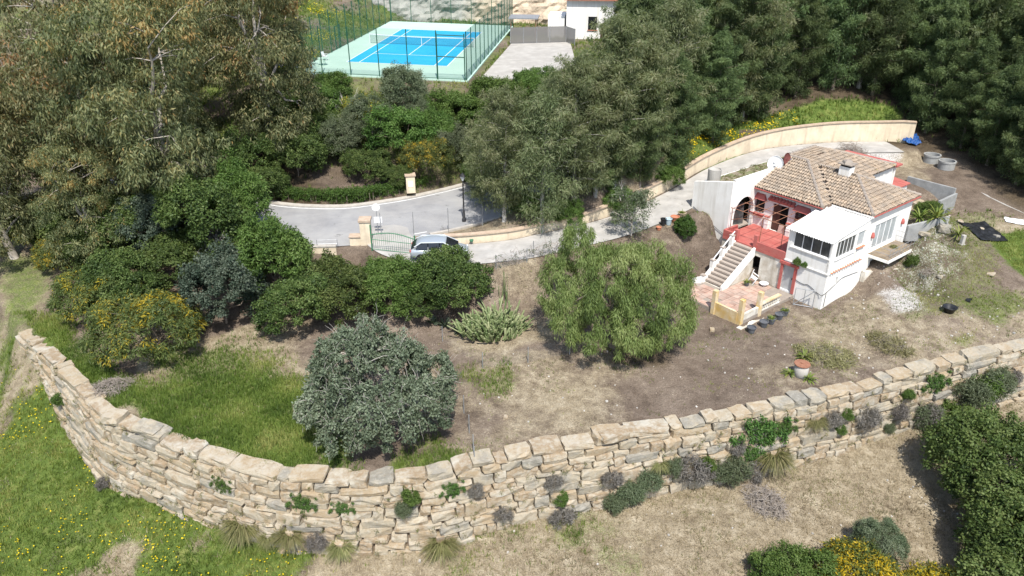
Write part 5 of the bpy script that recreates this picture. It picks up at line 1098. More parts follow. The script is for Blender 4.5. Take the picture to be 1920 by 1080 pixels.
for proto, px, py, z0, s, lb in [
    (BO[0], 760, 222, 8, 1.0, 'dense grey green olive tree in front of the court fence'), (BG[1], 590, 240, 7.5, 1.15, 'rounded green shrub left of the yellow mimosa below the court'), (BM[0], 685, 240, 8, .9, 'mimosa bush with yellow blossom below the court fence'),
    (BG[1], 760, 290, 6.5, 1.2, 'broad green shrub in the middle of the bank below the court'), (BO[0], 640, 300, 6.3, .85, 'grey green thin tree on the shaded bank'), (BM[0], 800, 320, 5.5, .85, 'green mimosa with few yellow blooms above the hedge'), (BD[0], 560, 330, 5, 1.0, 'dark shrub on the shaded bank behind the hedge left end'),
    (BG[1], 860, 250, 8, 1.1, 'fresh green shrub on the upper bank right of the olive'), (BD[1], 690, 335, 5, .8, 'dark shrub just behind the hedge'), (BG[0], 905, 300, 6.5, .8, 'light green shrub on the bank by the pale tamarisks'), (BD[0], 520, 250, 6.5, 1.2, 'deeply shaded bush under the eucalyptus edge'), (BO[0], 850, 305, 6, .75, 'small olive toned shrub above the roadside pillar'),
    (BD[1], 470, 330, 4.5, 1.2, 'shaded bush beside the road under the eucalyptus'), (BG[1], 930, 215, 9, 1.0, 'leafy green shrub at the corner of the court fence'), (BG[1], 1000, 190, 9.5, .9, 'green shrub along the lower edge of the concrete pad'), (BO[0], 790, 250, 8, .7, 'small grey shrub right below the dense olive'),
    (BM[0], 195, 590, 0, 1.0, 'mimosa with orange yellow sprays under the eucalyptus'), (BM[0], 285, 668, -.1, 1.2, 'largest mimosa bush, yellow spotted, above the twig pile'), (BM[0], 120, 505, .5, .75, 'mimosa at the foot of the leftmost eucalyptus'), (BD[0], 240, 580, .5, 1.05, 'dark bush behind the largest mimosa'),
    (BB[0], 425, 605, .4, 1.08, 'dark blue green round tree beside the mimosas'), (BG[0], 530, 560, 1.2, 1.12, 'bright green upright shrub below the road bend'), (BD[0], 560, 615, .4, 1.0, 'dark lentisk below the bright green shrub'), (BD[1], 640, 580, 1, 1.08, 'broad dark lentisk left of the car'), (BG[1], 735, 573, 1.1, .97, 'mid green bush in front of the car tail'), (BD[0], 855, 572, 1.1, 1.02, 'dense rounded lentisk in front of the car nose'), (BD[1], 790, 578, 1, .84, 'dark bush between the two bushes by the car'),
    (BD[1], 350, 520, 1.2, 1.1, 'shaded bush at the foot of the tall eucalyptus'), (BD[1], 460, 500, 1.6, 1.0, 'shaded bush between tall eucalyptus and blue green tree'),
    (BG[1], 620, 200, 8.5, .9, 'green shrub tucked under the court corner fence'), (BD[0], 600, 290, 6, 1.0, 'dark bush in the middle of the shaded bank'), (BO[0], 700, 270, 7, .9, 'grey green shrub under the yellow mimosa'), (BG[0], 830, 290, 6.2, .75, 'upright green shrub left of the pale tamarisks'), (BG[1], 900, 350, 4.8, .6, 'low shrub at the road edge under the tamarisk'),
    (BG[1], 990, 405, 4.6, .55, 'low green shrub on the drive wall under the tamarisk'), (BG[1], 1060, 418, 4.4, .5, 'ivy shrub spilling over the drive wall'), (BM[0], 75, 455, 1.0, .9, 'yellow spotted mimosa at the far left behind the grass'), (BD[0], 200, 500, 1, 1.0, 'dark bush behind the orange mimosa'),
    (BD[1], 745, 345, 4.6, .5, 'small dark shrub left of the roadside pillar'), (BD[0], 500, 375, 4, .8, 'dark bush at the road edge under the eucalyptus crown'),
    (BD[0], 405, 462, 2, 1.35, 'tall dark bush closing the gap beside the tall eucalyptus trunk'), (BB[0], 300, 478, 1.5, 1.1, 'blue green bush under the middle of the eucalyptus crown'), (BD[1], 250, 455, 1.3, 1.3, 'broad dark bush under the left eucalyptus crown'), (BG[0], 455, 440, 2.4, 1.0, 'green shrub beside the road bend under the eucalyptus'), (BD[0], 140, 470, 1, 1.2, 'dark bush under the far left eucalyptus crown'),
    (SP[0], 1183, 442, 3.6, 1.12, 'thin sparse tree standing at the drive edge'), (RB[0], 1283, 442, 3.3, 1.0, 'neat rounded dark bush left of the white house wall'),
    (BG[1], 1250, 350, 5.5, .55, 'ivy green shrub on top of the beige wall near the annex'), (BG[1], 1160, 400, 4.6, .6, 'low leafy shrub hanging over the beige drive wall')]:
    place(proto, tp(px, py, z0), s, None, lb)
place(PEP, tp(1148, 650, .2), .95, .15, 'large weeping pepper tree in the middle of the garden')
place(CAR, tp(716, 806, -.4), .92, 0.4, 'broad grey green carob tree just behind the stone wall', sz=1.28)
# growth in the lower right corner, beyond the wall foot
for proto, x, y, s, lb in [(RD[0], 27.6, 33.4, .95, 'dark holm oak at the right edge below the wall'), (RD[0], 26.3, 27.5, .95, 'dark holm oak in the bottom right corner'), (RD[0], 29.5, 29.0, 1.05, 'dark holm oak cut by the right edge'), (BM[1], 17.9, 27.6, 1.1, 'mimosa in full yellow bloom at the bottom edge'), (BM[1], 21.6, 26.8, 1.05, 'smaller mimosa in yellow bloom beside the oak'), (BG[1], 14.3, 27.6, .8, 'green leafy shrub left of the blooming mimosa'), (BO[0], 19.6, 30.0, .55, 'grey green shrub behind the blooming mimosas'), (BG[1], 10.2, 26.0, .45, 'small green shrub at the bottom edge')]:
    place(proto, (x, y, zat(x, y) - .3), s, None, lb)
for px, py, z0, h, lb in [(655, 235, 8, 1.0, 'bare grey dead shrub beside the yellow mimosa on the bank'), (625, 560, 1.2, .7, 'bare white branches sticking out of the dark lentisk'), (395, 480, 1.8, 1.0, 'bare dead shrub in the shade of the tall eucalyptus')]:
    e = empty('dead_shrub', tp(px, py, z0), random.uniform(0, 6), label=lb, cat='shrub'); e.scale = (h, h, h); dead_bush(int(px)).build('branches', 'bark_grey', e)
# hedge along the road
def hedge_mesh():
    g = np.random.default_rng(81); T = np.gradient(ROAD[:, :2], axis=0); T /= np.linalg.norm(T, axis=1)[:, None]; N = np.stack([-T[:, 1], T[:, 0]], 1); C = []
    for s in np.linspace(15, 35.5, 210):
        i = int(s); f = s - i; p = ROAD[i] * (1 - f) + ROAD[min(i + 1, len(ROAD) - 1)] * f; nn_ = N[i]
        for k in range(7): C.append([p[0] + nn_[0] * (5.2 + g.uniform(-.55, .55)), p[1] + nn_[1] * (5.2 + g.uniform(-.55, .55)), p[2] + g.choice([g.uniform(.2, 1.0), 1.0 + g.normal(0, .06)])])
    C = np.array(C); return leaf_mesh('foliage', [leaves(g, C, np.full((len(C), 3), .22), 22, .12, .07, .05, .5, .4, .35 + .3 * g.random(len(C)))], 'lf_hedge'), C
hm, HC = hedge_mesh(); he = empty('hedge', (0, 0, 0), 0, label='clipped green hedge along the far side of the road', cat='hedge'); link('foliage', hm, he)
hs = MB()
for c in HC[::24]: hs.tube([(c[0], c[1], 3.2), (c[0], c[1], 4.2)], .03, 5)
hs.build('stems', 'bark', he)

# ------------------------------------------------------------------ grasses and flowers (uncountable)
def grass(name, m, n, box, arr_fn, hmin, hmax, wd_, label, per=4, cat='grass', flat=.5):
    g = np.random.default_rng(len(name) * 7 + n % 97); X = g.uniform(box[0], box[1], n); Y = g.uniform(box[2], box[3], n)
    keep = arr_fn(X, Y, g); X, Y = X[keep], Y[keep]; Z = zat(X, Y); k = len(X); P = np.repeat(np.stack([X, Y, Z], 1), per, 0); N = len(P)
    P = P + np.column_stack([g.normal(0, .06, (N, 2)), np.full(N, -.02)]); a = g.uniform(0, 6.28, N); h = g.uniform(hmin, hmax, N); o = np.abs(g.normal(0, flat, N)) * h
    s = np.stack([-np.sin(a), np.cos(a), 0 * a], 1) * wd_ * .5; tip = P + np.stack([np.cos(a) * o, np.sin(a) * o, h], 1)
    V = np.stack([P - s, P + s, tip], 1).reshape(-1, 3); t = np.clip(np.repeat(fbm(X, Y, 2.5, 3), per) * 1.6 - .3 + g.normal(0, .16, N), 0, 1)
    o_ = setp(link(name, np_mesh(name, V, np.arange(len(V)).reshape(-1, 3), t), None, m), label, cat, None, 'stuff'); return o_
def off_paving(X, Y):
    d1 = np.abs(near_line(X, Y, DRIVE)[0]) > 2.0; d2 = np.abs(near_line(X, Y, ROAD)[0]) > 4.6; return d1 & d2 & ~in_poly(X, Y, COURT_POLY) & ~in_poly(X, Y, TERR) & ~in_poly(X, Y, HBODY) & ~in_poly(X, Y, PAD)
wdd = lambda X, Y: mask_at(wd, X, Y)
grass('meadow_grass', 'lf_grass', 60000, (-44, 4, 16, 50), lambda X, Y, g: (mask_at(wd, X, Y) < -.7) & (mask_at(green, X, Y) + g.normal(0, .15, len(X)) > .42), .10, .34, .045, 'green meadow grass below the wall on the left', 4)
grass('lawn_grass', 'lf_grass', 70000, (-36, 0, 29, 48), lambda X, Y, g: (mask_at(wd, X, Y) > .5) & (mask_at(green, X, Y) + g.normal(0, .12, len(X)) > .42), .10, .34, .04, 'lush green grass on the terrace around the carob', 4)
grass('yard_grass', 'lf_grass', 30000, (18, 44, 36, 58), lambda X, Y, g: (mask_at(wd, X, Y) > .8) & off_paving(X, Y) & (mask_at(green, X, Y) + g.normal(0, .12, len(X)) > .45), .06, .20, .045, 'patchy green weeds in the yard right of the house', 4)
grass('bank_grass', 'lf_grass', 60000, (-40, 44, 58, 118), lambda X, Y, g: off_paving(X, Y) & (mask_at(green, X, Y) + g.normal(0, .15, len(X)) > .45), .15, .5, .09, 'green undergrowth on the banks behind the road', 4)
grass('dry_grass', 'lf_straw', 70000, (-40, 36, 18, 42), lambda X, Y, g: (mask_at(wd, X, Y) < -.7) & (mask_at(dry, X, Y) + g.normal(0, .2, len(X)) > .62), .05, .22, .035, 'dry straw grass below the wall on the right', 4, flat=1.0)
grass('garden_straw', 'lf_straw', 45000, (-34, 36, 29, 56), lambda X, Y, g: (mask_at(wd, X, Y) > .8) & off_paving(X, Y) & (mask_at(dry, X, Y) + g.normal(0, .2, len(X)) > .66), .03, .16, .03, 'thin dry grass over the garden soil', 4, flat=1.2)
leaf_box = grass('leaf_litter', 'lf_litter', 60000, (-34, 36, 18, 58), lambda X, Y, g: (np.abs(mask_at(wd, X, Y)) > .8) & off_paving(X, Y) & (mask_at(green, X, Y) + g.normal(0, .2, len(X)) < .4), .01, .05, .075, 'dead leaves and twigs strewn over the bare soil', 2, 'leaf litter', 2.2)
grass('tall_weeds', 'lf_grass', 9000, (-44, 12, 17, 48), lambda X, Y, g: (mask_at(wd, X, Y) < -.6) & (mask_at(green, X, Y) > .35) & (fbm(X + 9, Y, 2.0, 3) + g.normal(0, .05, len(X)) > .54), .15, .42, .03, 'taller weeds dotted over the meadow below the wall', 9)
grass('garden_weeds', 'lf_grass', 16000, (-6, 40, 30, 58), lambda X, Y, g: (mask_at(wd, X, Y) > 1.0) & off_paving(X, Y) & (fbm(X + 31, Y + 7, 1.8, 3) + g.normal(0, .05, len(X)) > .60), .04, .16, .035, 'small green weeds dotted over the garden soil', 5)
grass('field_weeds', 'lf_tuft', 12000, (-8, 36, 18, 42), lambda X, Y, g: (mask_at(wd, X, Y) < -.9) & (fbm(X + 5, Y + 77, 2.2, 3) + g.normal(0, .05, len(X)) > .57), .06, .24, .03, 'olive weeds dotted over the dry field below the wall', 5)
def flowers(name, n, box, fn, label, size=.06, hz=(.15, .35)):
    g = np.random.default_rng(n); X = g.uniform(box[0], box[1], n); Y = g.uniform(box[2], box[3], n); kp = fn(X, Y, g); X, Y = X[kp], Y[kp]; Z = zat(X, Y) + g.uniform(hz[0], hz[1], len(X)); P = np.stack([X, Y, Z], 1); N = len(P)
    a = g.uniform(0, 6.28, N); e1 = np.stack([np.cos(a), np.sin(a), g.normal(0, .3, N)], 1) * size; e2 = np.stack([-np.sin(a), np.cos(a), g.normal(0, .3, N)], 1) * size
    V = np.stack([P - e1, P - e2, P + e1, P + e2], 1).reshape(-1, 3); setp(link(name, np_mesh(name, V, np.arange(len(V)).reshape(-1, 4), g.random(N)), None, 'lf_flower'), label, 'flowers', None, 'stuff')
flowers('meadow_flowers', 9000, (-40, -8, 16, 44), lambda X, Y, g: (mask_at(wd, X, Y) < -.9) & (mask_at(green, X, Y) > .45) & (fbm(X, Y, 3.0, 3) + g.normal(0, .06, len(X)) > .56), 'tiny yellow flowers in the meadow below the wall', .045)
WB = [at(*p) for p in [(1350, 292, 5.9), (1430, 260, 6.5), (1500, 242, 6.9), (1540, 232, 7.1), (1500, 215, 7.4), (1440, 235, 6.9), (1360, 268, 6.3)]]
flowers('wall_flowers', 30000, (14, 40, 58, 82), lambda X, Y, g: (lambda d: (d > 2.4) & (d < 5.2))(near_line(X, Y, DRIVE)[0]) & (X > 14) & (X < 27.5) & (fbm(X, Y, 1.6, 3) + g.normal(0, .08, len(X)) > .47), 'yellow flowers massed on the bank above the beige wall', .07, (.1, .5))
flowers('slope_flowers', 5000, (-36, -20, 78, 112), lambda X, Y, g: (fbm(X, Y, 4.0, 3) > .52) & (X < -21.5), 'yellow orange flowers on the slope left of the court', .08)
# ------------------------------------------------------------------ tennis court
court = empty('tennis_court', (0, 0, 0), 0, label='blue hard tennis court with pale green surround', cat='tennis court')
def slab(poly, z0, z1): return MB().add([tuple(cp(x, y, z0)) for x, y in poly] + [tuple(cp(x, y, z1)) for x, y in poly], [(3, 2, 1, 0), (4, 5, 6, 7), (0, 1, 5, 4), (1, 2, 6, 5), (2, 3, 7, 6), (3, 0, 4, 7)])
rect = lambda x0, x1, y0, y1: [(x0, y0), (x1, y0), (x1, y1), (x0, y1)]
slab(rect(-8.9, 8.9, -18.6, 18.7), -.25, 0.0).build('surround', 'court_green', court)
slab(rect(-5.49, 5.49, -11.9, 11.9), .0005, .006).build('playing_area', 'court_blue', court)
for r_ in [(-5.53, -5.43, -11.94, 11.94), (5.43, 5.53, -11.94, 11.94), (-4.16, -4.07, -11.82, 11.82), (4.07, 4.16, -11.82, 11.82), (-5.43, 5.43, -11.94, -11.82), (-5.43, 5.43, 11.82, 11.94), (-4.07, 4.07, -6.45, -6.36), (-4.07, 4.07, 6.36, 6.45), (-.045, .045, -6.36, 6.36)]:
    slab(rect(*r_), .0065, .012).build('court_line', 'line_white', court)
net = empty('tennis_net', cp(0, 0, 0), CYAW, label='tennis net with white band strung across the blue court', cat='net')
nl = lambda x, z: (x, 0, z + CSX * x)
for x in (-6.4, 6.4): MB().tube([nl(x, 0), nl(x, 1.12)], .05, 8).build('net_post', 'white_metal', net)
xs_ = np.linspace(-6.4, 6.4, 15); hz_ = lambda x: .93 + .14 * (x / 6.4) ** 2
MB().add([nl(x, .02) for x in xs_] + [nl(x, hz_(x)) for x in xs_], [(i, i + 1, 16 + i, 15 + i) for i in range(14)]).build('netting', 'net_tennis', net)
MB().tube([nl(x, hz_(x)) for x in xs_], .045, 6).build('net_band', 'line_white', net)
MB().box(-.03, .03, -.012, .012, .01, .93).build('centre_strap', 'line_white', net)
# fence: posts and wire panels on four sides
FX, FY, FH = 8.75, 18.4, 4.6
def court_fence(side, pts, screen=None, label='', h=FH, rails=()):
    e = empty('court_fence', cp(*pts[0]), 0, label=label, cat='fence', group='fence around the tennis court'); o = np.array(e.location)
    for (x, y) in pts: b = cp(x, y); MB().tube([b - o, b - o + [0, 0, h]], .05, 6).build('fence_post', 'green_metal', e)
    for (a, b) in zip(pts[:-1], pts[1:]):
        A_, B_ = cp(*a) - o, cp(*b) - o; MB().add([A_ + [0, 0, .05], B_ + [0, 0, .05], B_ + [0, 0, h], A_ + [0, 0, h]], [(0, 1, 2, 3)]).build('wire_panel', screen or 'wire_green', e)
    for zr in rails:
        for (a, b) in zip(pts[:-1], pts[1:]): MB().tube([cp(*a) - o + [0, 0, zr], cp(*b) - o + [0, 0, zr]], .03, 5).build('fence_rail', 'green_metal', e)
    return e
court_fence('near', [(x, -FY) for x in np.linspace(-8.75, 8.75, 7)], None, 'green wire fence on the near side of the tennis court', rails=(.12,))
court_fence('right', [(FX, y) for y in np.linspace(-FY, FY, 14)], 'net_screen', 'green screened fence on the right side of the tennis court')
court_fence('left', [(-FX, y) for y in np.linspace(-FY, FY, 14)], None, 'green wire fence on the left side of the tennis court')
court_fence('far', [(x, FY + .2) for x in np.linspace(-8.7, 8.7, 7)], None, 'green wire fence on the far side in front of the rock')
gf = empty('court_gate', cp(-8.75, -4.0), 0, label='small green gate in the left court fence', cat='gate'); o_ = np.array(gf.location)
for (y, h) in ((-5.0, 2.6), (-3.4, 2.6)): MB().tube([cp(-8.9, y) - o_, cp(-8.9, y) - o_ + [0, 0, h]], .07, 6).build('gate_post', 'green_metal', gf)
for z in (.2, 1.3, 2.5): MB().tube([cp(-8.9, -5.0, z) - o_, cp(-8.9, -3.4, z) - o_], .04, 6).build('gate_rail', 'green_metal', gf)
ng = empty('court_gate', cp(7.3, -FY - .1), 0, label='tubular gate frame in the near right corner of the court fence', cat='gate'); o_ = np.array(ng.location)
for z in (2.2, 4.2): MB().tube([cp(5.9, -FY - .1, z) - o_, cp(8.6, -FY - .1, z) - o_], .05, 6).build('gate_rail', 'green_metal', ng)
for x in (5.9, 8.6): MB().tube([cp(x, -FY - .1, 0) - o_, cp(x, -FY - .1, 4.4) - o_], .06, 6).build('gate_post', 'green_metal', ng)
def plastic_chair(p, rz, lb):
    e = empty('plastic_chair', p, rz, label=lb, cat='chair', group='chairs by the tennis court')
    MB().box(-.24, .24, -.24, .24, .42, .46).build('seat', 'white_plastic', e); MB().hexa([(-.24, .22, .46), (.24, .22, .46), (.24, .26, .46), (-.24, .26, .46)], [(-.22, .34, .9), (.22, .34, .9), (.22, .38, .9), (-.22, .38, .9)]).build('backrest', 'white_plastic', e)
    for sx in (-1, 1):
        MB().box(sx * .24 - .03, sx * .24 + .03, -.24, .26, .62, .66).build('armrest', 'white_plastic', e)
        for sy in (-1, 1): MB().box(sx * .22 - .025, sx * .22 + .025, sy * .22 - .025, sy * .22 + .025, 0, .419).build('leg', 'white_plastic', e)
    return e
plastic_chair(cp(-7.9, -11.6), 1.2, 'white plastic chair in the left corner of the tennis court')
tb = empty('round_table', cp(-7.3, -14.2), 0, label='small green plastic table beside the white chair at the court', cat='table')
tbm = MB(); tbm.lathe([(.5, .70), (.5, .74)], 16); tbm.build('table_top', 'court_green', tb)
for k in range(4): a = k * math.pi / 2 + .6; MB().tube([(.3 * math.cos(a), .3 * math.sin(a), 0), (.22 * math.cos(a), .22 * math.sin(a), .70)], .03, 5).build('leg', 'court_green', tb)
# rock face behind the court
g = np.random.default_rng(91); nxr, nzr = 120, 16; V_ = []
for j in range(nzr):
    for i in range(nxr):
        x = -30 + 52 * i / (nxr - 1); t = j / (nzr - 1); y0 = 116.4 - .12 * (x + 12) * .9; zb_ = 10.2 + 6.2 * t
        a = (fbm(np.array([x]), np.array([zb_ * 1.7]), 3.0, 4)[0] - .5) * 2.2 + (fbm(np.array([x * 1.3]), np.array([zb_ * 3]), 1.0, 2)[0] - .5) * 1.0
        V_.append((x, y0 + 2.4 * t + a, zb_ + (fbm(np.array([x]), np.array([5.]), 4.0, 3)[0] - .5) * 1.5 * t))
setp(link('rock_face', np_mesh('rock_face', V_, [(j * nxr + i, j * nxr + i + 1, (j + 1) * nxr + i + 1, (j + 1) * nxr + i) for j in range(nzr - 1) for i in range(nxr - 1)]), None, 'rock_face'), kind='structure')
# concrete pad: grey screened fence, white house, pick-up
sf = empty('screened_fence', cp(10.3, 5.2), 0, label='grey screened fence along the far side of the concrete pad', cat='fence'); o_ = np.array(sf.location)
fpts = [np.array([*cp(x, y)[:2], 10.25]) for x, y in [(10.2, 4.6), (11.8, 5.0), (13.4, 5.5), (15.0, 6.0), (17.0, 6.6), (18.2, 4.4)]]
for p in fpts: MB().tube([p - o_, p - o_ + [0, 0, 2.0]], .05, 6).build('fence_post', 'grey_metal', sf)
for a, b in zip(fpts[:-1], fpts[1:]): MB().add([a - o_ + [0, 0, .08], b - o_ + [0, 0, .08], b - o_ + [0, 0, 1.95], a - o_ + [0, 0, 1.95]], [(0, 1, 2, 3)]).build('screen_panel', 'net_grey', sf)
fh = empty('white_house', (9.5, 104.5, 10.1), -.12, label='white house with red tiled roof beside the court, half hidden by trees', cat='house')
MB().box(-2.2, 8, -3.5, 5, 0, 4.9).build('wall', 'white_wall', fh)
MB().hexa([(-2.5, -4.0, 4.95), (8.3, -4.0, 4.95), (8.3, 5, 6.3), (-2.5, 5, 6.3)], [(-2.5, -4.0, 5.15), (8.3, -4.0, 5.15), (8.3, 5, 6.5), (-2.5, 5, 6.5)]).build('roof', 'far_roof', fh)
MB().box(-2.45, -2.2, -3.5, 5, 4.9, 6.2).build('gable_wall', 'white_wall', fh)
MB().box(-4.6, -2.46, -2.6, 2, 0, 2.9).build('annexe', 'white_wall', fh)
for x in (.6, 4.0): W = MB().box(x, x + 1.1, -3.56, -3.49, 1.4, 3.0).build('window', 'glass_dark', fh); MB().box(x - .08, x + 1.18, -3.62, -3.561, 1.3, 1.4).build('sill', 'far_roof', W)
MB().box(2.2, 3.1, -3.55, -3.49, 0, 2.2).build('door', 'wood_dark', fh)
car_port = empty('carport', (1.6, 104.0, 10.3), -.1, label='small flat-roofed carport left of the white house', cat='carport')
for (x, y) in ((-1.6, -1.4), (1.6, -1.4), (-1.6, 1.4), (1.6, 1.4)): MB().tube([(x, y, 0), (x, y, 2.3)], .06, 6).build('post', 'rust', car_port)
MB().box(-1.9, 1.9, -1.8, 1.8, 2.31, 2.45).build('roof', 'grey_metal', car_port)
b2 = empty('far_house', (60, 128, zat(60, 128)), -.5, label='pale house glimpsed through the trees at the top right', cat='house')
MB().box(-7, 7, -4, 4, -4, 6).build('wall', 'white_wall', b2); MB().hexa([(-7.4, -4.4, 6.01), (7.4, -4.4, 6.01), (7.4, 4.4, 6.01), (-7.4, 4.4, 6.01)], [(-5, -.1, 8), (5, -.1, 8), (5, .1, 8), (-5, .1, 8)]).build('roof', 'far_roof', b2)
for x in (-4, 0, 4): MB().box(x - .6, x + .6, -4.06, -3.99, 3.2, 4.7).build('window', 'glass_dark', b2)

# ------------------------------------------------------------------ walls along road and drive
def strip_wall(name, pts, th, m, label, cap=None, capm='beige_cap', capw=.1, seg_steps=False):
    """pts: (x, y, zbottom, ztop) along the run"""
    o0 = np.array([pts[0][0], pts[0][1], pts[0][2]]); e = empty(name, o0, 0, label=label, cat='wall'); P = np.array(pts, float); T = np.gradient(P[:, :2], axis=0); T /= np.linalg.norm(T, axis=1)[:, None]; N = np.stack([-T[:, 1], T[:, 0]], 1)
    V = []; F = []; n = len(P)
    for i in range(n):
        a = P[i, :2]; b = a + N[i] * th
        V += [(a[0], a[1], P[i, 2] - .3), (b[0], b[1], P[i, 2] - .3), (b[0], b[1], P[i, 3]), (a[0], a[1], P[i, 3])]
    for i in range(n - 1):
        k = i * 4
        F += [(k, k + 4, k + 7, k + 3), (k + 3, k + 7, k + 6, k + 2), (k + 1, k + 2, k + 6, k + 5)]
    F += [(0, 3, 2, 1), (4 * n - 4, 4 * n - 3, 4 * n - 2, 4 * n - 1)]
    MB().add([np.array(v) - o0 for v in V], F).build('wall_body', m, e)
    if cap:
        for i in range(n - 1):
            a = P[i]; b = P[i + 1]; na, nb = N[i], N[i + 1]; A0 = a[:2] - na * capw; A1 = a[:2] + na * (th + capw); B0 = b[:2] - nb * capw; B1 = b[:2] + nb * (th + capw)
            g0 = a[:2] + (b[:2] - a[:2]) * .02; MB().hexa([(*(A0 - o0[:2]), a[3] + .002 - o0[2]), (*(B0 - o0[:2]), b[3] + .002 - o0[2]), (*(B1 - o0[:2]), b[3] + .002 - o0[2]), (*(A1 - o0[:2]), a[3] + .002 - o0[2])],
                [(*(A0 - o0[:2]), a[3] + cap - o0[2]), (*(B0 - o0[:2]), b[3] + cap - o0[2]), (*(B1 - o0[:2]), b[3] + cap - o0[2]), (*(A1 - o0[:2]), a[3] + cap - o0[2])]).build('coping_slab', capm, e)
    return e
dT = np.gradient(DRIVE[:, :2], axis=0); dT /= np.linalg.norm(dT, axis=1)[:, None]; dN = np.stack([-dT[:, 1], dT[:, 0]], 1); run = []
for i in range(17, len(DRIVE)):
    p = DRIVE[i, :2] + dN[i] * 1.95; t = (i - 17) / (len(DRIVE) - 18); z = DRIVE[i, 2]; hgt = .62 + .45 * sstep(.25, .5, t) + .75 * sstep(.6, .95, t)
    run.append((p[0], p[1], z, z + float(hgt)))
e_ = run[-1]; run += [(e_[0] + 1.6, e_[1] + .1, 5.4, e_[3]), (e_[0] + 2.6, e_[1] - .2, 5.3, e_[3])]
strip_wall('garden_wall', run, .25, 'beige_wall', 'long beige plastered wall curving along the drive to behind the house', .09)
rT = np.gradient(ROAD[:, :2], axis=0); rT /= np.linalg.norm(rT, axis=1)[:, None]; rN = np.stack([-rT[:, 1], rT[:, 0]], 1); run = []
for i in range(16, 26):
    p = ROAD[i, :2] - rN[i] * 4.45; run.append((p[0], p[1], min(float(zat(p[0] + rN[i, 0] * -.6, p[1] - rN[i, 1] * .6)), 2.6) - .6, 3.55))
run = [r for r in run if r[0] < -11.2]
strip_wall('road_wall', run[::-1] if False else run, .3, 'beige_wall', 'pale beige retaining wall under the road edge above the bushes', .10, 'kerb', .04)
rf = empty('road_railing', (run[0][0], run[0][1], 3.6), 0, label='low dark railing on top of the road retaining wall', cat='railing'); o_ = np.array(rf.location)
for k in (.12, .42): MB().tube([(r[0] - o_[0] + .1, r[1] - o_[1] + .15, k + .05) for r in run], .018, 5).build('rail', 'grey_metal', rf)
for r in run: MB().tube([(r[0] - o_[0] + .1, r[1] - o_[1] + .15, 0), (r[0] - o_[0] + .1, r[1] - o_[1] + .15, .52)], .022, 5).build('post', 'grey_metal', rf)

# ------------------------------------------------------------------ gate, pillar, sign, lamp post, roadside things
def gp(px, py, z): return at(px, py, z)
pp_ = gp(688, 455, 3.45); gpil = empty('gate_pillar', pp_, .05, label='beige gate pillar with stone cap beside the white sign', cat='pillar')
bevel(MB().box(-.38, .38, -.38, .38, -.3, 1.75).build('shaft', 'beige_wall', gpil), .01); bevel(MB().box(-.45, .45, -.45, .45, 1.751, 1.95).build('cap', 'beige_cap', gpil), .02)
MB().box(-1.2, -.381, -.3, .3, -.3, .55).build('wing_wall', 'beige_wall', gpil); MB().box(-1.25, -.381, -.36, .36, .551, .63).build('wing_cap', 'beige_cap', gpil)
gA, gB = gp(698, 470, 3.45), gp(779, 478, 3.5); gate = empty('entrance_gate', gA, math.atan2(gB[1] - gA[1], gB[0] - gA[0]), label='green metal gate with arched top in front of the car', cat='gate'); GL = float(np.linalg.norm((gB - gA)[:2]))
arc_ = lambda x: 1.25 + .28 * math.sin(math.pi * x / GL)
MB().box(-.04, .04, -.04, .04, 0, 2.0).build('post', 'gate_green', gate); MB().box(GL - .04, GL + .04, -.04, .04, 0, 1.55).build('post', 'gate_green', gate)
MB().tube([(x, 0, arc_(x)) for x in np.linspace(0, GL, 14)], .035, 6).build('top_rail', 'gate_green', gate); MB().tube([(0, 0, .9), (GL, 0, .9)], .025, 5).build('rail', 'gate_green', gate); MB().tube([(0, 0, .15), (GL, 0, .15)], .025, 5).build('rail', 'gate_green', gate)
for x in np.linspace(.15, GL - .15, 20): MB().tube([(x, 0, .15), (x, 0, arc_(x) + .1)], .012, 4).build('picket', 'gate_green', gate)
sp_ = gp(709, 437, 3.46); sign = empty('traffic_sign', sp_, 0, label='round white traffic sign on a grey pole above a white panel', cat='sign')
MB().tube([(0, 0, -.2), (0, 0, 2.35)], .03, 8).build('pole', 'grey_metal', sign)
d_ = MB(); d_.lathe([(.30, 0), (.30, .012)], 24); o = d_.build('sign_disc', 'white_metal', sign); o.rotation_euler = (R(90), 0, .1); o.location = (0, -.06, 2.12)
MB().box(-.22, .40, -.055, -.04, .85, 1.35).build('sign_panel', 'white_plastic', sign)
MB().tube([(0, 0, 2.0), (.0, -.05, 2.0)], .05, 6).build('bracket', 'grey_metal', sign)
lp = empty('lamp_post', gp(870, 413, 3.5), 0, label='black cast lamp post at the road edge beside the pale tamarisk', cat='street lamp')
mb = MB(); mb.lathe([(.17, -.1), (.17, .12), (.12, .2), (.10, .75), (.055, .9), (.05, 2.9), (.075, 2.95), (.04, 3.05), (.04, 3.3)], 10); mb.build('column', 'dark_metal', lp, smooth=True)
mb = MB(); mb.lathe([(.08, 3.3), (.20, 3.62), (.20, 3.66)], 6); mb.build('lantern_glass', 'lamp_glass', lp); mb = MB(); mb.lathe([(.26, 3.661), (.14, 3.82), (.04, 3.9), (0, 3.98)], 8); mb.build('lantern_roof', 'dark_metal', lp)
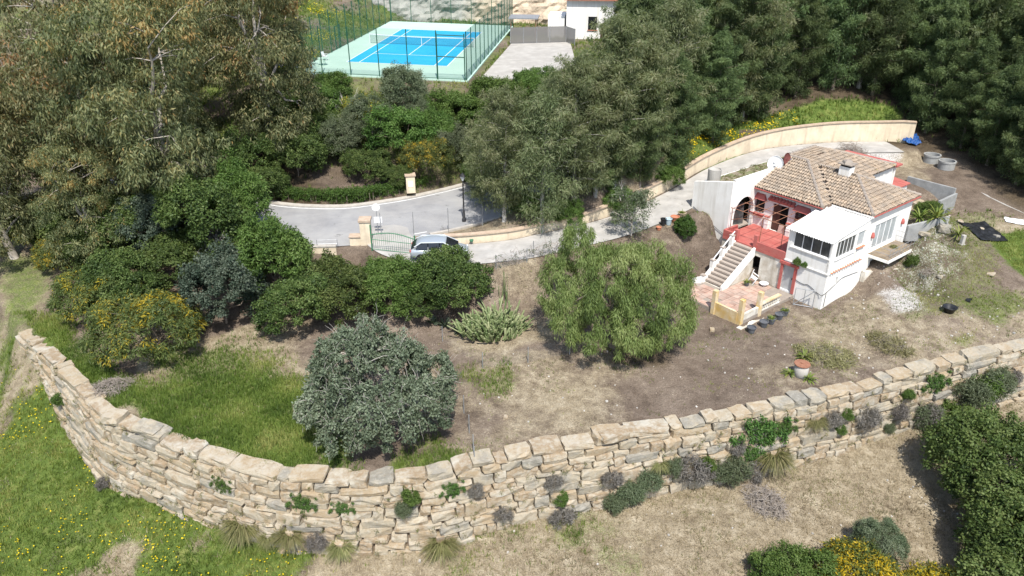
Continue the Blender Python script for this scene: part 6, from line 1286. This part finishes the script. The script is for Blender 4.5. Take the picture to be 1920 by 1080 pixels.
def line_fence(name, label, pts, h, postm='grey_metal', wire='wire_grey', r=.03, group=None):
    e = empty(name, pts[0], 0, label=label, cat='fence', group=group); o = np.array(pts[0], float); P = [np.array(p, float) for p in pts]
    for p in P: MB().tube([p - o + [0, 0, -.2], p - o + [0, 0, h]], r, 6).build('fence_post', postm, e)
    for a, b in zip(P[:-1], P[1:]): MB().add([a - o + [0, 0, .04], b - o + [0, 0, .04], b - o + [0, 0, h - .05], a - o + [0, 0, h - .05]], [(0, 1, 2, 3)]).build('wire_panel', wire, e)
    return e
veil_mat('wire_faint', (0.30, 0.30, 0.31), 0.07)
line_fence('wire_fence', 'thin wire fence with grey posts between road and planted strip', [gp(715, 440, 3.5), gp(776, 438, 3.5), gp(841, 430, 3.6), gp(905, 424, 3.8)], 1.75, wire='wire_faint')
line_fence('wire_fence', 'grey wire mesh fence between the lawn and the bare garden', [tp(870, 775, -.3), tp(880, 812, -.4), tp(888, 850, -.5), tp(890, 872, -.4)], 1.25, wire='wire_grey')
line_fence('wire_fence', 'sagging garden fence with thin posts below the cactus clump', [tp(830, 640, .4), tp(905, 690, .2), tp(990, 680, .2), tp(1068, 664, .3)], 1.15, wire='wire_faint')
vf_ = line_fence('wire_fence', 'wire fence overgrown with dead vines along the near drive edge', [tp(930, 505, 3.3), tp(988, 492, 3.4), tp(1000, 478, 3.5), tp(1060, 470, 3.5)], 1.1, wire='wire_grey')
gv_ = np.random.default_rng(95); vm = MB(); vo = np.array(vf_.location)
for i in range(150):
    t = gv_.random(); a = tp(925, 506, 3.3) * (1 - t) + tp(1060, 471, 3.5) * t; q = a - vo + np.array([gv_.normal(0, .1), gv_.normal(0, .1), gv_.uniform(0, 1.0)]); limb(vm, gv_, q, q + gv_.normal(0, .3, 3), .014, .006, .15, 4, 4)
vm.build('dead_vines', 'dead_twig', vf_)
gv2 = np.random.default_rng(96); Cv = np.array([(lambda t: tp(925, 506, 3.3) * (1 - t) + tp(1060, 471, 3.5) * t - vo + np.array([0, 0, gv2.uniform(.1, 1.0)]))(gv2.random()) for _ in range(46)])
link('vine_leaves', leaf_mesh('vine_leaves', [leaves(gv2, Cv, np.full((46, 3), .14), 16, .09, .06, .2)], 'lf_olive'), vf_)
bx_ = gp(770, 350, 4.3); pb = empty('meter_pillar', bx_, .2, label='small beige masonry pillar with cap above the hedge', cat='pillar')
bevel(MB().box(-.38, .38, -.3, .3, -.5, 1.0).build('shaft', 'beige_wall', pb), .02); bevel(MB().box(-.46, .46, -.38, .38, 1.001, 1.14).build('cap', 'beige_cap', pb), .02); MB().box(-.2, .2, -.33, -.301, .1, .6).build('meter_door', 'white_metal', pb)
wlamp = [(884, 452)]
for (px, py, z, lb) in [(884, 452, 4.0, 'small green bowl lamp on the beige wall beside the car')]:
    p = DRIVE[28, :2] + dN[28] * 1.93; p = gp(884, 451, 3.95); e = empty('wall_bowl', p, 0, label=lb, cat='wall planter'); mb = MB(); mb.lathe([(.02, -.12), (.12, -.08), (.16, .06), (.13, .06), (.1, -.02), (0, -.04)], 12); mb.build('bowl', 'gate_green', e)

# ------------------------------------------------------------------ the parked car
def make_car(name, p, rz, label, paint='car_paint', stripe='car_white'):
    c = empty(name, p, rz, label=label, cat='car')
    # body loft: stations along x (length), cross-section half-width and heights
    st = [(-2.05, .70, .45, .78), (-1.95, .80, .30, .92), (-1.5, .86, .25, .95), (-.8, .88, .22, .94), (0, .88, .22, .92), (.7, .88, .22, .91), (1.1, .87, .24, .88), (1.6, .83, .26, .78), (1.95, .72, .32, .66), (2.05, .60, .42, .56)]
    V = []; F = []
    for x, hw, zb_, zt_ in st:
        zm = zb_ + (zt_ - zb_) * .55
        V += [(x, -hw * .9, zb_), (x, -hw, zb_ + .12), (x, -hw * 1.0, zm), (x, -hw * .93, zt_), (x, -hw * .55, zt_ + .035), (x, 0, zt_ + .05), (x, hw * .55, zt_ + .035), (x, hw * .93, zt_), (x, hw, zm), (x, hw, zb_ + .12), (x, hw * .9, zb_)]
    n = 11
    for i in range(len(st) - 1):
        for k in range(n - 1): F.append((i * n + k, i * n + k + 1, (i + 1) * n + k + 1, (i + 1) * n + k)[::-1])
        F.append((i * n + n - 1, i * n, (i + 1) * n, (i + 1) * n + n - 1)[::-1])
    F += [tuple(range(n)), tuple((len(st) - 1) * n + k for k in range(n - 1, -1, -1))]
    B = MB().add(V, F).build('body', paint, c, smooth=True); s_ = B.modifiers.new('s', 'SUBSURF'); s_.levels = s_.render_levels = 2
    # cabin: roof shell, pillars, glass
    def ring(x, hw, z): return [(x, -hw, z), (x, hw, z)]
    rp = [(-1.62, .60, 1.24), (-1.25, .64, 1.42), (-.5, .66, 1.49), (.25, .64, 1.45), (.5, .61, 1.38)]
    V = []; F = []
    for x, hw, z in rp: V += [(x, -hw, z - .03), (x, -hw * .6, z + .015), (x, 0, z + .03), (x, hw * .6, z + .015), (x, hw, z - .03)]
    for i in range(len(rp) - 1):
        for k in range(4): F.append((i * 5 + k, i * 5 + k + 1, i * 5 + k + 6, i * 5 + k + 5)[::-1])
    RF = MB().add(V, F).build('roof', paint, c, smooth=True); s_ = RF.modifiers.new('s', 'SUBSURF'); s_.levels = s_.render_levels = 2; so = RF.modifiers.new('t', 'SOLIDIFY'); so.thickness = .03
    MB().add([(.46, -.60, 1.37), (.46, .60, 1.37), (1.28, .74, .93), (1.28, -.74, .93), (.46, 0, 1.41), (1.32, 0, .98)], [(0, 4, 5, 3), (4, 1, 2, 5)]).build('windscreen', 'glass_dark', c)
    MB().add([(-1.62, -.58, 1.23), (-1.62, .58, 1.23), (-1.96, .68, .95), (-1.96, -.68, .95)], [(0, 1, 2, 3)]).build('rear_window', 'glass_dark', c)
    for sy in (-1, 1):
        for (x0, x1, t0, t1) in ((-1.45, -.78, 1.27, 1.38), (-.72, .02, 1.39, 1.41), (.08, .98, 1.40, 1.02)):
            xa = x0 if x0 > -1.4 else -1.62; Y = lambda z: sy * (.835 - (z - .95) * .38)
            q = [(xa if x0 < -1.4 else x0, Y(.99), .99), (x1, Y(.97), .97), (min(x1, .42) if x1 > .5 else x1, Y(t1 if x1 < .5 else 1.36), t1 if x1 < .5 else 1.36), (x0, Y(t0), t0)]
            MB().add(q, [(0, 1, 2, 3)]).build('side_window', 'glass_dark', c)
        MB().bar((-1.7, sy * .80, 1.16), (-1.25, sy * .66, 1.41), .06, .05).bar((-1.25, sy * .665, 1.42), (.3, sy * .66, 1.44), .06, .05).bar((.3, sy * .66, 1.44), (1.25, sy * .82, .93), .06, .05).build('window_frame', stripe, c)
        mb = MB().box(.85, 1.02, sy * .9 - .09, sy * .9 + .09, .93, 1.07); bevel(mb.build('mirror', paint, c), .03)
        mb = MB(); mb.lathe([(.13, 0), (.11, .05), (0, .06)], 8, sx=1.3, sy=.6); o = mb.build('headlight', 'lamp_glass', c); o.location = (1.93, sy * .52, .62); o.rotation_euler = (0, R(70), 0)
        mb = MB().box(-2.04, -1.94, sy * .62 - .12, sy * .62 + .12, .72, .86); mb.build('tail_light', 'red_paint', c)
        for x in (-1.27, 1.27):
            w_ = MB(); w_.lathe([(.20, -.10), (.31, -.10), (.33, -.05), (.33, .05), (.31, .10), (.20, .10)], 20); o = w_.build('wheel', 'tyre', c); o.location = (x, sy * .79, .33); o.rotation_euler = (R(90), 0, 0)
            mb = MB(); mb.lathe([(.20, -.085), (.20, .085), (.06, .06 * 1.0), (0, .05)], 14); r_ = mb.build('rim', 'grey_metal', o)
    MB().box(-2.09, -2.0, -.26, .26, .52, .63).build('number_plate', 'white_plastic', c)
    return c
ca = gp(868, 489, 3.62); cb = gp(778, 486, 3.6); cdir = math.atan2(-.04, 1.0)
k_ = 21; cpos = gp(822, 487, 3.62)
make_car('parked_car', (cpos[0] + .1, cpos[1] + .35, 3.64), .02, 'silver hatchback parked on the drive behind the rounded bushes')
make_car('parked_car', (ROAD[47, 0] + 2.2, ROAD[47, 1] - 1.5, ROAD[47, 2] + .06), .85, 'blue grey car parked on the road, hidden behind the pale tamarisks', 'pale_blue', 'pale_blue')

# ------------------------------------------------------------------ things in the yard
def pot(name, p, r, h, m, label, plant=None, group=None, tilt=0):
    e = empty(name, p, random.uniform(0, 6), label=label, cat=name.split('_')[-1], group=group); e.rotation_euler[0] = tilt
    mb = MB(); mb.lathe([(r * .72, 0), (r * .98, h * .9), (r * 1.08, h * .9), (r * 1.08, h), (r * .93, h), (r * .88, h * .82), (0, h * .8)], 16); mb.build('pot_body', m, e, smooth=False)
    if plant: link('pot_plant', plant, e).location = (0, 0, h * .8)
    return e
sprout = tuft(76, 60, .38, .04, 'lf_grass', .6, .05)
for i, (px, py, lb) in enumerate([(1408, 617, 'nearest dark pot at the foot of the terrace parapet'), (1431, 606, 'second dark pot along the terrace parapet'), (1445, 600, 'third dark pot along the parapet, with a sprout'), (1460, 592, 'fourth dark pot along the terrace parapet'), (1470, 585, 'farthest dark pot by the terrace, with green leaves')]):
    p = tp(px, py + 6, .1); pot('plant_pot', p, .30, .42, 'grey_plastic', lb, sprout if i in (2, 4) else None, 'dark pots along the terrace parapet')
e = empty('rubber_bucket', tp(1779, 585, 1.0), 0, label='wide black rubber bucket standing alone in the yard', cat='bucket')
mb = MB(); mb.lathe([(.30, 0), (.44, .38), (.48, .39), (.48, .42), (.42, .41), (.28, .05), (0, .05)], 22); mb.build('bucket_body', 'black_plastic', e, smooth=True)
for s_ in (-1, 1): MB().tube([(s_ * .45, -.1, .38), (s_ * .56, 0, .46), (s_ * .45, .1, .38)], .02, 6).build('handle', 'black_plastic', e)
e = empty('rubber_bucket', tp(1812, 563, 1.2), 0, label='small dark tub lying beyond the wide black bucket', cat='tub'); e.rotation_euler = (R(80), 0, .8)
mb = MB(); mb.lathe([(.16, 0), (.2, .3), (.18, .3), (.14, .03), (0, .03)], 14); mb.build('bucket_body', 'black_plastic', e)
cyl = empty('stone_planter', tp(1500, 704, 0), 0, label='pale concrete drum with a rusty lid between three cycads', cat='planter')
mb = MB(); mb.lathe([(.42, -.1), (.44, .35), (.42, .82)], 20); mb.build('drum', 'concrete', cyl, smooth=True); mb = MB(); mb.lathe([(.48, .821), (.48, .88), (.1, .90), (.1, .95), (0, .95)], 20); mb.build('lid', 'rust', cyl)
def rosette(seed, n, L, wd_, m, stem=0.0, arch=.55, ups=(.2, 1.25)):
    g = np.random.default_rng(seed); Q = []; T = []
    for i in range(n):
        a = i * 2.4 + g.normal(0, .2); el = g.uniform(*ups); l = L * g.uniform(.75, 1.1); pts = []
        for k in range(6):
            t = k / 5; e2 = el - arch * 2.0 * t * t; pts.append((pts[-1] if pts else np.array([0, 0, stem])) + np.array([math.cos(a) * math.cos(e2), math.sin(a) * math.cos(e2), math.sin(e2)]) * (l / 5 if k else 0))
        s = np.array([-math.sin(a), math.cos(a), 0]) * wd_ * .5; tt = g.normal(.5, .2)
        for k in range(5):
            w0, w1 = math.sin(math.pi * (.12 + .8 * k / 5)), math.sin(math.pi * (.12 + .8 * (k + 1) / 5)); w1 = .1 if k == 4 else w1
            Q.append(np.array([pts[k] - s * w0, pts[k] + s * w0, pts[k + 1] + s * w1, pts[k + 1] - s * w1])); T.append(np.clip(tt + .08 * k, 0, 1))
    return leaf_mesh('leaves', [(np.vstack(Q), np.array(T))], m)
CY = kind_tree('cycad', rosette(77, 30, .8, .11, 'lf_cycad'), MB().tube([(0, 0, -.1), (0, 0, .15)], [.12, .1], 8), 'bark', '', 'plant', crown_name='leaves', trunk_name='stem')
for px, py, s, lb in [(1507, 672, .95, 'cycad behind the concrete drum'), (1480, 702, .8, 'dark cycad left of the concrete drum'), (1516, 712, .85, 'cycad right in front of the concrete drum')]: place(CY, tp(px, py, 0), s, None, lb, group='cycads round the concrete drum')
YU = kind_tree('young_palm', rosette(78, 34, 1.3, .12, 'lf_cycad', .45, .4, (.1, 1.4)), MB().tube([(0, 0, -.2), (0, 0, .5)], [.16, .12], 8), 'bark', '', 'palm', crown_name='leaves', trunk_name='stem')
for px, py, z0, s, lb in [(1752, 420, 3, 1.0, 'largest young palm right of the house side wall'), (1722, 418, 3, .85, 'young palm close to the right house corner'), (1795, 448, 2.8, .75, 'young palm beside the upright concrete post'), (1768, 402, 3.1, .7, 'small palm behind the largest one')]: place(YU, tp(px, py, z0), s, None, lb, group='young palms beside the house')
AG = kind_tree('agave', rosette(79, 26, .75, .13, 'lf_bluegreen', 0, .1, (.2, 1.3)), None, None, '', 'agave', crown_name='leaves')
for px, py, s, lb in [(835, 612, 1.0, 'agave left of the cactus clump'), (812, 606, .8, 'smaller agave under the lentisk'), (858, 622, .9, 'agave touching the cactus clump'), (712, 585, .9, 'agave with pale leaves between the dark bushes')]: place(AG, tp(px, py, .8), s, None, lb, group='agaves by the cactus')
# candelabra cactus clump
g = np.random.default_rng(82); V_ = []; F_ = []; tt_ = []; nb = 430
for i in range(nb):
    a = g.uniform(0, 6.28); d = math.sqrt(g.random()); x, y = 1.95 * d * math.cos(a), 1.35 * d * math.sin(a); h = g.uniform(.35, 1.0) * (1.35 - .6 * d) + (.6 if (x > 0 and y > .4 and g.random() < .25) else 0); r = g.uniform(.045, .085); lean = g.normal(0, .38, 2) + np.array([x, y]) * .22; t0 = g.normal(.5, .2); k = len(V_)
    for (z, rr) in ((-.1, r * .8), (h * .5, r), (h * .92, r * .95), (h, r * .3)):
        for q in range(5): th = q * 1.2566 + a; V_.append((x + lean[0] * z + rr * math.cos(th), y + lean[1] * z + rr * math.sin(th), z + .2 * (1 - d)))
    for j in range(3):
        for q in range(5): F_.append((k + j * 5 + q, k + j * 5 + (q + 1) % 5, k + j * 5 + 5 + (q + 1) % 5, k + j * 5 + 5 + q)); tt_.append(np.clip(t0 + .12 * j + g.normal(0, .1), 0, 1))
ck = empty('cactus_clump', tp(925, 618, .6), .2, label='spreading clump of candelabra cactus between bushes and pepper tree', cat='cactus'); ck.scale = (1.12, 1.12, 1.0); me = np_mesh('stems', V_, F_, np.array(tt_)); me.materials.append(MATS['lf_cactus']); link('stems', me, ck)
me2 = kind_tree('tall_cactus', np_mesh('stems', np.array(V_)[:20 * 14] * np.array([.28, .28, 2.2]), np.array(F_)[:15 * 14], np.array(tt_)[:15 * 14]), None, None, '', 'cactus', crown_name='stems'); me2.children[0].data.materials.append(MATS['lf_cactus'])
place(me2, tp(945, 560, 1.5), 1.0, None, 'tall upright cactus behind the spreading clump')
# piles of cuttings and brush
def pile(px, py, z0, mb, m, label, name='brush_pile', extra=None):
    e = empty(name, tp(px, py, z0), random.uniform(0, 6), label=label, cat='brush pile'); mb.build('twigs', m, e)
    if extra is not None: link('cut_leaves', extra, e)
pile(210, 728, -.4, twig_heap(83, 1.4, .9, .55, 420, 1.0, .012), 'dead_twig', 'grey twig pile on the grass behind the stone wall')
pile(1432, 940, -4.8, twig_heap(84, 1.5, 1.0, .6, 420, 1.2, .014), 'dead_twig', 'grey brushwood pile at the foot of the wall')
pile(1592, 292, 5.3, twig_heap(85, 1.7, 1.2, 1.2, 420, 1.3, .015), 'dead_twig', 'heap of brown brushwood on the paved yard behind the roof')
pile(1742, 512, 1.8, twig_heap(88, .6, .5, .3, 120, .7, .01), 'dead_twig', 'small brown twig heap in the yard below the balcony')
def cut_heap(seed, rx, ry, h, n=60):
    g = np.random.default_rng(seed); a = g.uniform(0, 6.28, n); d = np.sqrt(g.random(n)); C = np.stack([rx * d * np.cos(a), ry * d * np.sin(a), h * (1 - d * d) * g.random(n)], 1); return leaf_mesh('cut_leaves', [leaves(g, C, np.tile([.35, .35, .1], (n, 1)), 40, .34, .035, .1, .6)], 'lf_cut')
pile(1548, 668, .1, twig_heap(86, 1.7, 1.2, .3, 200, 1.0, .01), 'dead_twig', 'wide heap of cut greenish palm fronds in the garden', extra=cut_heap(86, 2.0, 1.4, .4, 110))
pile(1668, 645, .4, twig_heap(87, 1.2, .8, .35, 160, 1.0, .01), 'dead_twig', 'smaller straw coloured heap of cut fronds near the wall', extra=cut_heap(87, 1.4, 1.0, .4, 70))
# concrete rings, tarpaulins, sheets
for px, py, lb in [(1745, 304, 'left grey concrete well ring at the edge of the wood'), (1773, 316, 'right grey concrete well ring at the edge of the wood')]:
    e = empty('concrete_ring', tp(px, py, 4.5), 0, label=lb, cat='concrete ring', group='concrete rings'); mb = MB(); mb.lathe([(.62, 0), (.70, 0), (.70, .75), (.62, .75), (.62, 0)], 26, cap=False); mb.build('ring_body', 'grey_block', e, smooth=False)
    mb = MB(); mb.lathe([(.701, .60), (.74, .60), (.74, .752), (.66, .752), (.66, .745)], 26, cap=False); mb.build('ring_lip', 'grey_block', e)
def crumple(name, px, py, z0, rx, ry, h, m, label, cat, seed, rz=0):
    g = np.random.default_rng(seed); n = 26; V = []
    for j in range(n):
        for i in range(n):
            u, v = i / (n - 1) * 2 - 1, j / (n - 1) * 2 - 1; rr = 1 + .25 * fbm(np.array([math.atan2(v, u) * 2 + seed]), np.array([3.]), .7, 3)[0] - .12
            V.append((u * rx * rr, v * ry * rr, .03 + h * fbm(np.array([u * 4 + seed]), np.array([v * 4.]), 1.0, 4)[0] * max(0, 1 - .5 * max(abs(u), abs(v)) ** 4)))
    p = tp(px, py, z0); loc = empty(name, p, rz, label=label, cat=cat); c, s = math.cos(rz), math.sin(rz)
    V = [(x, y, z + float(zat(p[0] + c * x - s * y, p[1] + s * x + c * y)) - p[2]) for x, y, z in V]
    link('sheet', np_mesh('sheet', V, [(j * n + i, j * n + i + 1, (j + 1) * n + i + 1, (j + 1) * n + i) for j in range(n - 1) for i in range(n - 1)], smooth=True), loc, m); return loc
tarp = crumple('black_tarp', 1842, 437, 2.9, 1.25, 1.35, .35, 'black_plastic', 'crumpled black plastic sheet on the yard with rubble on it', 'tarpaulin', 3, .2)
crumple('blue_tarp', 1706, 268, 5.2, .8, .6, .9, 'blue_tarp', 'blue tarpaulin heap at the end of the beige wall', 'tarpaulin', 5)
crumple('white_sheet', 1915, 418, 3.1, 1.2, .4, .2, 'white_plastic', 'white sheet lying at the right edge of the yard', 'sheet', 8, -.35)
stm = [BLKM[i] for i in range(6)]
def lone_stone(px, py, z0, s, label, m=None, cat='stone', group=None):
    e = link('loose_stone', stm[random.randrange(6)]); p = tp(px, py, z0); e.location = (p[0], p[1], p[2] + s[2] * .3); e.scale = s; e.rotation_euler = (random.uniform(-.15, .15), random.uniform(-.15, .15), random.uniform(0, 3)); setp(e, label, cat, group)
    return e
for px, py, s, lb in [(1867, 446, (.5, .4, .3), 'pale stone at the corner of the black sheet'), (1838, 432, (.45, .35, .25), 'stone on top of the black sheet'), (1770, 432, (.9, .7, .5), 'grey boulder below the largest young palm'), (1858, 514, (.8, .5, .12), 'flat pale slab in the yard grass'), (1733, 440, (.9, .6, .3), 'pale rubble block by the house corner'), (1800, 418, (.5, .35, .25), 'brick coloured stone beyond the palms'), (1335, 620, (.4, .3, .2), 'small stone beside the garden path edge'), (948, 784, (.3, .25, .18), 'small white stone on the bare garden soil'), (1722, 385, (1.2, .6, .4), 'rubble block behind the palms'), (1762, 520, (.35, .3, .2), 'small stone near the brown twig heap')]: lone_stone(px, py, 1.5, s, lb)
e = empty('concrete_post', tp(1803, 458, 2.7), .3, label='upright pale concrete post among the young palms', cat='post'); bevel(MB().box(-.13, .13, -.13, .13, -.2, .75).build('shaft', 'concrete', e), .02); MB().box(-.18, .18, -.18, .18, -.25, .05).build('footing', 'concrete', e)
# low stone edging at the wood, rear walls, shed
strip_wall('edging_wall', [(*tp(1822, 348, 4)[:2], 3.6, 4.1), (*tp(1850, 368, 3.8)[:2], 3.4, 3.85), (*tp(1885, 385, 3.6)[:2], 3.1, 3.6), (*tp(1920, 400, 3.4)[:2], 3.0, 3.4)], .25, 'concrete', 'low crumbling edging wall between the yard and the wood')
sh = empty('shed', hp(-4.5, 17.1, 2.6), -VH, label='small white lean-to with a red sheet roof behind the house', cat='shed'); MB().box(-.75, .75, -.9, .9, 0, 2.05).build('wall', 'white_wall', sh)
MB().hexa([(-.9, -1.0, 2.06), (.9, -1.0, 2.06), (.9, 1.05, 2.06), (-.9, 1.05, 2.06)], [(-.9, -1.0, 2.36), (.9, -1.0, 2.16), (.9, 1.05, 2.16), (-.9, 1.05, 2.36)]).build('roof', 'red_floor', sh); MB().box(-.9, .9, .0, .03, 2.37, 2.39).build('roof_joint', 'red_paint', sh)
yw = empty('yard_wall', hp(-3, 18, 2.6), -VH, label='grey concrete block wall enclosing the yard behind the shed', cat='wall')
MB().box(-1.4, 2.6, 1.2, 1.4, 0, 2.3).build('wall_body', 'grey_block', yw); MB().box(2.601, 2.8, -1.6, 1.4, 0, 1.9).build('wall_body', 'grey_block', yw)
yw2 = empty('yard_wall', hp(.6, 12.2, 2.3), -VH, label='grey concrete garden wall standing off the right house corner', cat='wall'); MB().hexa([(-1.0, -.6, 0), (-.8, -.6, 0), (1.0, 1.9, 0), (.8, 1.9, 0)], [(-1.0, -.6, 1.3), (-.8, -.6, 1.3), (1.0, 1.9, 2.0), (.8, 1.9, 2.0)]).build('wall_body', 'grey_block', yw2)
place(BG[1], hp(-.6, 15.6, 3.0), .45, None, 'bright green shrub between the shed and the grey wall')
# tank and chair-size clutter at the head of the drive
tk = empty('water_tank', hp(-11.6, 1.7, 6.15), 0, label='grey concrete cylinder standing on the annex roof corner', cat='tank'); mb = MB(); mb.lathe([(.50, 0), (.52, 1.15), (.46, 1.16), (.44, 1.05), (0, 1.02)], 20); mb.build('drum', 'concrete', tk, smooth=False)
for px, py, r, h, m, lb in [(1253, 418, .26, .5, 'pale_blue', 'pale blue bucket beside the drive'), (1243, 419, .22, .55, 'black_plastic', 'black pot beside the pale blue bucket'), (1265, 412, .34, .42, 'terracotta', 'terracotta pot beside the rounded bush'), (1278, 404, .32, .4, 'beige_cap', 'ochre pot behind the rounded bush'), (1235, 428, .2, .25, 'terracotta', 'small terracotta bowl at the drive edge')]:
    pot('plant_pot', tp(px, py + 3, 3.7), r, h, m, lb, sprout if m == 'beige_cap' else None)
# satellite dishes
def dish(p, az, r, m, label, tilt=.35):
    e = empty('satellite_dish', p, 0, label=label, cat='satellite dish'); MB().tube([(0, 0, -.5), (0, 0, r * .9)], .035, 8).build('mast', 'grey_metal', e)
    mb = MB(); mb.lathe([(0, 0), (r * .4, r * .03), (r * .75, r * .10), (r, r * .2), (r * 1.01, r * .22)], 28, cap=False); o = mb.build('reflector', m, e, smooth=True); o.location = (0, 0, r * .95); o.rotation_euler = (R(90) - tilt, 0, az); sol = o.modifiers.new('t', 'SOLIDIFY'); sol.thickness = .02
    f_ = Vector((0, 0, r * .9)); rm = o.rotation_euler.to_matrix(); q = rm @ f_ + o.location; mb = MB().tube([rm @ Vector((0, -r * .95, r * .2)) + o.location, q], .015, 5); mb.build('feed_arm', 'grey_metal', e); mb = MB().box(-.05, .05, -.05, .05, -.05, .05); h_ = mb.build('feed_horn', 'grey_metal', e); h_.location = q
dish(hp(-9.05, 6.0, 6.9), R(-38), .62, 'white_plastic', 'large white satellite dish at the left roof edge'); dish(hp(-8.6, 6.6, 7.4), R(40), .5, 'brown_dish', 'dark red satellite dish beside the white one', .2)
# metal gate frame and clutter by the basement door
mg = empty('metal_gate', hp(-1.6, -.9, .2), -VH + .5, label='leaning grey metal gate frame in front of the basement wall', cat='gate')
for (a, b) in [((0, 0, 0), (0, 0, 1.4)), ((1.3, 0, 0), (1.3, 0, 1.4)), ((0, 0, 1.4), (1.3, 0, 1.4)), ((0, 0, .1), (1.3, 0, .1)), ((0, 0, .1), (1.3, 0, 1.4)), ((.65, 0, .1), (.65, 0, 1.4))]: MB().tube([a, b], .03, 6).build('frame_bar', 'grey_metal', mg)
plastic_chair(hp(-5.3, -.9, .55), -VH + 2.0, 'white plastic chair tipped beside the stairs')['group'] = 'chairs'
for o in bpy.data.objects:
    if o.get('label') == 'white plastic chair tipped beside the stairs': o.rotation_euler[0] = .5; o.location.z += .1; del o['group']
bs = empty('wash_basin', hp(-4.4, -.5, .55), -VH, label='white basin on the terrace against the stained wall', cat='basin'); mb = MB(); mb.lathe([(.15, 0), (.3, .2), (.34, .21), (.3, .22), (.12, .06), (0, .06)], 16); mb.build('bowl', 'white_plastic', bs)
pot('plant_pot', hp(-5.2, -1.5, .55), .2, .3, 'grey_plastic', 'dark pot with a plant beside the stairs', sprout)
place(WP['green'], hp(-2.3, -.12, 2.98), .55, None, 'weed growing on the ledge above the basement door'); place(WP['green'], hp(-1.75, -.10, 2.98), .4, None, 'smaller weed on the ledge under the sunroom window')
place(WP['tuft'], hp(.5, 8.2, 2.95), .4, None, 'dry weeds growing on the balcony floor')
place(WP['green'], hp(1.9, 8.6, 1.9), 1.0, None, 'green weed growing up at the far balcony corner')
# weeds along the annex roof, rubble in the yard (uncountable)
g = np.random.default_rng(97); nW = 900; uu = g.uniform(-12.2, -9.1, nW); vv = g.uniform(.9, 13, nW); kp = fbm(uu * 3, vv * 3, 2.0, 3) > .47; C = np.array([hp(u, v, 6.22) for u, v in zip(uu[kp], vv[kp])])
setp(link('roof_weeds', leaf_mesh('roof_weeds', [leaves(g, C, np.full((len(C), 3), .12), 14, .14, .03, .0, .5, .6)], 'lf_tuft'), None), 'dry green weeds growing on the flat annex roof', 'weeds', None, 'stuff')
Vs, Fs, n0 = [], [], 0
zones_ = [(1640, 1790, 400, 560, 160), (1560, 1920, 560, 690, 70), (900, 1500, 640, 800, 45), (1400, 1640, 640, 740, 40), (700, 1800, 900, 1060, 60)]
for (x0, x1, y0, y1, n) in zones_:
    for i in range(n):
        px, py = g.uniform(x0, x1), g.uniform(y0, y1); p = tp(px, py, -4.8 if y0 == 900 else 1.0); s = g.uniform(.04, .13) * (1.5 if g.random() < .1 else 1)
        if not off_paving(np.array([p[0]]), np.array([p[1]]))[0] or abs(float(mask_at(wd, np.array([p[0]]), np.array([p[1]]))[0])) < 1.3: continue
        V_, F_ = BLK[g.integers(18)]; a = g.uniform(0, 6.28); Rz = np.array([[math.cos(a), -math.sin(a), 0], [math.sin(a), math.cos(a), 0], [0, 0, 1]]); Vs.append((V_ * np.array([s, s * .8, s * .6])) @ Rz.T + p + [0, 0, s * .15]); Fs.append(F_ + n0); n0 += len(V_)
mat('rubble', [(0.36, 0.34, 0.31), (0.52, 0.50, 0.46)], 3, 0.95, 0.3, per='island')
setp(link('rubble', np_mesh('rubble', np.vstack(Vs), np.vstack(Fs)), None, 'rubble'), 'small pale rubble stones scattered over the soil', 'rubble', None, 'stuff')
